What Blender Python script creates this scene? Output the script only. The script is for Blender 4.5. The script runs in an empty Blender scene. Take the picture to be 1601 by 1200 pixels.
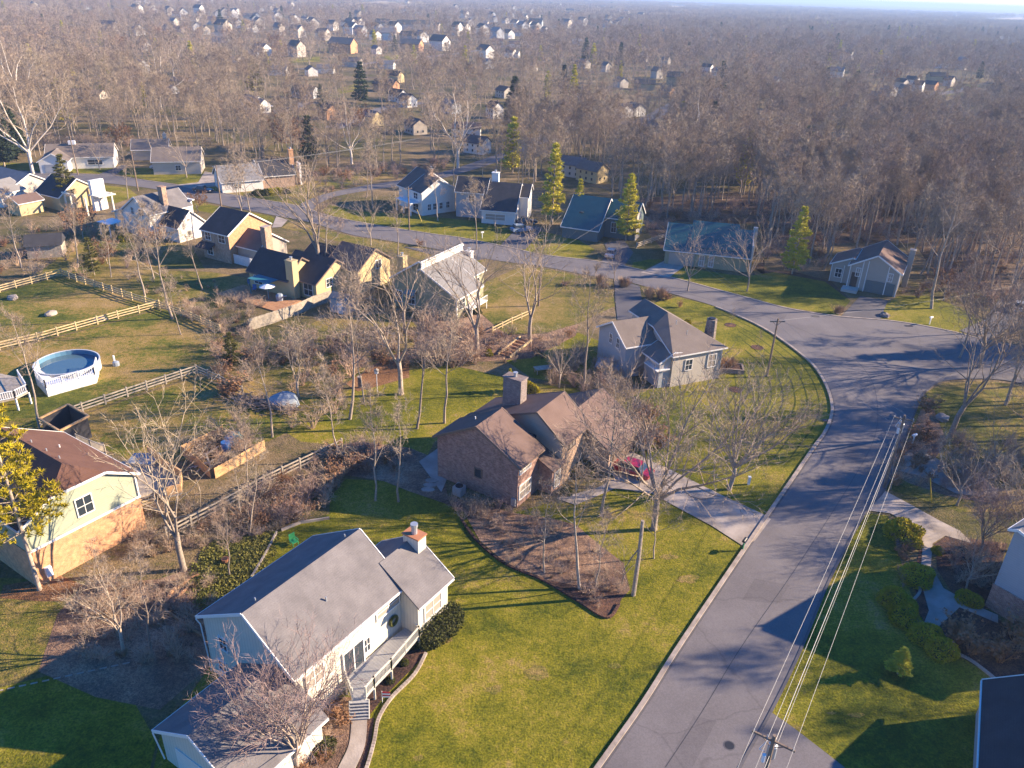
import bpy, bmesh, math, random
import numpy as np
from mathutils import Vector, Matrix
from mathutils.geometry import tessellate_polygon

R = math.radians
scene = bpy.context.scene
COL = scene.collection

# ---------------------------------------------------------------- camera, sky, sun, exposure
CAM_H, PITCH, ROLL, FPX, PW, PH = 45.0, R(26.6), R(2.0), 1231.0, 1601.0, 1200.0
cam_d = bpy.data.cameras.new('camera')
cam_d.sensor_width = 36.0
cam_d.lens = 36.0 * FPX / PW
cam_d.clip_start, cam_d.clip_end = 0.5, 60000.0
cam = bpy.data.objects.new('camera', cam_d)
COL.objects.link(cam)
cam.matrix_world = Matrix.Translation((0, 0, CAM_H)) @ Matrix.Rotation(math.pi / 2 - PITCH, 4, 'X') @ Matrix.Rotation(ROLL, 4, 'Z')
scene.camera = cam

SUN_EL = R(22.0)
SUN_AZ = (0.985, 0.17)
SUN_DIR = Vector((SUN_AZ[0] * math.cos(SUN_EL), SUN_AZ[1] * math.cos(SUN_EL), math.sin(SUN_EL))).normalized()
world = bpy.data.worlds.new('World')
scene.world = world
world.use_nodes = True
wn = world.node_tree
bgn = wn.nodes.get('Background') or wn.nodes.new('ShaderNodeBackground')
sky = wn.nodes.new('ShaderNodeTexSky')
sky.sky_type = 'NISHITA'
sky.sun_disc = False
sky.sun_elevation = SUN_EL
sky.sun_rotation = math.atan2(SUN_AZ[0], SUN_AZ[1])
sky.altitude = 200
sky.air_density, sky.dust_density, sky.ozone_density = 1.3, 0.3, 4.0
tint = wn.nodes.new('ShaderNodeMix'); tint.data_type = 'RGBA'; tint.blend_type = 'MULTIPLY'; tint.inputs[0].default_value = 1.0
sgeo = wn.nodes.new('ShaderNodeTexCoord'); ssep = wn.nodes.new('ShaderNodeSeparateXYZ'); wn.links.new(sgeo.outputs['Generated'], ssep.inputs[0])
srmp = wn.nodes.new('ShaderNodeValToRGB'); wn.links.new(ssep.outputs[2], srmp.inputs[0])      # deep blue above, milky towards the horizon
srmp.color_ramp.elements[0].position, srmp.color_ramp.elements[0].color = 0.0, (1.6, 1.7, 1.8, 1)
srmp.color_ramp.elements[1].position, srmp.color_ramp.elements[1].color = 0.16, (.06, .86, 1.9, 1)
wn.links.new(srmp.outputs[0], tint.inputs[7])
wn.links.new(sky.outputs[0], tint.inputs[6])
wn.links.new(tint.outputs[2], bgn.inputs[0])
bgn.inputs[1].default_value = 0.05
sun_d = bpy.data.lights.new('sun', 'SUN')
sun_d.energy = 5.0
sun_d.angle = R(0.5)
sun_d.color = (1.0, 0.80, 0.58)
sun = bpy.data.objects.new('sun', sun_d)
COL.objects.link(sun)
sun.rotation_euler = SUN_DIR.to_track_quat('Z', 'Y').to_euler()
sun.location = (60, 40, 80)
scene.view_settings.view_transform = 'Standard'
scene.view_settings.look = 'None'
scene.view_settings.exposure = 1.6
scene.view_settings.gamma = 1.0
scene.cycles.max_bounces = 4
scene.cycles.diffuse_bounces = 2
scene.cycles.glossy_bounces = 2
scene.cycles.transmission_bounces = 2
scene.cycles.volume_bounces = 0
scene.cycles.transparent_max_bounces = 6

# ---------------------------------------------------------------- surveying: a sighted point of the photo on the plane z
_c, _s = math.cos(ROLL), math.sin(ROLL)
def G(x, y, z=0.0):
    u, v = (x - PW / 2) / FPX, (PH / 2 - y) / FPX
    a, b = u * _c - v * _s, u * _s + v * _c
    dy, dz = math.cos(PITCH) + b * math.sin(PITCH), -math.sin(PITCH) + b * math.cos(PITCH)
    t = (z - CAM_H) / dz
    return (a * t, dy * t)
def G3(x, y, z=0.0):
    p = G(x, y, z)
    return Vector((p[0], p[1], z))
def GP(pts, z=0.0):
    return [G(x, y, z) for x, y in pts]
def topx(X, Y, Z=0.0):
    dep = Y * math.cos(PITCH) - (Z - CAM_H) * math.sin(PITCH)
    if dep < 1: return (-9999, -9999)
    b = (Y * math.sin(PITCH) + (Z - CAM_H) * math.cos(PITCH)) / dep
    a = X / dep
    return (PW / 2 + (a * _c + b * _s) * FPX, PH / 2 - (-a * _s + b * _c) * FPX)

# ---------------------------------------------------------------- materials
def new_mat(name):
    m = bpy.data.materials.new(name)
    m.use_nodes = True
    nt = m.node_tree
    b = nt.nodes.get('Principled BSDF')
    return m, nt, b
def L(nt, a, b): nt.links.new(a, b)
def coords(nt, kind='Object'):
    return nt.nodes.new('ShaderNodeTexCoord').outputs[kind]
def noise(nt, vec, scale, detail=4, rough=0.55):
    n = nt.nodes.new('ShaderNodeTexNoise')
    n.inputs['Scale'].default_value = scale
    n.inputs['Detail'].default_value = detail
    n.inputs['Roughness'].default_value = rough
    L(nt, vec, n.inputs['Vector'])
    return n.outputs[0]
def ramp(nt, fac, stops):
    r = nt.nodes.new('ShaderNodeValToRGB')
    e = r.color_ramp.elements
    e[0].position, e[0].color = stops[0][0], (*stops[0][1], 1)
    e[1].position, e[1].color = stops[-1][0], (*stops[-1][1], 1)
    for p, c in stops[1:-1]:
        k = e.new(p); k.color = (*c, 1)
    L(nt, fac, r.inputs[0])
    return r.outputs[0]
def mix(nt, fac, a, b, mode='MIX'):
    n = nt.nodes.new('ShaderNodeMix')
    n.data_type = 'RGBA'; n.blend_type = mode
    if isinstance(fac, float): n.inputs[0].default_value = fac
    else: L(nt, fac, n.inputs[0])
    for v, i in ((a, 6), (b, 7)):
        if isinstance(v, tuple): n.inputs[i].default_value = (*v, 1)
        else: L(nt, v, n.inputs[i])
    return n.outputs[2]
def bump(nt, h, strength, dist, b):
    n = nt.nodes.new('ShaderNodeBump')
    n.inputs['Strength'].default_value = strength
    n.inputs['Distance'].default_value = dist
    L(nt, h, n.inputs['Height'])
    L(nt, n.outputs[0], b.inputs['Normal'])
def M_noise(name, c1, c2, scale=3.0, rough=0.85, bmp=0.0, bscale=None, detail=5, lo=.35, hi=.65, spec=0.3):
    m, nt, b = new_mat(name)
    v = coords(nt)
    f = noise(nt, v, scale, detail)
    L(nt, ramp(nt, f, [(lo, c1), (hi, c2)]), b.inputs['Base Color'])
    b.inputs['Roughness'].default_value = rough
    b.inputs['Specular IOR Level'].default_value = spec
    if bmp: bump(nt, noise(nt, v, bscale or scale * 4, 3), bmp, 0.1, b)
    return m
def M_ground(name, stops, s1, s2, s3, fine, bmp=0.5, rough=0.95):
    """grass or litter: broad patches, clumps and fine blades mixed"""
    m, nt, b = new_mat(name)
    v = coords(nt)
    a, c, d = noise(nt, v, s1, 3, .5), noise(nt, v, s2, 4, .6), noise(nt, v, s3, 2, .6)
    x = nt.nodes.new('ShaderNodeMath'); x.operation = 'MULTIPLY_ADD'
    L(nt, a, x.inputs[0]); x.inputs[1].default_value = 0.95
    y = nt.nodes.new('ShaderNodeMath'); y.operation = 'MULTIPLY'; L(nt, c, y.inputs[0]); y.inputs[1].default_value = 0.55
    L(nt, y.outputs[0], x.inputs[2])
    z = nt.nodes.new('ShaderNodeMath'); z.operation = 'MULTIPLY_ADD'; L(nt, d, z.inputs[0]); z.inputs[1].default_value = 0.5
    L(nt, x.outputs[0], z.inputs[2])
    q = nt.nodes.new('ShaderNodeMapRange'); q.inputs[1].default_value = 0.78; q.inputs[2].default_value = 1.22
    L(nt, z.outputs[0], q.inputs[0])
    col = ramp(nt, q.outputs[0], stops)
    f = noise(nt, v, fine, 2, .7)
    g = ramp(nt, f, [(.28, (.42, .44, .5)), (.5, (.95, .95, .95)), (.72, (1.55, 1.5, 1.35))])
    L(nt, mix(nt, 1.0, col, g, 'MULTIPLY'), b.inputs['Base Color'])
    b.inputs['Roughness'].default_value = rough
    b.inputs['Specular IOR Level'].default_value = 0.15
    bump(nt, f, bmp, 0.12, b)
    return m
def M_shingle(name, c1, c2):
    m, nt, b = new_mat(name)
    v = coords(nt)
    f = noise(nt, v, 0.7, 5, .6); g = noise(nt, v, 14, 3, .7)
    col = mix(nt, g, ramp(nt, f, [(.3, c1), (.7, c2)]), tuple(x * .62 for x in c1))
    w = nt.nodes.new('ShaderNodeTexWave'); w.wave_type = 'BANDS'; w.bands_direction = 'Z'
    w.inputs['Scale'].default_value = 3.2; w.inputs['Distortion'].default_value = 0.6; w.inputs['Detail'].default_value = 2
    L(nt, v, w.inputs['Vector'])
    col = mix(nt, 1.0, col, ramp(nt, w.outputs[1], [(0.0, (.93, .93, .93)), (.6, (1, 1, 1))]), 'MULTIPLY')
    L(nt, col, b.inputs['Base Color'])
    b.inputs['Roughness'].default_value = 0.9
    b.inputs['Specular IOR Level'].default_value = 0.2
    bump(nt, g, 0.35, 0.03, b)
    return m
def wallcoord(nt):
    """u along any upright wall (x + y), v up"""
    s = nt.nodes.new('ShaderNodeSeparateXYZ'); L(nt, coords(nt), s.inputs[0])
    a = nt.nodes.new('ShaderNodeMath'); a.operation = 'ADD'
    L(nt, s.outputs[0], a.inputs[0]); L(nt, s.outputs[1], a.inputs[1])
    c = nt.nodes.new('ShaderNodeCombineXYZ')
    L(nt, a.outputs[0], c.inputs[0]); L(nt, s.outputs[2], c.inputs[1])
    return c.outputs[0]
def M_siding(name, c, vertical=False, pitch=0.2, dark=.72):
    m, nt, b = new_mat(name)
    w = nt.nodes.new('ShaderNodeTexWave'); w.wave_type = 'BANDS'; w.wave_profile = 'SAW'
    w.bands_direction = 'X' if vertical else 'Y'
    w.inputs['Scale'].default_value = 2 * math.pi / 20 / pitch
    L(nt, wallcoord(nt), w.inputs['Vector'])
    n = noise(nt, coords(nt), 1.3, 4, .6)
    col = mix(nt, n, tuple(x * .86 for x in c), tuple(min(1, x * 1.08) for x in c))
    g = ramp(nt, w.outputs[1], [(0.0, (dark,) * 3), (.16, (1, 1, 1))])
    L(nt, mix(nt, 1.0, col, g, 'MULTIPLY'), b.inputs['Base Color'])
    b.inputs['Roughness'].default_value = 0.65
    bump(nt, w.outputs[1], 0.3, 0.02, b)
    return m
def M_brick(name, c1, c2, mortar, scale=1.0):
    m, nt, b = new_mat(name)
    t = nt.nodes.new('ShaderNodeTexBrick')
    t.inputs['Scale'].default_value = 3.6 * scale
    t.inputs['Brick Width'].default_value = 0.9; t.inputs['Row Height'].default_value = 0.32
    t.inputs['Mortar Size'].default_value = 0.035
    t.inputs['Color1'].default_value = (*c1, 1); t.inputs['Color2'].default_value = (*c2, 1); t.inputs['Mortar'].default_value = (*mortar, 1)
    L(nt, wallcoord(nt), t.inputs['Vector'])
    n = noise(nt, coords(nt), 2.2, 5, .65)
    L(nt, mix(nt, 1.0, t.outputs[0], ramp(nt, n, [(.3, (.66, .66, .66)), (.7, (1.25, 1.25, 1.25))]), 'MULTIPLY'), b.inputs['Base Color'])
    b.inputs['Roughness'].default_value = 0.9
    return m
def M_plain(name, c, rough=0.5, metal=0.0, coat=0.0):
    m, nt, b = new_mat(name)
    n = noise(nt, coords(nt), 4.0, 4)
    L(nt, mix(nt, n, tuple(x * .88 for x in c), tuple(min(1, x * 1.08) for x in c)), b.inputs['Base Color'])
    b.inputs['Roughness'].default_value = rough
    b.inputs['Metallic'].default_value = metal
    b.inputs['Coat Weight'].default_value = coat
    return m
def M_random(name, stops, scale=3.0, rough=0.9):
    """colour that differs from one tree to the next, with a little mottling"""
    m, nt, b = new_mat(name)
    o = nt.nodes.new('ShaderNodeObjectInfo')
    col = ramp(nt, o.outputs['Random'], stops)
    n = noise(nt, coords(nt), scale, 3, .6)
    L(nt, mix(nt, 1.0, col, ramp(nt, n, [(.3, (.7, .7, .7)), (.7, (1.3, 1.3, 1.3))]), 'MULTIPLY'), b.inputs['Base Color'])
    b.inputs['Roughness'].default_value = rough
    b.inputs['Specular IOR Level'].default_value = 0.15
    return m
def M_road(name, c1, c2):
    m, nt, b = new_mat(name)
    v = coords(nt)
    a = noise(nt, v, .22, 5, .6); f = noise(nt, v, 9, 2, .7)
    col = ramp(nt, a, [(.3, c1), (.7, c2)])
    vo = nt.nodes.new('ShaderNodeTexVoronoi'); vo.feature = 'DISTANCE_TO_EDGE'
    vo.inputs['Scale'].default_value = .07
    vn = nt.nodes.new('ShaderNodeVectorMath'); vn.operation = 'ADD'
    nn = nt.nodes.new('ShaderNodeTexNoise'); nn.inputs['Scale'].default_value = .5; nn.inputs['Detail'].default_value = 4
    L(nt, v, nn.inputs['Vector'])
    L(nt, v, vn.inputs[0]); L(nt, nn.outputs[1], vn.inputs[1])
    vs = nt.nodes.new('ShaderNodeVectorMath'); vs.operation = 'SCALE'; vs.inputs['Scale'].default_value = 1.0
    L(nt, nn.outputs[1], vs.inputs[0]); L(nt, vs.outputs[0], vn.inputs[1])
    L(nt, vn.outputs[0], vo.inputs['Vector'])
    cr = ramp(nt, vo.outputs[0], [(0.0, (.72, .72, .72)), (.006, (1, 1, 1))])
    col = mix(nt, .7, col, mix(nt, 1.0, col, cr, 'MULTIPLY'))
    L(nt, mix(nt, 1.0, col, ramp(nt, f, [(.3, (.86, .86, .86)), (.7, (1.12, 1.12, 1.12))]), 'MULTIPLY'), b.inputs['Base Color'])
    b.inputs['Roughness'].default_value = .85
    b.inputs['Specular IOR Level'].default_value = .25
    bump(nt, f, .15, .02, b)
    return m

MT = {}
LAWN = [(0.0, (.062, .076, .005)), (.3, (.128, .126, .008)), (.58, (.185, .165, .013)), (.80, (.24, .19, .03)), (1.0, (.28, .20, .06))]
MT['lawn'] = M_ground('lawn_grass', LAWN, .09, .5, 2.2, 6.5, .5)
MT['lawn_dry'] = M_ground('dry_lawn_grass', [(0.0, (.07, .08, .012)), (.3, (.135, .125, .022)), (.6, (.225, .165, .045)), (1.0, (.31, .21, .09))], .08, .45, 2.2, 8, .6)
MT['pasture'] = M_ground('pasture_grass', [(0.0, (.065, .082, .011)), (.32, (.13, .13, .018)), (.55, (.25, .175, .045)), (1.0, (.34, .225, .09))], .07, .4, 2.0, 7, .6)
MT['ground'] = M_ground('rough_ground', [(0.0, (.07, .07, .018)), (.35, (.12, .10, .038)), (.65, (.18, .13, .065)), (1.0, (.25, .18, .10))], .05, .35, 1.8, 6, .8)
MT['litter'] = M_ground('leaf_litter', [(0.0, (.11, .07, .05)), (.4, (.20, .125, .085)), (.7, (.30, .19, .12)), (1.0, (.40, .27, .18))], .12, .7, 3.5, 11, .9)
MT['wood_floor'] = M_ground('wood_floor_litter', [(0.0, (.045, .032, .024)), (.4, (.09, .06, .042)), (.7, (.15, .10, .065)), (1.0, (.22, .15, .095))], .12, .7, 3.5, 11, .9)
MT['mulch'] = M_ground('bark_mulch', [(0.0, (.035, .024, .022)), (.5, (.085, .05, .042)), (1.0, (.17, .09, .055))], .3, 1.5, 6, 14, .9)
MT['ivy_ground'] = M_ground('ground_cover', [(0.0, (.05, .06, .014)), (.4, (.11, .115, .03)), (.7, (.18, .165, .05)), (1.0, (.24, .18, .09))], .3, 1.4, 5, 9, 1.0)
MT['leaves_dead'] = M_ground('fallen_leaves', [(0.0, (.12, .06, .03)), (.5, (.22, .11, .05)), (1.0, (.30, .17, .09))], .2, 1.0, 4, 12, .8)
MT['asphalt'] = M_road('worn_asphalt', (.135, .120, .116), (.178, .160, .154))
MT['asphalt_new'] = M_road('dark_asphalt', (.085, .08, .085), (.125, .115, .115))
MT['asphalt_patch'] = M_road('patched_asphalt', (.115, .102, .10), (.158, .142, .138))
MT['concrete'] = M_noise('concrete', (.26, .215, .175), (.40, .34, .285), .5, .9, .2, 8)
MT['kerb'] = M_noise('kerb_concrete', (.26, .21, .165), (.40, .33, .27), 1.2, .9, .2, 8)
MT['shingle_grey'] = M_shingle('grey_shingles', (.16, .146, .144), (.285, .26, .25))
MT['shingle_dark'] = M_shingle('dark_shingles', (.05, .048, .052), (.09, .085, .088))
MT['shingle_brown'] = M_shingle('brown_shingles', (.17, .112, .09), (.25, .17, .14))
MT['shingle_red'] = M_shingle('reddish_brown_shingles', (.13, .065, .045), (.20, .105, .075))
MT['shingle_tan'] = M_shingle('tan_shingles', (.20, .16, .13), (.29, .235, .195))
MT['shingle_teal'] = M_shingle('green_grey_shingles', (.02, .11, .125), (.035, .16, .18))
MT['shingle_pale'] = M_shingle('pale_grey_shingles', (.24, .225, .21), (.34, .32, .30))
MT['white_siding'] = M_siding('white_siding', (.74, .70, .62))
MT['cream_board'] = M_siding('cream_board_siding', (.62, .57, .46), True, .3, .62)
MT['green_siding'] = M_siding('sage_green_siding', (.37, .39, .27))
MT['sage_board'] = M_siding('sage_board_siding', (.30, .29, .17), True, .32, .6)
MT['tan_siding'] = M_siding('tan_siding', (.40, .34, .27))
MT['beige_siding'] = M_siding('beige_siding', (.50, .44, .36))
MT['yellow_siding'] = M_siding('yellow_siding', (.52, .40, .20))
MT['grey_siding'] = M_siding('blue_grey_siding', (.36, .37, .38))
MT['teal_siding'] = M_siding('green_grey_siding', (.10, .14, .14))
MT['orange_brick'] = M_brick('orange_brick', (.50, .225, .085), (.58, .28, .115), (.5, .36, .25))
MT['tan_brick'] = M_brick('tan_brick', (.42, .27, .17), (.34, .20, .12), (.42, .34, .27))
MT['brick'] = M_brick('red_brown_brick', (.22, .095, .065), (.36, .19, .135), (.38, .31, .26))
MT['chimney_brick'] = M_brick('weathered_chimney_brick', (.16, .115, .10), (.24, .185, .16), (.28, .25, .23))
MT['stone'] = M_brick('fieldstone', (.24, .18, .14), (.13, .10, .085), (.3, .26, .22), .5)
MT['trim'] = M_plain('white_trim', (.78, .75, .69), .5)
MT['brown_trim'] = M_plain('brown_trim', (.17, .115, .085), .6)
MT['glass'] = M_plain('dark_window_glass', (.03, .04, .05), .12)
MT['curtain'] = M_plain('curtained_window', (.36, .30, .24), .3)
MT['wood_fence'] = M_noise('pale_fence_wood', (.42, .31, .16), (.62, .47, .25), 2.5, .85, .3, 12)
MT['wood_grey'] = M_noise('weathered_fence_wood', (.27, .23, .18), (.42, .36, .28), 2.5, .9, .3, 12)
MT['wood_new'] = M_noise('orange_fence_boards', (.46, .27, .12), (.60, .37, .18), 2.0, .85, .3, 12)
MT['deck'] = M_siding('grey_deck_boards', (.40, .39, .37), True, .3, .55)
MT['timber'] = M_noise('landscape_timber', (.30, .15, .075), (.44, .24, .12), 2.5, .9, .3, 10)
MT['pole'] = M_noise('utility_pole_wood', (.17, .12, .085), (.27, .20, .145), 2.5, .9, .3, 10)
MT['cable'] = M_plain('cable_aluminium', (.32, .31, .29), .55, .1)
MT['metal'] = M_plain('galvanised_metal', (.45, .47, .48), .45, .5)
MT['black'] = M_plain('black_paint', (.02, .02, .022), .5)
MT['rubber'] = M_plain('tyre_rubber', (.02, .02, .02), .8)
MT['white_paint'] = M_plain('white_paint', (.78, .77, .74), .4)
MT['water'] = M_plain('pool_water', (.07, .13, .17), .06)
MT['liner'] = M_plain('pool_liner', (.10, .22, .32), .5)
MT['yellow_paint'] = M_plain('yellow_paint', (.62, .42, .04), .45)
MT['green_paint'] = M_plain('green_paint', (.03, .26, .10), .5)
MT['blue_plastic'] = M_plain('blue_plastic', (.04, .16, .42), .45)
MT['aqua_plastic'] = M_plain('aqua_plastic', (.20, .48, .48), .5)
MT['red_paint'] = M_plain('red_car_paint', (.42, .012, .022), .28, 0, .6)
MT['blue_paint'] = M_plain('pale_blue_car_paint', (.25, .33, .42), .28, .2, .6)
MT['dark_paint'] = M_plain('dark_blue_car_paint', (.02, .03, .055), .28, .2, .6)
MT['silver_paint'] = M_plain('silver_car_paint', (.5, .5, .5), .3, .4, .5)
MT['lamp_lens'] = M_plain('lamp_lens', (.7, .68, .62), .2)
MT['tail_lens'] = M_plain('tail_lens', (.35, .02, .02), .25)
MT['tarp'] = M_plain('grey_blue_tarp', (.26, .30, .34), .5)
MT['teal_canopy'] = M_plain('teal_canopy_cloth', (.03, .17, .21), .6)
MT['terracotta'] = M_plain('terracotta', (.42, .17, .08), .8)
MT['bark'] = M_random('grey_brown_bark', [(0, (.23, .18, .14)), (.4, (.33, .27, .21)), (.75, (.40, .32, .245)), (1, (.27, .215, .165))], 5)
MT['twig'] = M_random('bare_twigs', [(0, (.25, .185, .135)), (.35, (.32, .245, .175)), (.7, (.38, .30, .205)), (1, (.29, .215, .165))], 2)
MT['bark_white'] = M_random('white_sycamore_bark', [(0, (.58, .50, .41)), (1, (.68, .60, .50))], 3)
MT['twig_pale'] = M_random('pale_twigs', [(0, (.34, .26, .19)), (1, (.40, .31, .22))], 2)
MT['twig_red'] = M_random('reddish_twigs', [(0, (.27, .19, .165)), (1, (.32, .23, .19))], 2)
MT['needles_gold'] = M_random('golden_pine_needles', [(0, (.40, .32, .016)), (1, (.50, .39, .02))], 1.2)
MT['needles'] = M_random('yellow_green_pine_needles', [(0, (.48, .43, .04)), (1, (.58, .50, .05))], 1.2)
MT['needles_olive'] = M_random('olive_conifer_needles', [(0, (.14, .13, .028)), (1, (.19, .17, .04))], 1.2)
MT['pool_panel'] = M_plain('pale_pool_panels', (.52, .54, .56), .45)
MT['needles_dark'] = M_random('dark_spruce_needles', [(0, (.04, .06, .04)), (1, (.075, .095, .04))], 1.2)
MT['oak_leaf'] = M_random('dry_brown_oak_leaves', [(0, (.24, .125, .065)), (1, (.30, .165, .085))], 1.5)
MT['bush_leaf'] = M_random('evergreen_bush_leaves', [(0, (.30, .26, .014)), (.5, (.36, .30, .018)), (1, (.40, .33, .022))], 2)
MT['bush_gold'] = M_random('golden_bush_leaves', [(0, (.34, .28, .014)), (1, (.38, .31, .016))], 2)
MT['hedge_leaf'] = M_random('yew_hedge_leaves', [(0, (.065, .07, .016)), (1, (.08, .08, .02))], 2)
MT['straw'] = M_random('straw_grass_blades', [(0, (.34, .22, .13)), (1, (.42, .29, .18))], 2)
MT['brush_twig'] = M_random('tan_brush_twigs', [(0, (.38, .265, .185)), (.5, (.48, .35, .24)), (1, (.42, .28, .20))], 2)
MT['ivy_leaf'] = M_random('yellow_green_ground_cover_leaves', [(0, (.15, .15, .03)), (1, (.23, .20, .05))], 2)
MT['core'] = M_plain('bush_stems_and_shade', (.03, .03, .012), .9)  # stem colour; on the dome it also paints the shade inside a bush

# ---------------------------------------------------------------- mesh building
class MB:
    def __init__(s): s.v, s.f, s.m = [], [], []
    def add(s, vs, fs, mi=0):
        o = len(s.v); s.v.extend([tuple(v) for v in vs]); s.f.extend([tuple(i + o for i in f) for f in fs]); s.m.extend([mi] * len(fs)); return s
    def box(s, c, size, rz=0.0, mi=0):
        x, y, z = size[0] / 2, size[1] / 2, size[2] / 2
        ca, sa = math.cos(rz), math.sin(rz)
        vs = [(c[0] + a * x * ca - b * y * sa, c[1] + a * x * sa + b * y * ca, c[2] + d * z) for d in (-1, 1) for a, b in ((-1, -1), (1, -1), (1, 1), (-1, 1))]
        return s.add(vs, [(3, 2, 1, 0), (4, 5, 6, 7), (0, 1, 5, 4), (1, 2, 6, 5), (2, 3, 7, 6), (3, 0, 4, 7)], mi)
    def beam(s, p, q, w, h, mi=0):
        p, q = Vector(p), Vector(q); d = (q - p)
        if d.length < 1e-4: return s
        d.normalize()
        n = d.cross(Vector((0, 0, 1)))
        if n.length < 1e-3: n = Vector((1, 0, 0))
        n.normalize(); u = n.cross(d)
        vs = [e + n * a * w / 2 + u * b * h / 2 for e in (p, q) for a, b in ((-1, -1), (1, -1), (1, 1), (-1, 1))]
        return s.add(vs, [(0, 1, 2, 3), (7, 6, 5, 4), (0, 4, 5, 1), (1, 5, 6, 2), (2, 6, 7, 3), (3, 7, 4, 0)], mi)
    def tube(s, pts, rad, n=5, mi=0, cap=True):
        pts = [Vector(p) for p in pts]; o = len(s.v); k = len(pts)
        a = None
        for i, p in enumerate(pts):
            d = (pts[min(i + 1, k - 1)] - pts[max(i - 1, 0)])
            d = d.normalized() if d.length > 1e-6 else Vector((0, 0, 1))
            if a is None or abs(a.dot(d)) > .95:
                a = Vector((1, 0, 0)) if abs(d.x) < .8 else Vector((0, 1, 0))
            x = (a - d * a.dot(d)).normalized(); a = x; y = d.cross(x)
            r = rad[i] if hasattr(rad, '__len__') else rad
            for j in range(n):
                t = 2 * math.pi * j / n
                s.v.append(tuple(p + (x * math.cos(t) + y * math.sin(t)) * r))
        for i in range(k - 1):
            for j in range(n):
                s.f.append((o + i * n + j, o + i * n + (j + 1) % n, o + (i + 1) * n + (j + 1) % n, o + (i + 1) * n + j)); s.m.append(mi)
        if cap:
            s.f.append(tuple(o + (k - 1) * n + j for j in range(n))); s.m.append(mi)
            s.f.append(tuple(o + n - 1 - j for j in range(n))); s.m.append(mi)
        return s
    def prism(s, poly, z0, z1, mi=0):
        n = len(poly); area = sum(poly[i][0] * poly[(i + 1) % n][1] - poly[(i + 1) % n][0] * poly[i][1] for i in range(n))
        if area < 0: poly = poly[::-1]
        tris = tessellate_polygon([[Vector((p[0], p[1], 0)) for p in poly]])
        o = len(s.v)
        s.v.extend([(p[0], p[1], z0) for p in poly] + [(p[0], p[1], z1) for p in poly])
        for t in tris:
            a, b, c = t
            cr = (poly[b][0] - poly[a][0]) * (poly[c][1] - poly[a][1]) - (poly[b][1] - poly[a][1]) * (poly[c][0] - poly[a][0])
            if cr < 0: a, c = c, a
            s.f.append((o + n + a, o + n + b, o + n + c)); s.m.append(mi)
            s.f.append((o + c, o + b, o + a)); s.m.append(mi)
        for i in range(n):
            j = (i + 1) % n
            s.f.append((o + i, o + j, o + n + j, o + n + i)); s.m.append(mi)
        return s
    def sheet(s, poly, z, mi=0):
        n = len(poly); o = len(s.v); s.v.extend([(p[0], p[1], z) for p in poly])
        for a, b, c in tessellate_polygon([[Vector((p[0], p[1], 0)) for p in poly]]):
            cr = (poly[b][0] - poly[a][0]) * (poly[c][1] - poly[a][1]) - (poly[b][1] - poly[a][1]) * (poly[c][0] - poly[a][0])
            s.f.append((o + a, o + b, o + c) if cr > 0 else (o + c, o + b, o + a)); s.m.append(mi)
        return s
    def ribbon(s, path, w, z0, z1, mi=0):
        k = len(path); o = len(s.v)
        for i, p in enumerate(path):
            a, b = path[max(i - 1, 0)], path[min(i + 1, k - 1)]
            d = Vector((b[0] - a[0], b[1] - a[1])).normalized(); n = Vector((-d.y, d.x)) * w / 2
            for q, z in ((n, z0), (n, z1), (-n, z1), (-n, z0)): s.v.append((p[0] + q.x, p[1] + q.y, z))
        for i in range(k - 1):
            b0, b1 = o + i * 4, o + i * 4 + 4
            for j in range(4):
                s.f.append((b0 + j, b1 + j, b1 + (j + 1) % 4, b0 + (j + 1) % 4)); s.m.append(mi)
        s.f.append((o, o + 1, o + 2, o + 3)); s.m.append(mi)
        e = o + (k - 1) * 4; s.f.append((e + 3, e + 2, e + 1, e)); s.m.append(mi)
        return s
    def mesh(s, name, mats, smooth=False):
        me = bpy.data.meshes.new(name)
        me.from_pydata(s.v, [], s.f)
        for m in (mats if isinstance(mats, (list, tuple)) else [mats]): me.materials.append(MT[m] if isinstance(m, str) else m)
        if any(s.m): me.polygons.foreach_set('material_index', s.m)
        if smooth: me.polygons.foreach_set('use_smooth', [True] * len(me.polygons))
        me.update()
        return me
    def build(s, name, mats, parent=None, smooth=False):
        o = bpy.data.objects.new(name, s.mesh(name, mats, smooth))
        COL.objects.link(o)
        if parent is not None: o.parent = parent
        return o
def tag(o, label=None, cat=None, group=None, kind=None):
    if label: o['label'] = label
    if cat: o['category'] = cat
    if group: o['group'] = group
    if kind: o['kind'] = kind
    return o
def thing(name, label, cat, loc, rz=0.0, group=None):
    o = bpy.data.objects.new(name, None)
    o.empty_display_size = .3
    COL.objects.link(o)
    o.location = (loc[0], loc[1], loc[2] if len(loc) > 2 else 0.0)
    o.rotation_euler = (0, 0, rz)
    return tag(o, label, cat, group)
def use(name, me, parent=None, loc=None, rz=0.0, scale=None):
    o = bpy.data.objects.new(name, me); COL.objects.link(o)
    if parent is not None: o.parent = parent
    if loc is not None: o.location = loc
    o.rotation_euler = (0, 0, rz)
    if scale is not None: o.scale = scale if hasattr(scale, '__len__') else (scale,) * 3
    return o
def smooth_path(pts, n=6):
    out = []
    for i in range(len(pts) - 1):
        p0, p1, p2, p3 = pts[max(i - 1, 0)], pts[i], pts[i + 1], pts[min(i + 2, len(pts) - 1)]
        for k in range(n):
            t = k / n
            out.append(tuple(.5 * (2 * p1[a] + (p2[a] - p0[a]) * t + (2 * p0[a] - 5 * p1[a] + 4 * p2[a] - p3[a]) * t * t + (3 * p1[a] - p0[a] - 3 * p2[a] + p3[a]) * t ** 3) for a in (0, 1)))
    out.append(pts[-1])
    return out
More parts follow.
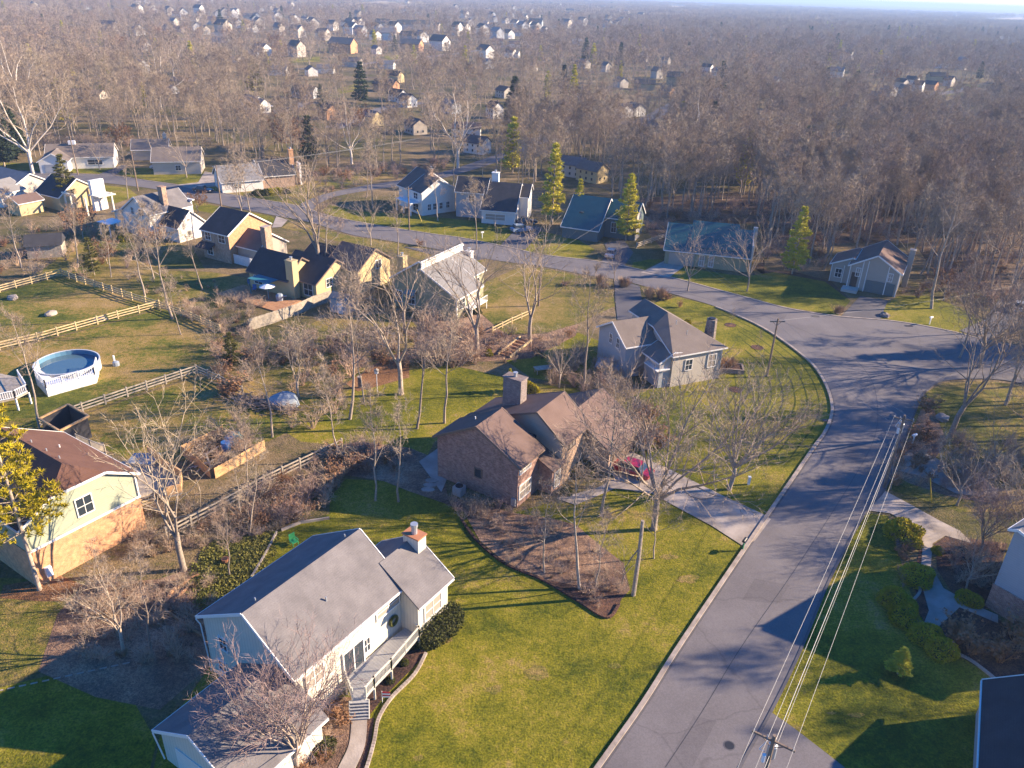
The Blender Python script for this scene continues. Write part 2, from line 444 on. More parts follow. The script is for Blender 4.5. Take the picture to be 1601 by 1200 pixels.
def inside(p, poly):
    x, y = p; c = False; j = len(poly) - 1
    for i in range(len(poly)):
        xi, yi = poly[i]; xj, yj = poly[j]
        if (yi > y) != (yj > y) and x < (xj - xi) * (y - yi) / (yj - yi) + xi: c = not c
        j = i
    return c
def offset(path, d):
    out = []
    for i, p in enumerate(path):
        a, b = path[max(i - 1, 0)], path[min(i + 1, len(path) - 1)]
        t = Vector((b[0] - a[0], b[1] - a[1])).normalized()
        out.append((p[0] - t.y * d, p[1] + t.x * d))
    return out
def struct(name, mb, mat): return tag(mb.build(name, mat), kind='structure')

# ================================================================ THE SETTING
FARR = 26000.0
m = MB(); m.sheet([(-FARR, -600), (FARR, -600), (FARR, FARR), (-FARR, FARR)], 0.0); struct('ground', m, 'ground')
CLEAR = []                                   # plan outlines trees keep out of
LZ = [.003]
def lawn(px, mat='lawn', z=.012, name='lawn', clear=True, sm=0):
    p = GP(px)
    if name == 'wood_floor': z = .002
    else: LZ[0] += .0007; z = LZ[0]
    if sm: p = smooth_path(p + p[:1], sm)[:-1]
    struct(name, MB().sheet(p, z), mat)
    if clear: CLEAR.append(p)
    return p
# roads
near_kerb = [(640, 1640), (800, 1400), (940, 1200), (1010, 1100), (1075, 997), (1197, 815), (1250, 737), (1275, 700), (1292, 676), (1302, 650), (1302, 629), (1292, 600), (1272, 570), (1237, 541), (1200, 516), (1160, 496), (1112, 477), (1060, 462), (1010, 448), (960, 436), (912, 429), (850, 417), (770, 406), (675, 388), (600, 375), (550, 367), (482, 347), (425, 336), (350, 321), (300, 310), (250, 297), (200, 290), (140, 284), (60, 280), (-120, 276)]
far_kerb = [(-120, 262), (0, 266), (60, 270), (120, 272), (175, 275), (225, 282), (275, 289), (337, 300), (400, 311), (470, 323), (507, 336), (575, 350), (675, 366), (720, 372), (800, 388), (850, 399), (947, 411), (1045, 433), (1150, 461), (1225, 481), (1300, 494), (1400, 503), (1480, 517), (1540, 532), (1620, 548), (1760, 580)]
right_kerb = [(1760, 640), (1601, 600), (1540, 592), (1475, 595), (1448, 610), (1435, 630), (1410, 695), (1382, 764), (1352, 800), (1297, 902), (1250, 1015), (1203, 1112), (1154, 1200), (1050, 1400), (940, 1640)]
nk, fk, rk = smooth_path(GP(near_kerb)), smooth_path(GP(far_kerb)), smooth_path(GP(right_kerb))
road_poly = nk + fk + rk
struct('road', MB().sheet(road_poly, .058), 'asphalt'); CLEAR.append(road_poly)
br_lo, br_hi = [(482, 338), (500, 318), (530, 306), (580, 297), (640, 288), (705, 275), (760, 259), (800, 245), (840, 228), (880, 212)], [(470, 318), (505, 304), (560, 292), (640, 279), (695, 268), (740, 254), (780, 240), (815, 225), (850, 208)]
b1 = smooth_path(GP(br_lo)); b2 = smooth_path(GP(br_hi))
struct('side_road', MB().sheet(b1 + b2[::-1], .054), 'asphalt'); CLEAR.append(b1 + b2[::-1])
kn = MB().ribbon(offset(nk[:16 * 6], .17), .34, 0, .18); struct('kerb', kn, 'kerb'); struct('gutter', MB().ribbon(offset(nk[:16 * 6], -.1), .16, .05, .0605), 'asphalt_new')
kf = MB().ribbon(offset(fk, .15), .3, 0, .13); struct('kerb', kf, 'kerb')
kr = MB().ribbon(offset(rk, .10), .2, 0, .10); struct('kerb', kr, 'asphalt_new')
# tar seams on the road
sm_ = MB()
mid = [G(x, y) for x, y in ((1040, 1200), (1098, 1112), (1160, 1010), (1250, 880), (1330, 755), (1365, 690), (1372, 640), (1360, 590), (1320, 550), (1240, 510), (1150, 480), (1050, 452))]
sm_.ribbon(smooth_path(mid, 8), .045, .05, .062)
struct('road_seam', sm_, 'black')

for px in ([(1180, 905), (1235, 915), (1215, 945), (1160, 938)], [(1330, 690), (1375, 700), (1360, 745), (1312, 735)], [(1085, 1120), (1120, 1128), (1075, 1215), (1030, 1215)], [(1150, 470), (1230, 492), (1225, 500), (1142, 476)], [(880, 408), (930, 414), (925, 422), (870, 415)]):
    struct('road_patch', MB().sheet(GP(px), .0605), 'asphalt_patch')
# lawns
front_lawn = lawn([(200, 1420), (640, 1640), (800, 1400), (940, 1200), (1010, 1100), (1075, 997), (1197, 817), (1157, 850), (1112, 822), (1065, 797), (1020, 772), (987, 767), (960, 764), (900, 789), (870, 783), (800, 802), (720, 792), (690, 785), (640, 768), (600, 752), (540, 748), (516, 778), (515, 803), (430, 832), (393, 905), (360, 950), (330, 1040), (250, 1150)])
drive = [(984, 705), (1045, 733), (1117, 769), (1197, 806), (1205, 812), (1180, 846), (1160, 853), (1112, 822), (1065, 797), (1020, 772), (987, 767), (962, 764), (900, 790), (868, 779), (905, 771), (935, 762), (962, 748), (940, 725), (960, 690)]
CLEAR.append(GP(drive)); struct('driveway', MB().sheet(GP(drive), .063), 'concrete')
lawn([(430, 665), (480, 640), (560, 603), (640, 578), (700, 570), (740, 578), (800, 592), (880, 606), (935, 606), (945, 640), (900, 640), (760, 650), (680, 690), (655, 735), (590, 712), (520, 695), (470, 690)], name='lawn')
side_lawn = [(940, 690), (984, 703), (1045, 733), (1117, 769), (1195, 806)] + near_kerb[6:17] + [(1060, 464), (1028, 472), (1000, 480), (1000, 520), (1060, 560), (1040, 600), (985, 620), (955, 650)]
lawn(side_lawn)
# mowing tracks that follow the kerb
mt = MB(); base = smooth_path(GP(near_kerb[6:17]), 5)
for k in range(1, 9):
    mt.ribbon(offset(base, 1.45 * k + .2)[max(0, 3 - k):len(base) - k * 3], .2, 0, .0085)
struct('mowing_track', mt, M_ground('mown_track_grass', [(0, (.04, .055, .006)), (1, (.085, .095, .01))], .2, .6, 3, 9))
lawn([(742, 480), (760, 440), (812, 418), (850, 419), (912, 432), (955, 440), (962, 478), (905, 505), (850, 520), (790, 522)], 'lawn_dry')
lawn([(785, 560), (800, 545), (905, 520), (955, 540), (960, 585), (905, 604), (830, 590)])
lawn([(1047, 432), (1150, 459), (1225, 479), (1310, 493), (1330, 470), (1290, 440), (1210, 425), (1165, 432), (1080, 420), (1062, 412)])
lawn([(985, 424), (1040, 432), (1010, 420), (1040, 405), (1015, 405), (990, 410)])
lawn([(1376, 497), (1420, 504), (1480, 516), (1545, 532), (1560, 510), (1500, 480), (1450, 462), (1405, 462), (1385, 475)])
lawn([(1205, 1113), (1250, 1016), (1297, 903), (1352, 802), (1388, 806), (1400, 850), (1425, 930), (1470, 985), (1560, 1060), (1700, 1160), (1760, 1320), (1330, 1210), (1240, 1140)])
lawn([(1384, 764), (1410, 700), (1436, 632), (1450, 612), (1476, 598), (1540, 595), (1620, 605), (1720, 640), (1720, 800), (1560, 800), (1500, 800), (1440, 780)], 'lawn_dry')
# far side of the street and the houses left of it
lawn([(565, 352), (700, 371), (800, 391), (850, 400), (905, 408), (930, 390), (900, 372), (850, 362), (800, 360), (740, 345), (640, 335), (560, 330), (515, 320), (500, 330)], 'lawn')
lawn([(400, 309), (470, 321), (490, 310), (520, 296), (560, 285), (630, 276), (560, 272), (430, 290), (350, 290), (330, 298)], 'lawn_dry')
lawn([(225, 280), (275, 287), (335, 298), (350, 283), (330, 268), (260, 262), (200, 262), (180, 270)], 'lawn')
lawn([(0, 263), (60, 267), (120, 270), (175, 272), (180, 262), (120, 256), (0, 254)], 'lawn')
lawn([(455, 345), (550, 369), (640, 383), (675, 390), (760, 408), (700, 420), (640, 400), (560, 385), (480, 365), (440, 356)], 'lawn_dry')
lawn([(300, 313), (340, 322), (425, 338), (440, 350), (400, 352), (340, 335), (290, 325)], 'lawn')
lawn([(60, 284), (140, 287), (200, 293), (215, 305), (180, 318), (150, 310), (100, 296)], 'lawn')
# the fenced yards on the left
lawn([(-60, 470), (0, 457), (97, 431), (150, 448), (205, 468), (250, 481), (150, 510), (0, 547), (-60, 560)], 'pasture')
lawn([(-60, 564), (0, 550), (150, 512), (252, 482), (330, 512), (395, 545), (310, 586), (200, 620), (110, 655), (70, 666), (0, 700), (-60, 690)], 'pasture')
lawn([(75, 668), (200, 624), (312, 588), (400, 560), (450, 590), (520, 640), (420, 690), (330, 705), (240, 735), (160, 700)], 'pasture')
lawn([(395, 545), (500, 500), (600, 490), (700, 520), (640, 560), (560, 590), (440, 640), (400, 600)], 'lawn_dry', clear=False)
lawn([(175, 420), (330, 425), (420, 440), (380, 470), (300, 490), (200, 460), (130, 430), (120, 400)], 'lawn_dry', clear=False)
lawn([(40, 440), (95, 400), (140, 350), (300, 385), (320, 420), (180, 415), (110, 430)], 'lawn_dry', z=.006, clear=False)
lawn([(-60, 1420), (180, 1420), (245, 1160), (200, 1080), (100, 1050), (-60, 1090)], 'lawn')
lawn([(-60, 1088), (60, 1050), (110, 980), (100, 930), (40, 905), (-60, 900)], 'lawn_dry')
for cx, cy, rx_, ry_ in ((838, 1052, 22, 14), (772, 1078, 16, 7), (655, 1185, 9, 5), (700, 1000, 10, 4), (1075, 905, 20, 7), (1340, 1118, 16, 4), (1300, 1115, 8, 3), (1045, 870, 14, 5), (1262, 675, 8, 3), (960, 1040, 12, 5)):
    rb3 = random.Random(cx); lawn([(cx + rx_ * math.cos(t) * rb3.uniform(.55, 1.2), cy + ry_ * math.sin(t) * rb3.uniform(.55, 1.2)) for t in np.linspace(0, 6.28, 15)[:-1]], 'lawn_dry', name='worn_patch', clear=False)
# beds and litter
bed = lawn([(640, 768), (690, 785), (725, 800), (750, 845), (790, 880), (850, 905), (900, 935), (948, 965), (962, 948), (985, 922), (975, 880), (935, 850), (900, 820), (860, 810), (810, 803), (760, 792), (700, 775), (690, 720), (640, 700), (560, 690), (510, 700), (520, 740), (600, 752)], 'litter', .018, 'planting_bed')
lawn([(845, 905), (900, 935), (948, 965), (968, 945), (975, 930), (900, 915)], 'mulch', .022, 'planting_bed')
lawn([(330, 850), (430, 830), (390, 905), (350, 945), (250, 930), (255, 900), (310, 890)], 'ivy_ground', .02, 'ground_cover', False)
lawn([(90, 960), (130, 915), (250, 905), (320, 880), (350, 945), (330, 1040), (250, 1110), (150, 1090), (60, 1050)], 'litter', .016, 'planting_bed', False)
lawn([(5, 915), (95, 900), (130, 915), (100, 940), (60, 940), (0, 935)], 'leaves_dead', .02, 'planting_bed', False)
lawn([(552, 1128), (575, 1122), (600, 1090), (640, 1050), (668, 1020), (650, 1010), (600, 1050), (575, 1090)], 'mulch', .018, 'planting_bed')
lawn([(470, 1130), (510, 1090), (552, 1090), (552, 1125), (545, 1165), (520, 1215), (430, 1260), (430, 1200)], 'litter', .018, 'planting_bed')
lawn([(575, 1124), (585, 1122), (580, 1160), (565, 1215), (530, 1290), (515, 1290), (555, 1210), (570, 1160)], 'mulch', .018, 'planting_bed')
lawn([(740, 480), (790, 524), (850, 522), (905, 506), (900, 525), (830, 560), (760, 565), (700, 565), (640, 560), (660, 510)], 'litter', .016, 'planting_bed', False)
lawn([(600, 560), (640, 545), (640, 590), (560, 612), (540, 600)], 'leaves_dead', .02, 'planting_bed', False)
lawn([(1393, 804), (1425, 808), (1440, 850), (1428, 900), (1440, 985), (1490, 1020), (1560, 1062), (1640, 1110), (1700, 1080), (1620, 1000), (1560, 1000), (1500, 965), (1440, 905), (1448, 860), (1430, 815)], 'mulch', .02, 'planting_bed')
lawn([(1462, 850), (1480, 838), (1540, 845), (1575, 850), (1545, 950), (1530, 955), (1490, 930), (1465, 890)], 'mulch', .02, 'planting_bed')
lawn([(1470, 1000), (1500, 950), (1545, 955), (1600, 1000), (1660, 1040), (1600, 1060), (1540, 1050)], 'mulch', .022, 'planting_bed')
lawn([(1390, 735), (1420, 690), (1440, 640), (1460, 640), (1480, 690), (1460, 720), (1500, 745), (1560, 770), (1560, 790), (1480, 775), (1420, 755)], 'litter', .02, 'planting_bed')
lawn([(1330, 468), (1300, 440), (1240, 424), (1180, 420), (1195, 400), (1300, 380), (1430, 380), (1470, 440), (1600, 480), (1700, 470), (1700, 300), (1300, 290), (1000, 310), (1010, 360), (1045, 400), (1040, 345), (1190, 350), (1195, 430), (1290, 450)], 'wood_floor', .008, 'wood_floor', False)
# drives
DZ = [.064]
def drive_(px, mat='concrete', z=.024, name='driveway'):
    p = GP(px); DZ[0] += .0006; z = DZ[0]; struct(name, MB().sheet(p, z), mat); CLEAR.append(p)
drive_([(1002, 426), (1040, 407), (1076, 412), (1046, 434)])
drive_([(1313, 497), (1345, 463), (1388, 470), (1376, 500)], 'asphalt_new')
drive_([(960, 436), (1000, 447), (1004, 470), (1000, 500), (965, 500), (962, 470)], 'asphalt_new')
drive_([(938, 412), (975, 418), (990, 395), (975, 375), (945, 380), (950, 396)], 'asphalt_new')
drive_([(780, 386), (803, 362), (840, 352), (848, 358), (822, 390)], 'asphalt_new')
drive_([(1204, 1113), (1240, 1138), (1320, 1200), (1420, 1290), (1300, 1400), (1060, 1390), (1154, 1200)], 'asphalt', .02)
drive_([(1354, 798), (1384, 768), (1425, 790), (1470, 815), (1500, 830), (1520, 850), (1478, 838), (1458, 850), (1455, 885), (1475, 920), (1520, 945), (1560, 962), (1560, 975), (1500, 950), (1462, 985), (1440, 985), (1452, 955), (1438, 905), (1442, 860), (1425, 822), (1392, 803)])
drive_([(1392, 733), (1408, 702), (1440, 705), (1500, 735), (1560, 765), (1560, 780), (1495, 772), (1440, 745)])
drive_([(1500, 517), (1540, 500), (1560, 470), (1640, 470), (1640, 500), (1570, 515), (1545, 533)], 'asphalt_new')
drive_([(150, 274), (190, 258), (200, 258), (180, 274)], 'asphalt_new')
drive_([(275, 289), (310, 285), (320, 268), (335, 270), (335, 284), (370, 283), (370, 288), (300, 295)])
drive_([(450, 344), (440, 355), (425, 356), (432, 338)])
drive_([(630, 386), (700, 405), (735, 410), (760, 404), (700, 392)], 'asphalt_new')
walk = smooth_path(GP([(562, 1124), (558, 1165), (540, 1205), (505, 1270), (470, 1320)]), 5)
struct('path', MB().ribbon(walk, 1.05, 0, .075), 'concrete')
for a_ in ([(470, 108), (560, 100), (690, 86), (790, 72), (830, 62)], [(240, 64), (300, 60), (400, 58)], [(560, 68), (640, 70), (710, 62), (800, 60)], [(400, 178), (440, 172), (480, 160)], [(520, 200), (600, 170), (660, 160)], [(930, 190), (1000, 190), (1060, 160)], [(1380, 170), (1440, 152), (1520, 138)]):
    rb_p = smooth_path(GP(a_), 5); struct('side_road', MB().ribbon(rb_p, 7.0, 0, .05), 'asphalt'); CLEAR.append(offset(rb_p, 6) + offset(rb_p, -6)[::-1])
# far tan fields and the low hazy ridge on the horizon
for px in ([(545, 5), (600, 1), (660, 8), (640, 12), (560, 9)], [(1040, 9), (1075, 9), (1075, 15), (1045, 15)], [(1090, 8), (1120, 9), (1120, 13), (1090, 12)], [(1540, 30), (1605, 26), (1605, 36), (1545, 36)]):
    lawn(px, M_noise('stubble_field', (.36, .26, .13), (.46, .34, .18), .02), .02, 'field')
for px in ([(1390, 165), (1405, 153), (1430, 150), (1440, 158), (1420, 170), (1395, 172)], [(1440, 158), (1480, 140), (1500, 136), (1505, 140), (1475, 152), (1450, 160)], [(1508, 133), (1525, 130), (1533, 134), (1515, 139)], [(1290, 145), (1350, 140), (1360, 145), (1300, 149)], [(1140, 118), (1170, 112), (1172, 118), (1142, 124)], [(528, 138), (560, 130), (565, 140), (530, 147)], [(255, 54), (285, 53), (286, 57), (256, 58)], [(1005, 178), (1022, 175), (1022, 186), (1003, 186)], [(600, 88), (660, 80), (670, 88), (610, 95)], [(450, 92), (500, 88), (500, 96), (455, 98)]):
    lawn(px, 'lawn', .03, 'lawn')
hm = MB(); rngh = random.Random(5); xs = np.linspace(-24000, 24000, 90); o = 0
prof = [(18000, 0), (20500, .55), (22000, 1.0), (24000, 0)]
for x in xs:
    h = 60 + 50 * math.sin(x / 5200 + 1) + 25 * math.sin(x / 1900) + rngh.uniform(-6, 6)
    for y, k in prof: hm.v.append((x, y, max(.5, h * k * .7) if k else -1))
for i in range(len(xs) - 1):
    for j in range(3): hm.f.append((i * 4 + j, (i + 1) * 4 + j, (i + 1) * 4 + j + 1, i * 4 + j + 1)); hm.m.append(0)
struct('hills', hm, M_noise('far_hills', (.06, .055, .045), (.09, .08, .06), .002))

# ================================================================ HOUSES
KEEP = []          # (x, y, radius) no trees there
WMAT = {}
def block(root, x0, x1, ridge, left, right, wall, roof, trim='trim', ov=.35, og=.3, clip=None, hip=None, ends=(True, True), rot=None, th=.17):
    """a roofed block: ridge=(y, z), left=(y, z at the wall), right=(y, z at the wall), x along the ridge"""
    yr, zr = ridge; yl, zl = left; yk, zk = right
    T = (lambda v: v) if rot is None else (lambda v: (rot[0] + v[0] * math.cos(rot[2]) - v[1] * math.sin(rot[2]), rot[1] + v[0] * math.sin(rot[2]) + v[1] * math.cos(rot[2]), v[2]))
    w = MB()
    sec = [(yk, 0), (yl, 0), (yl, zl), (yr, zr), (yk, zk)]
    vs = [T((x, y, z)) for x in (x0, x1) for y, z in sec]
    if clip:
        # clipped gable at the x0 end: cut the tip at height clip
        tl, tr = (clip - zl) / (zr - zl), (clip - zk) / (zr - zk)
        a, b = yl + (yr - yl) * tl, yk + (yr - yk) * tr; run = hip or (zr - clip) * 1.15
        vs = [T(v) for v in [(x0, yk, 0), (x0, yl, 0), (x0, yl, zl), (x0, a, clip), (x0, b, clip), (x0, yk, zk), (x1, yk, 0), (x1, yl, 0), (x1, yl, zl), (x1, yr, zr), (x1, yk, zk), (x0 + run, yr, zr)]]
        w.add(vs, [(0, 1, 2, 3, 4, 5), (10, 9, 8, 7, 6), (1, 7, 8, 2), (6, 0, 5, 10), (2, 8, 9, 11, 3), (5, 4, 11, 9, 10), (3, 11, 4)])
    else:
        w.add(vs, [(0, 1, 2, 3, 4), (9, 8, 7, 6, 5), (1, 6, 7, 2), (2, 7, 8, 3), (3, 8, 9, 4), (4, 9, 5, 0)])
    w.build('wall', wall, root)
    r = MB(); xa, xb = x0 - og, x1 + og
    sl, sr = (zr - zl) / (yl - yr), (zr - zk) / (yr - yk)
    eL, eR = (yl + ov, zl - sl * ov), (yk - ov, zk - sr * ov)
    up = .02
    def quad(P, side):
        top = [(x, y, z + th + up) for x, y, z in P]; bot = [(x, y, z + up) for x, y, z in P]
        n = len(P)
        r.add([T(v) for v in top + bot], [tuple(range(n)), tuple(range(2 * n - 1, n - 1, -1))] + [(i, n + i, n + (i + 1) % n, (i + 1) % n) for i in range(n)])
    if clip:
        q = .25
        quad([(xb, yr, zr), (xa, eL[0], eL[1])[0:1] + eL, ] if False else [(xb, yr, zr), (x0 + run, yr, zr), (xa, a, clip), (xa, eL[0], eL[1]), (xb, eL[0], eL[1])], 1)
        quad([(x0 + run, yr, zr), (xb, yr, zr), (xb, eR[0], eR[1]), (xa, eR[0], eR[1]), (xa, b, clip)], -1)
        quad([(x0 + run, yr, zr), (xa, b, clip), (xa, a, clip)], 0)
    else:
        quad([(xa, yr, zr), (xa, eL[0], eL[1]), (xb, eL[0], eL[1]), (xb, yr, zr)], 1)
        quad([(xb, yr, zr), (xb, eR[0], eR[1]), (xa, eR[0], eR[1]), (xa, yr, zr)], -1)
    rf = r.build('roof', roof, root)
    if trim:
        t = MB(); d = .10
        for k, xx in enumerate((xa - .035, xb + .035)):
            if not ends[k]: continue
            if clip and k == 0:
                pts = [(xx, eL[0], eL[1] + d), (xx, a, clip + d), (xx, b, clip + d), (xx, eR[0], eR[1] + d)]
            else:
                pts = [(xx, eL[0], eL[1] + d), (xx, yr, zr + d), (xx, eR[0], eR[1] + d)]
            for p, q in zip(pts[:-1], pts[1:]): t.beam(T(p), T(q), .06, .22)
        for e, sg in ((eL, 1), (eR, -1)):
            t.beam(T((xa, e[0] + sg * .05, e[1] + .06)), T((xb, e[0] + sg * .05, e[1] + .06)), .09, .16)
        t.build('roof_trim', trim, rf)
    return rf
def window(root, side, pos, u, z, w, h, pane='glass', frame='trim', mullion=True, name='window', rot=None):
    """side: 'x-','x+','y-','y+' = the wall's outward direction; pos = wall plane; u = place along the wall; z = centre height"""
    sg = 1 if side[1] == '+' else -1; f = MB(); p = MB(); t = .09
    def B(mb, du, dz, su, sz, out, thick):
        if side[0] == 'x': c, s = (pos + sg * out, u + du, z + dz), (thick, su, sz)
        else: c, s = (u + du, pos + sg * out, z + dz), (su, thick, sz)
        if rot is not None:
            c = (rot[0] + c[0] * math.cos(rot[2]) - c[1] * math.sin(rot[2]), rot[1] + c[0] * math.sin(rot[2]) + c[1] * math.cos(rot[2]), c[2])
            mb.box(c, s, rot[2])
        else: mb.box(c, s)
    B(f, -w / 2 - t / 2, 0, t, h + 2 * t, .04, .1); B(f, w / 2 + t / 2, 0, t, h + 2 * t, .04, .1)
    B(f, 0, h / 2 + t / 2, w, t, .04, .1); B(f, 0, -h / 2 - t / 2, w, t, .05, .14)
    if mullion: B(f, 0, 0, .05, h, .05, .05); B(f, 0, 0, w, .05, .052, .05)
    o = f.build(name, frame, root)
    B(p, 0, 0, w, h, .02, .05)
    p.build('pane', pane, o)
    return o
def chimney(root, x, y, w, d, h, mat='chimney_brick', z0=0.0, flue=True):
    m = MB(); m.box((x, y, (z0 + h) / 2), (w, d, h - z0)); m.box((x, y, h + .06), (w + .16, d + .16, .12))
    c = m.build('chimney', mat, root)
    if flue:
        k = MB(); k.tube([(x, y, h + .12), (x, y, h + .55)], .18, 8); k.tube([(x, y, h + .5), (x, y, h + .62)], .26, 8)
        k.build('chimney_cap', 'metal', c)
    return c
def house(label, org, ang, keep=9, name='house', group=None, cat='house'):
    h = thing(name, label, cat, org, R(ang), group)
    KEEP.append((org[0] + math.cos(R(ang)) * 5, org[1] + math.sin(R(ang)) * 5, keep))
    return h
def railing(parent, path, h=.95, mat='cream', step=.14, name='railing', posts=1.6):
    m = MB()
    for (x0, y0, z0), (x1, y1, z1) in zip(path[:-1], path[1:]):
        Ln = math.hypot(x1 - x0, y1 - y0)
        m.beam((x0, y0, z0 + h), (x1, y1, z1 + h), .11, .06); m.beam((x0, y0, z0 + .12), (x1, y1, z1 + .12), .05, .07)
        n = max(2, int(Ln / step))
        for i in range(n + 1):
            t = i / n; x, y, z = x0 + (x1 - x0) * t, y0 + (y1 - y0) * t, z0 + (z1 - z0) * t
            m.box((x, y, z + h / 2 + .05), (.045, .045, h - .1))
        k = max(1, int(Ln / posts))
        for i in range(k + 1):
            t = i / k; x, y, z = x0 + (x1 - x0) * t, y0 + (y1 - y0) * t, z0 + (z1 - z0) * t
            m.box((x, y, z + h / 2 + .04), (.11, .11, h + .12))
    return m.build(name, mat, parent)
MT['cream'] = M_plain('cream_paint', (.66, .62, .50), .55)
def vent(root, x, y, z, mat='metal', h=.35):
    return MB().tube([(x, y, z - .2), (x, y, z + h)], .06, 6).build('roof_vent', mat, root)

# ---- A  the nearest house
A = house('large pale house with grey shingle roof and a front deck, nearest the camera', (-16.81, 38.88), 57.6, 14)
block(A, 0, 10.4, (0, 8.2), (4.95, 5.35), (-4.05, 5.2), 'cream_board', 'shingle_grey')
block(A, 10.4, 14.0, (-2.4, 6.5), (.9, 4.4), (-5.75, 4.25), 'cream_board', 'shingle_grey', ends=(False, True))
block(A, -6.4, 0, (-2.4, 4.9), (1.3, 2.8), (-6.2, 2.7), 'cream_board', 'shingle_grey', ends=(True, False))
window(A, 'x-', 0, 3.05, 3.75, .75, 1.0); window(A, 'x-', 0, 3.6, 1.35, .75, .85)
window(A, 'y-', -4.05, 9.0, 4.2, 2.4, .9, 'curtain'); window(A, 'y-', -4.05, 6.6, 2.35, .55, 1.2)
window(A, 'y-', -4.05, 1.6, 3.6, 1.6, 1.3, 'curtain')
window(A, 'y-', -5.75, 12.1, 2.75, 1.9, 1.45, 'curtain')
dr = MB(); dr.box((5.2, -4.1, 2.25), (1.9, .12, 2.1)); do = dr.build('door', 'glass', A)
df = MB()
for u in (4.2, 5.2, 6.2): df.box((u, -4.12, 2.25), (.1, .16, 2.2))
df.box((5.2, -4.12, 3.4), (2.1, .16, .12)); df.build('door_frame', 'trim', do)
gd = MB(); gd.box((-6.44, -2.4, 1.1), (.1, 4.6, 2.15)); gd.build('garage_door', 'white_siding', A)
ch = MB(); ch.box((13.75, -2.75, 3.6), (.95, 1.5, 7.2)); c1 = ch.build('chimney', 'cream_board', A)
k = MB(); k.box((13.75, -2.75, 7.25), (1.1, 1.65, .12)); k.build('chimney_top', 'terracotta', c1)
k = MB(); k.tube([(13.75, -2.75, 7.3), (13.75, -2.75, 8.0)], .24, 10); k.tube([(13.75, -2.75, 7.95), (13.75, -2.75, 8.2)], .3, 10); k.build('flue_pipe', 'metal', c1)
for (x, y) in ((4.9, -2.2), (1.2, .5), (9.6, .5)): vent(A, x, y, 8.2 - abs(y) * .72 + .15)
vent(A, 11.2, -.9, 5.9)
MB().tube([(-.35, 5.3, 5.1), (-.2, 5.1, 4.6), (-.08, 5.0, 0.1)], .05, 6).build('downspout', 'white_paint', A); MB().tube([(-6.75, 1.6, 2.6), (-6.5, 1.4, .1)], .05, 6).build('downspout', 'white_paint', A)
# deck of the nearest house
dk = [G(x, y, 1.2) for x, y in ((655, 995), (637, 978), (604, 1003), (548, 1052), (541, 1066), (551, 1092), (572, 1090), (585, 1074), (612, 1046))]
D = thing('deck', 'grey board deck with cream railing and steps along the nearest house', 'deck', (*G(600, 1040), 0))
def rel(pts, o, z=None): return [(p[0] - o[0], p[1] - o[1]) + ((z,) if z is not None else tuple(p[2:])) for p in pts]
do_ = G(600, 1040)
MB().prism(rel(dk, do_), 1.05, 1.2).build('deck_floor', 'deck', D)
railing(D, rel([dk[6], dk[7], dk[8], dk[0], dk[1]], do_, 1.2), .95)
railing(D, rel([dk[4], dk[5]], do_, 1.2), .95)
for p in dk: MB().box((p[0] - do_[0], p[1] - do_[1], .53), (.14, .14, 1.05)).build('deck_post', 'cream', D)
sa, sb = Vector(G(561.5, 1092, 1.2)), Vector(G(562, 1125, 0)); st = MB(); dirv = (sb - sa)
for i in range(6):
    c = sa + dirv * ((i + .5) / 6); st.box((c.x - do_[0], c.y - do_[1], 1.0 - i * .17), (1.25, max(.3, dirv.length / 6 + .03), .07), math.atan2(dirv.y, dirv.x) + math.pi / 2)
st.build('steps', 'deck', D)
for sgn in (-1, 1):
    s2 = MB(); nn = Vector((-dirv.y, dirv.x)).normalized() * .66 * sgn
    s2.beam((sa.x - do_[0] + nn.x, sa.y - do_[1] + nn.y, 1.05), (sb.x - do_[0] + nn.x, sb.y - do_[1] + nn.y, .05), .06, .22); s2.build('stringer', 'cream', D)
Ap = lambda x, y, z=0.0: tuple((A.matrix_basis @ Vector((x, y, z)))) if False else (-16.81 + x * math.cos(R(57.6)) - y * math.sin(R(57.6)), 38.88 + x * math.sin(R(57.6)) + y * math.cos(R(57.6)), z)
# wreath
w = MB(); c0 = Ap(9.4, -4.22, 2.55); dx, dy = math.cos(R(57.6)), math.sin(R(57.6))
w.tube([(.38 * math.cos(t) * dx, .38 * math.cos(t) * dy, .38 * math.sin(t)) for t in np.linspace(0, 2 * math.pi, 17)], .12, 6)
wo = w.build('wreath', 'hedge_leaf'); wo.location = c0; tag(wo, 'dark green wreath hanging on the pale wall above the deck', 'wreath')

# ---- B  green-sided house
B = house('sage green house over a brick base with a reddish brown clipped roof', G(96, 726, 8.7), 147.3, 12)
block(B, -1.7, 9.6, (0, 8.7), (4.85, 5.95), (-4.85, 5.95), 'green_siding', 'shingle_red', clip=7.35)
mb = MB(); mb.box((3.95, 0, 1.75), (11.5, 9.86, 3.5)); br = mb.build('brick_base', 'orange_brick', B)
mb = MB()
mb.box((-1.83, 0, 3.55), (.1, 9.95, .2)); mb.box((3.95, -4.96, 3.55), (11.6, .1, .2)); mb.box((-1.76, -4.87, 4.7), (.14, .14, 2.3)); mb.box((-1.76, 4.87, 4.7), (.14, .14, 2.3)); mb.build('band_board', 'trim', B)
window(B, 'x-', -1.7, -.2, 5.25, 1.3, 1.6, 'glass')
vent(B, 4.6, -2.2, 7.5, 'white_paint', .4); vent(B, 1.2, -.5, 8.6, 'metal', .25); vent(B, 3.2, -.5, 8.6, 'metal', .25); vent(B, 5.6, -.5, 8.6, 'metal', .25)
mb = MB(); mb.box((-1.95, 3.9, 1.1), (.3, .5, .9)); mb.build('electric_meter', 'white_paint', B)

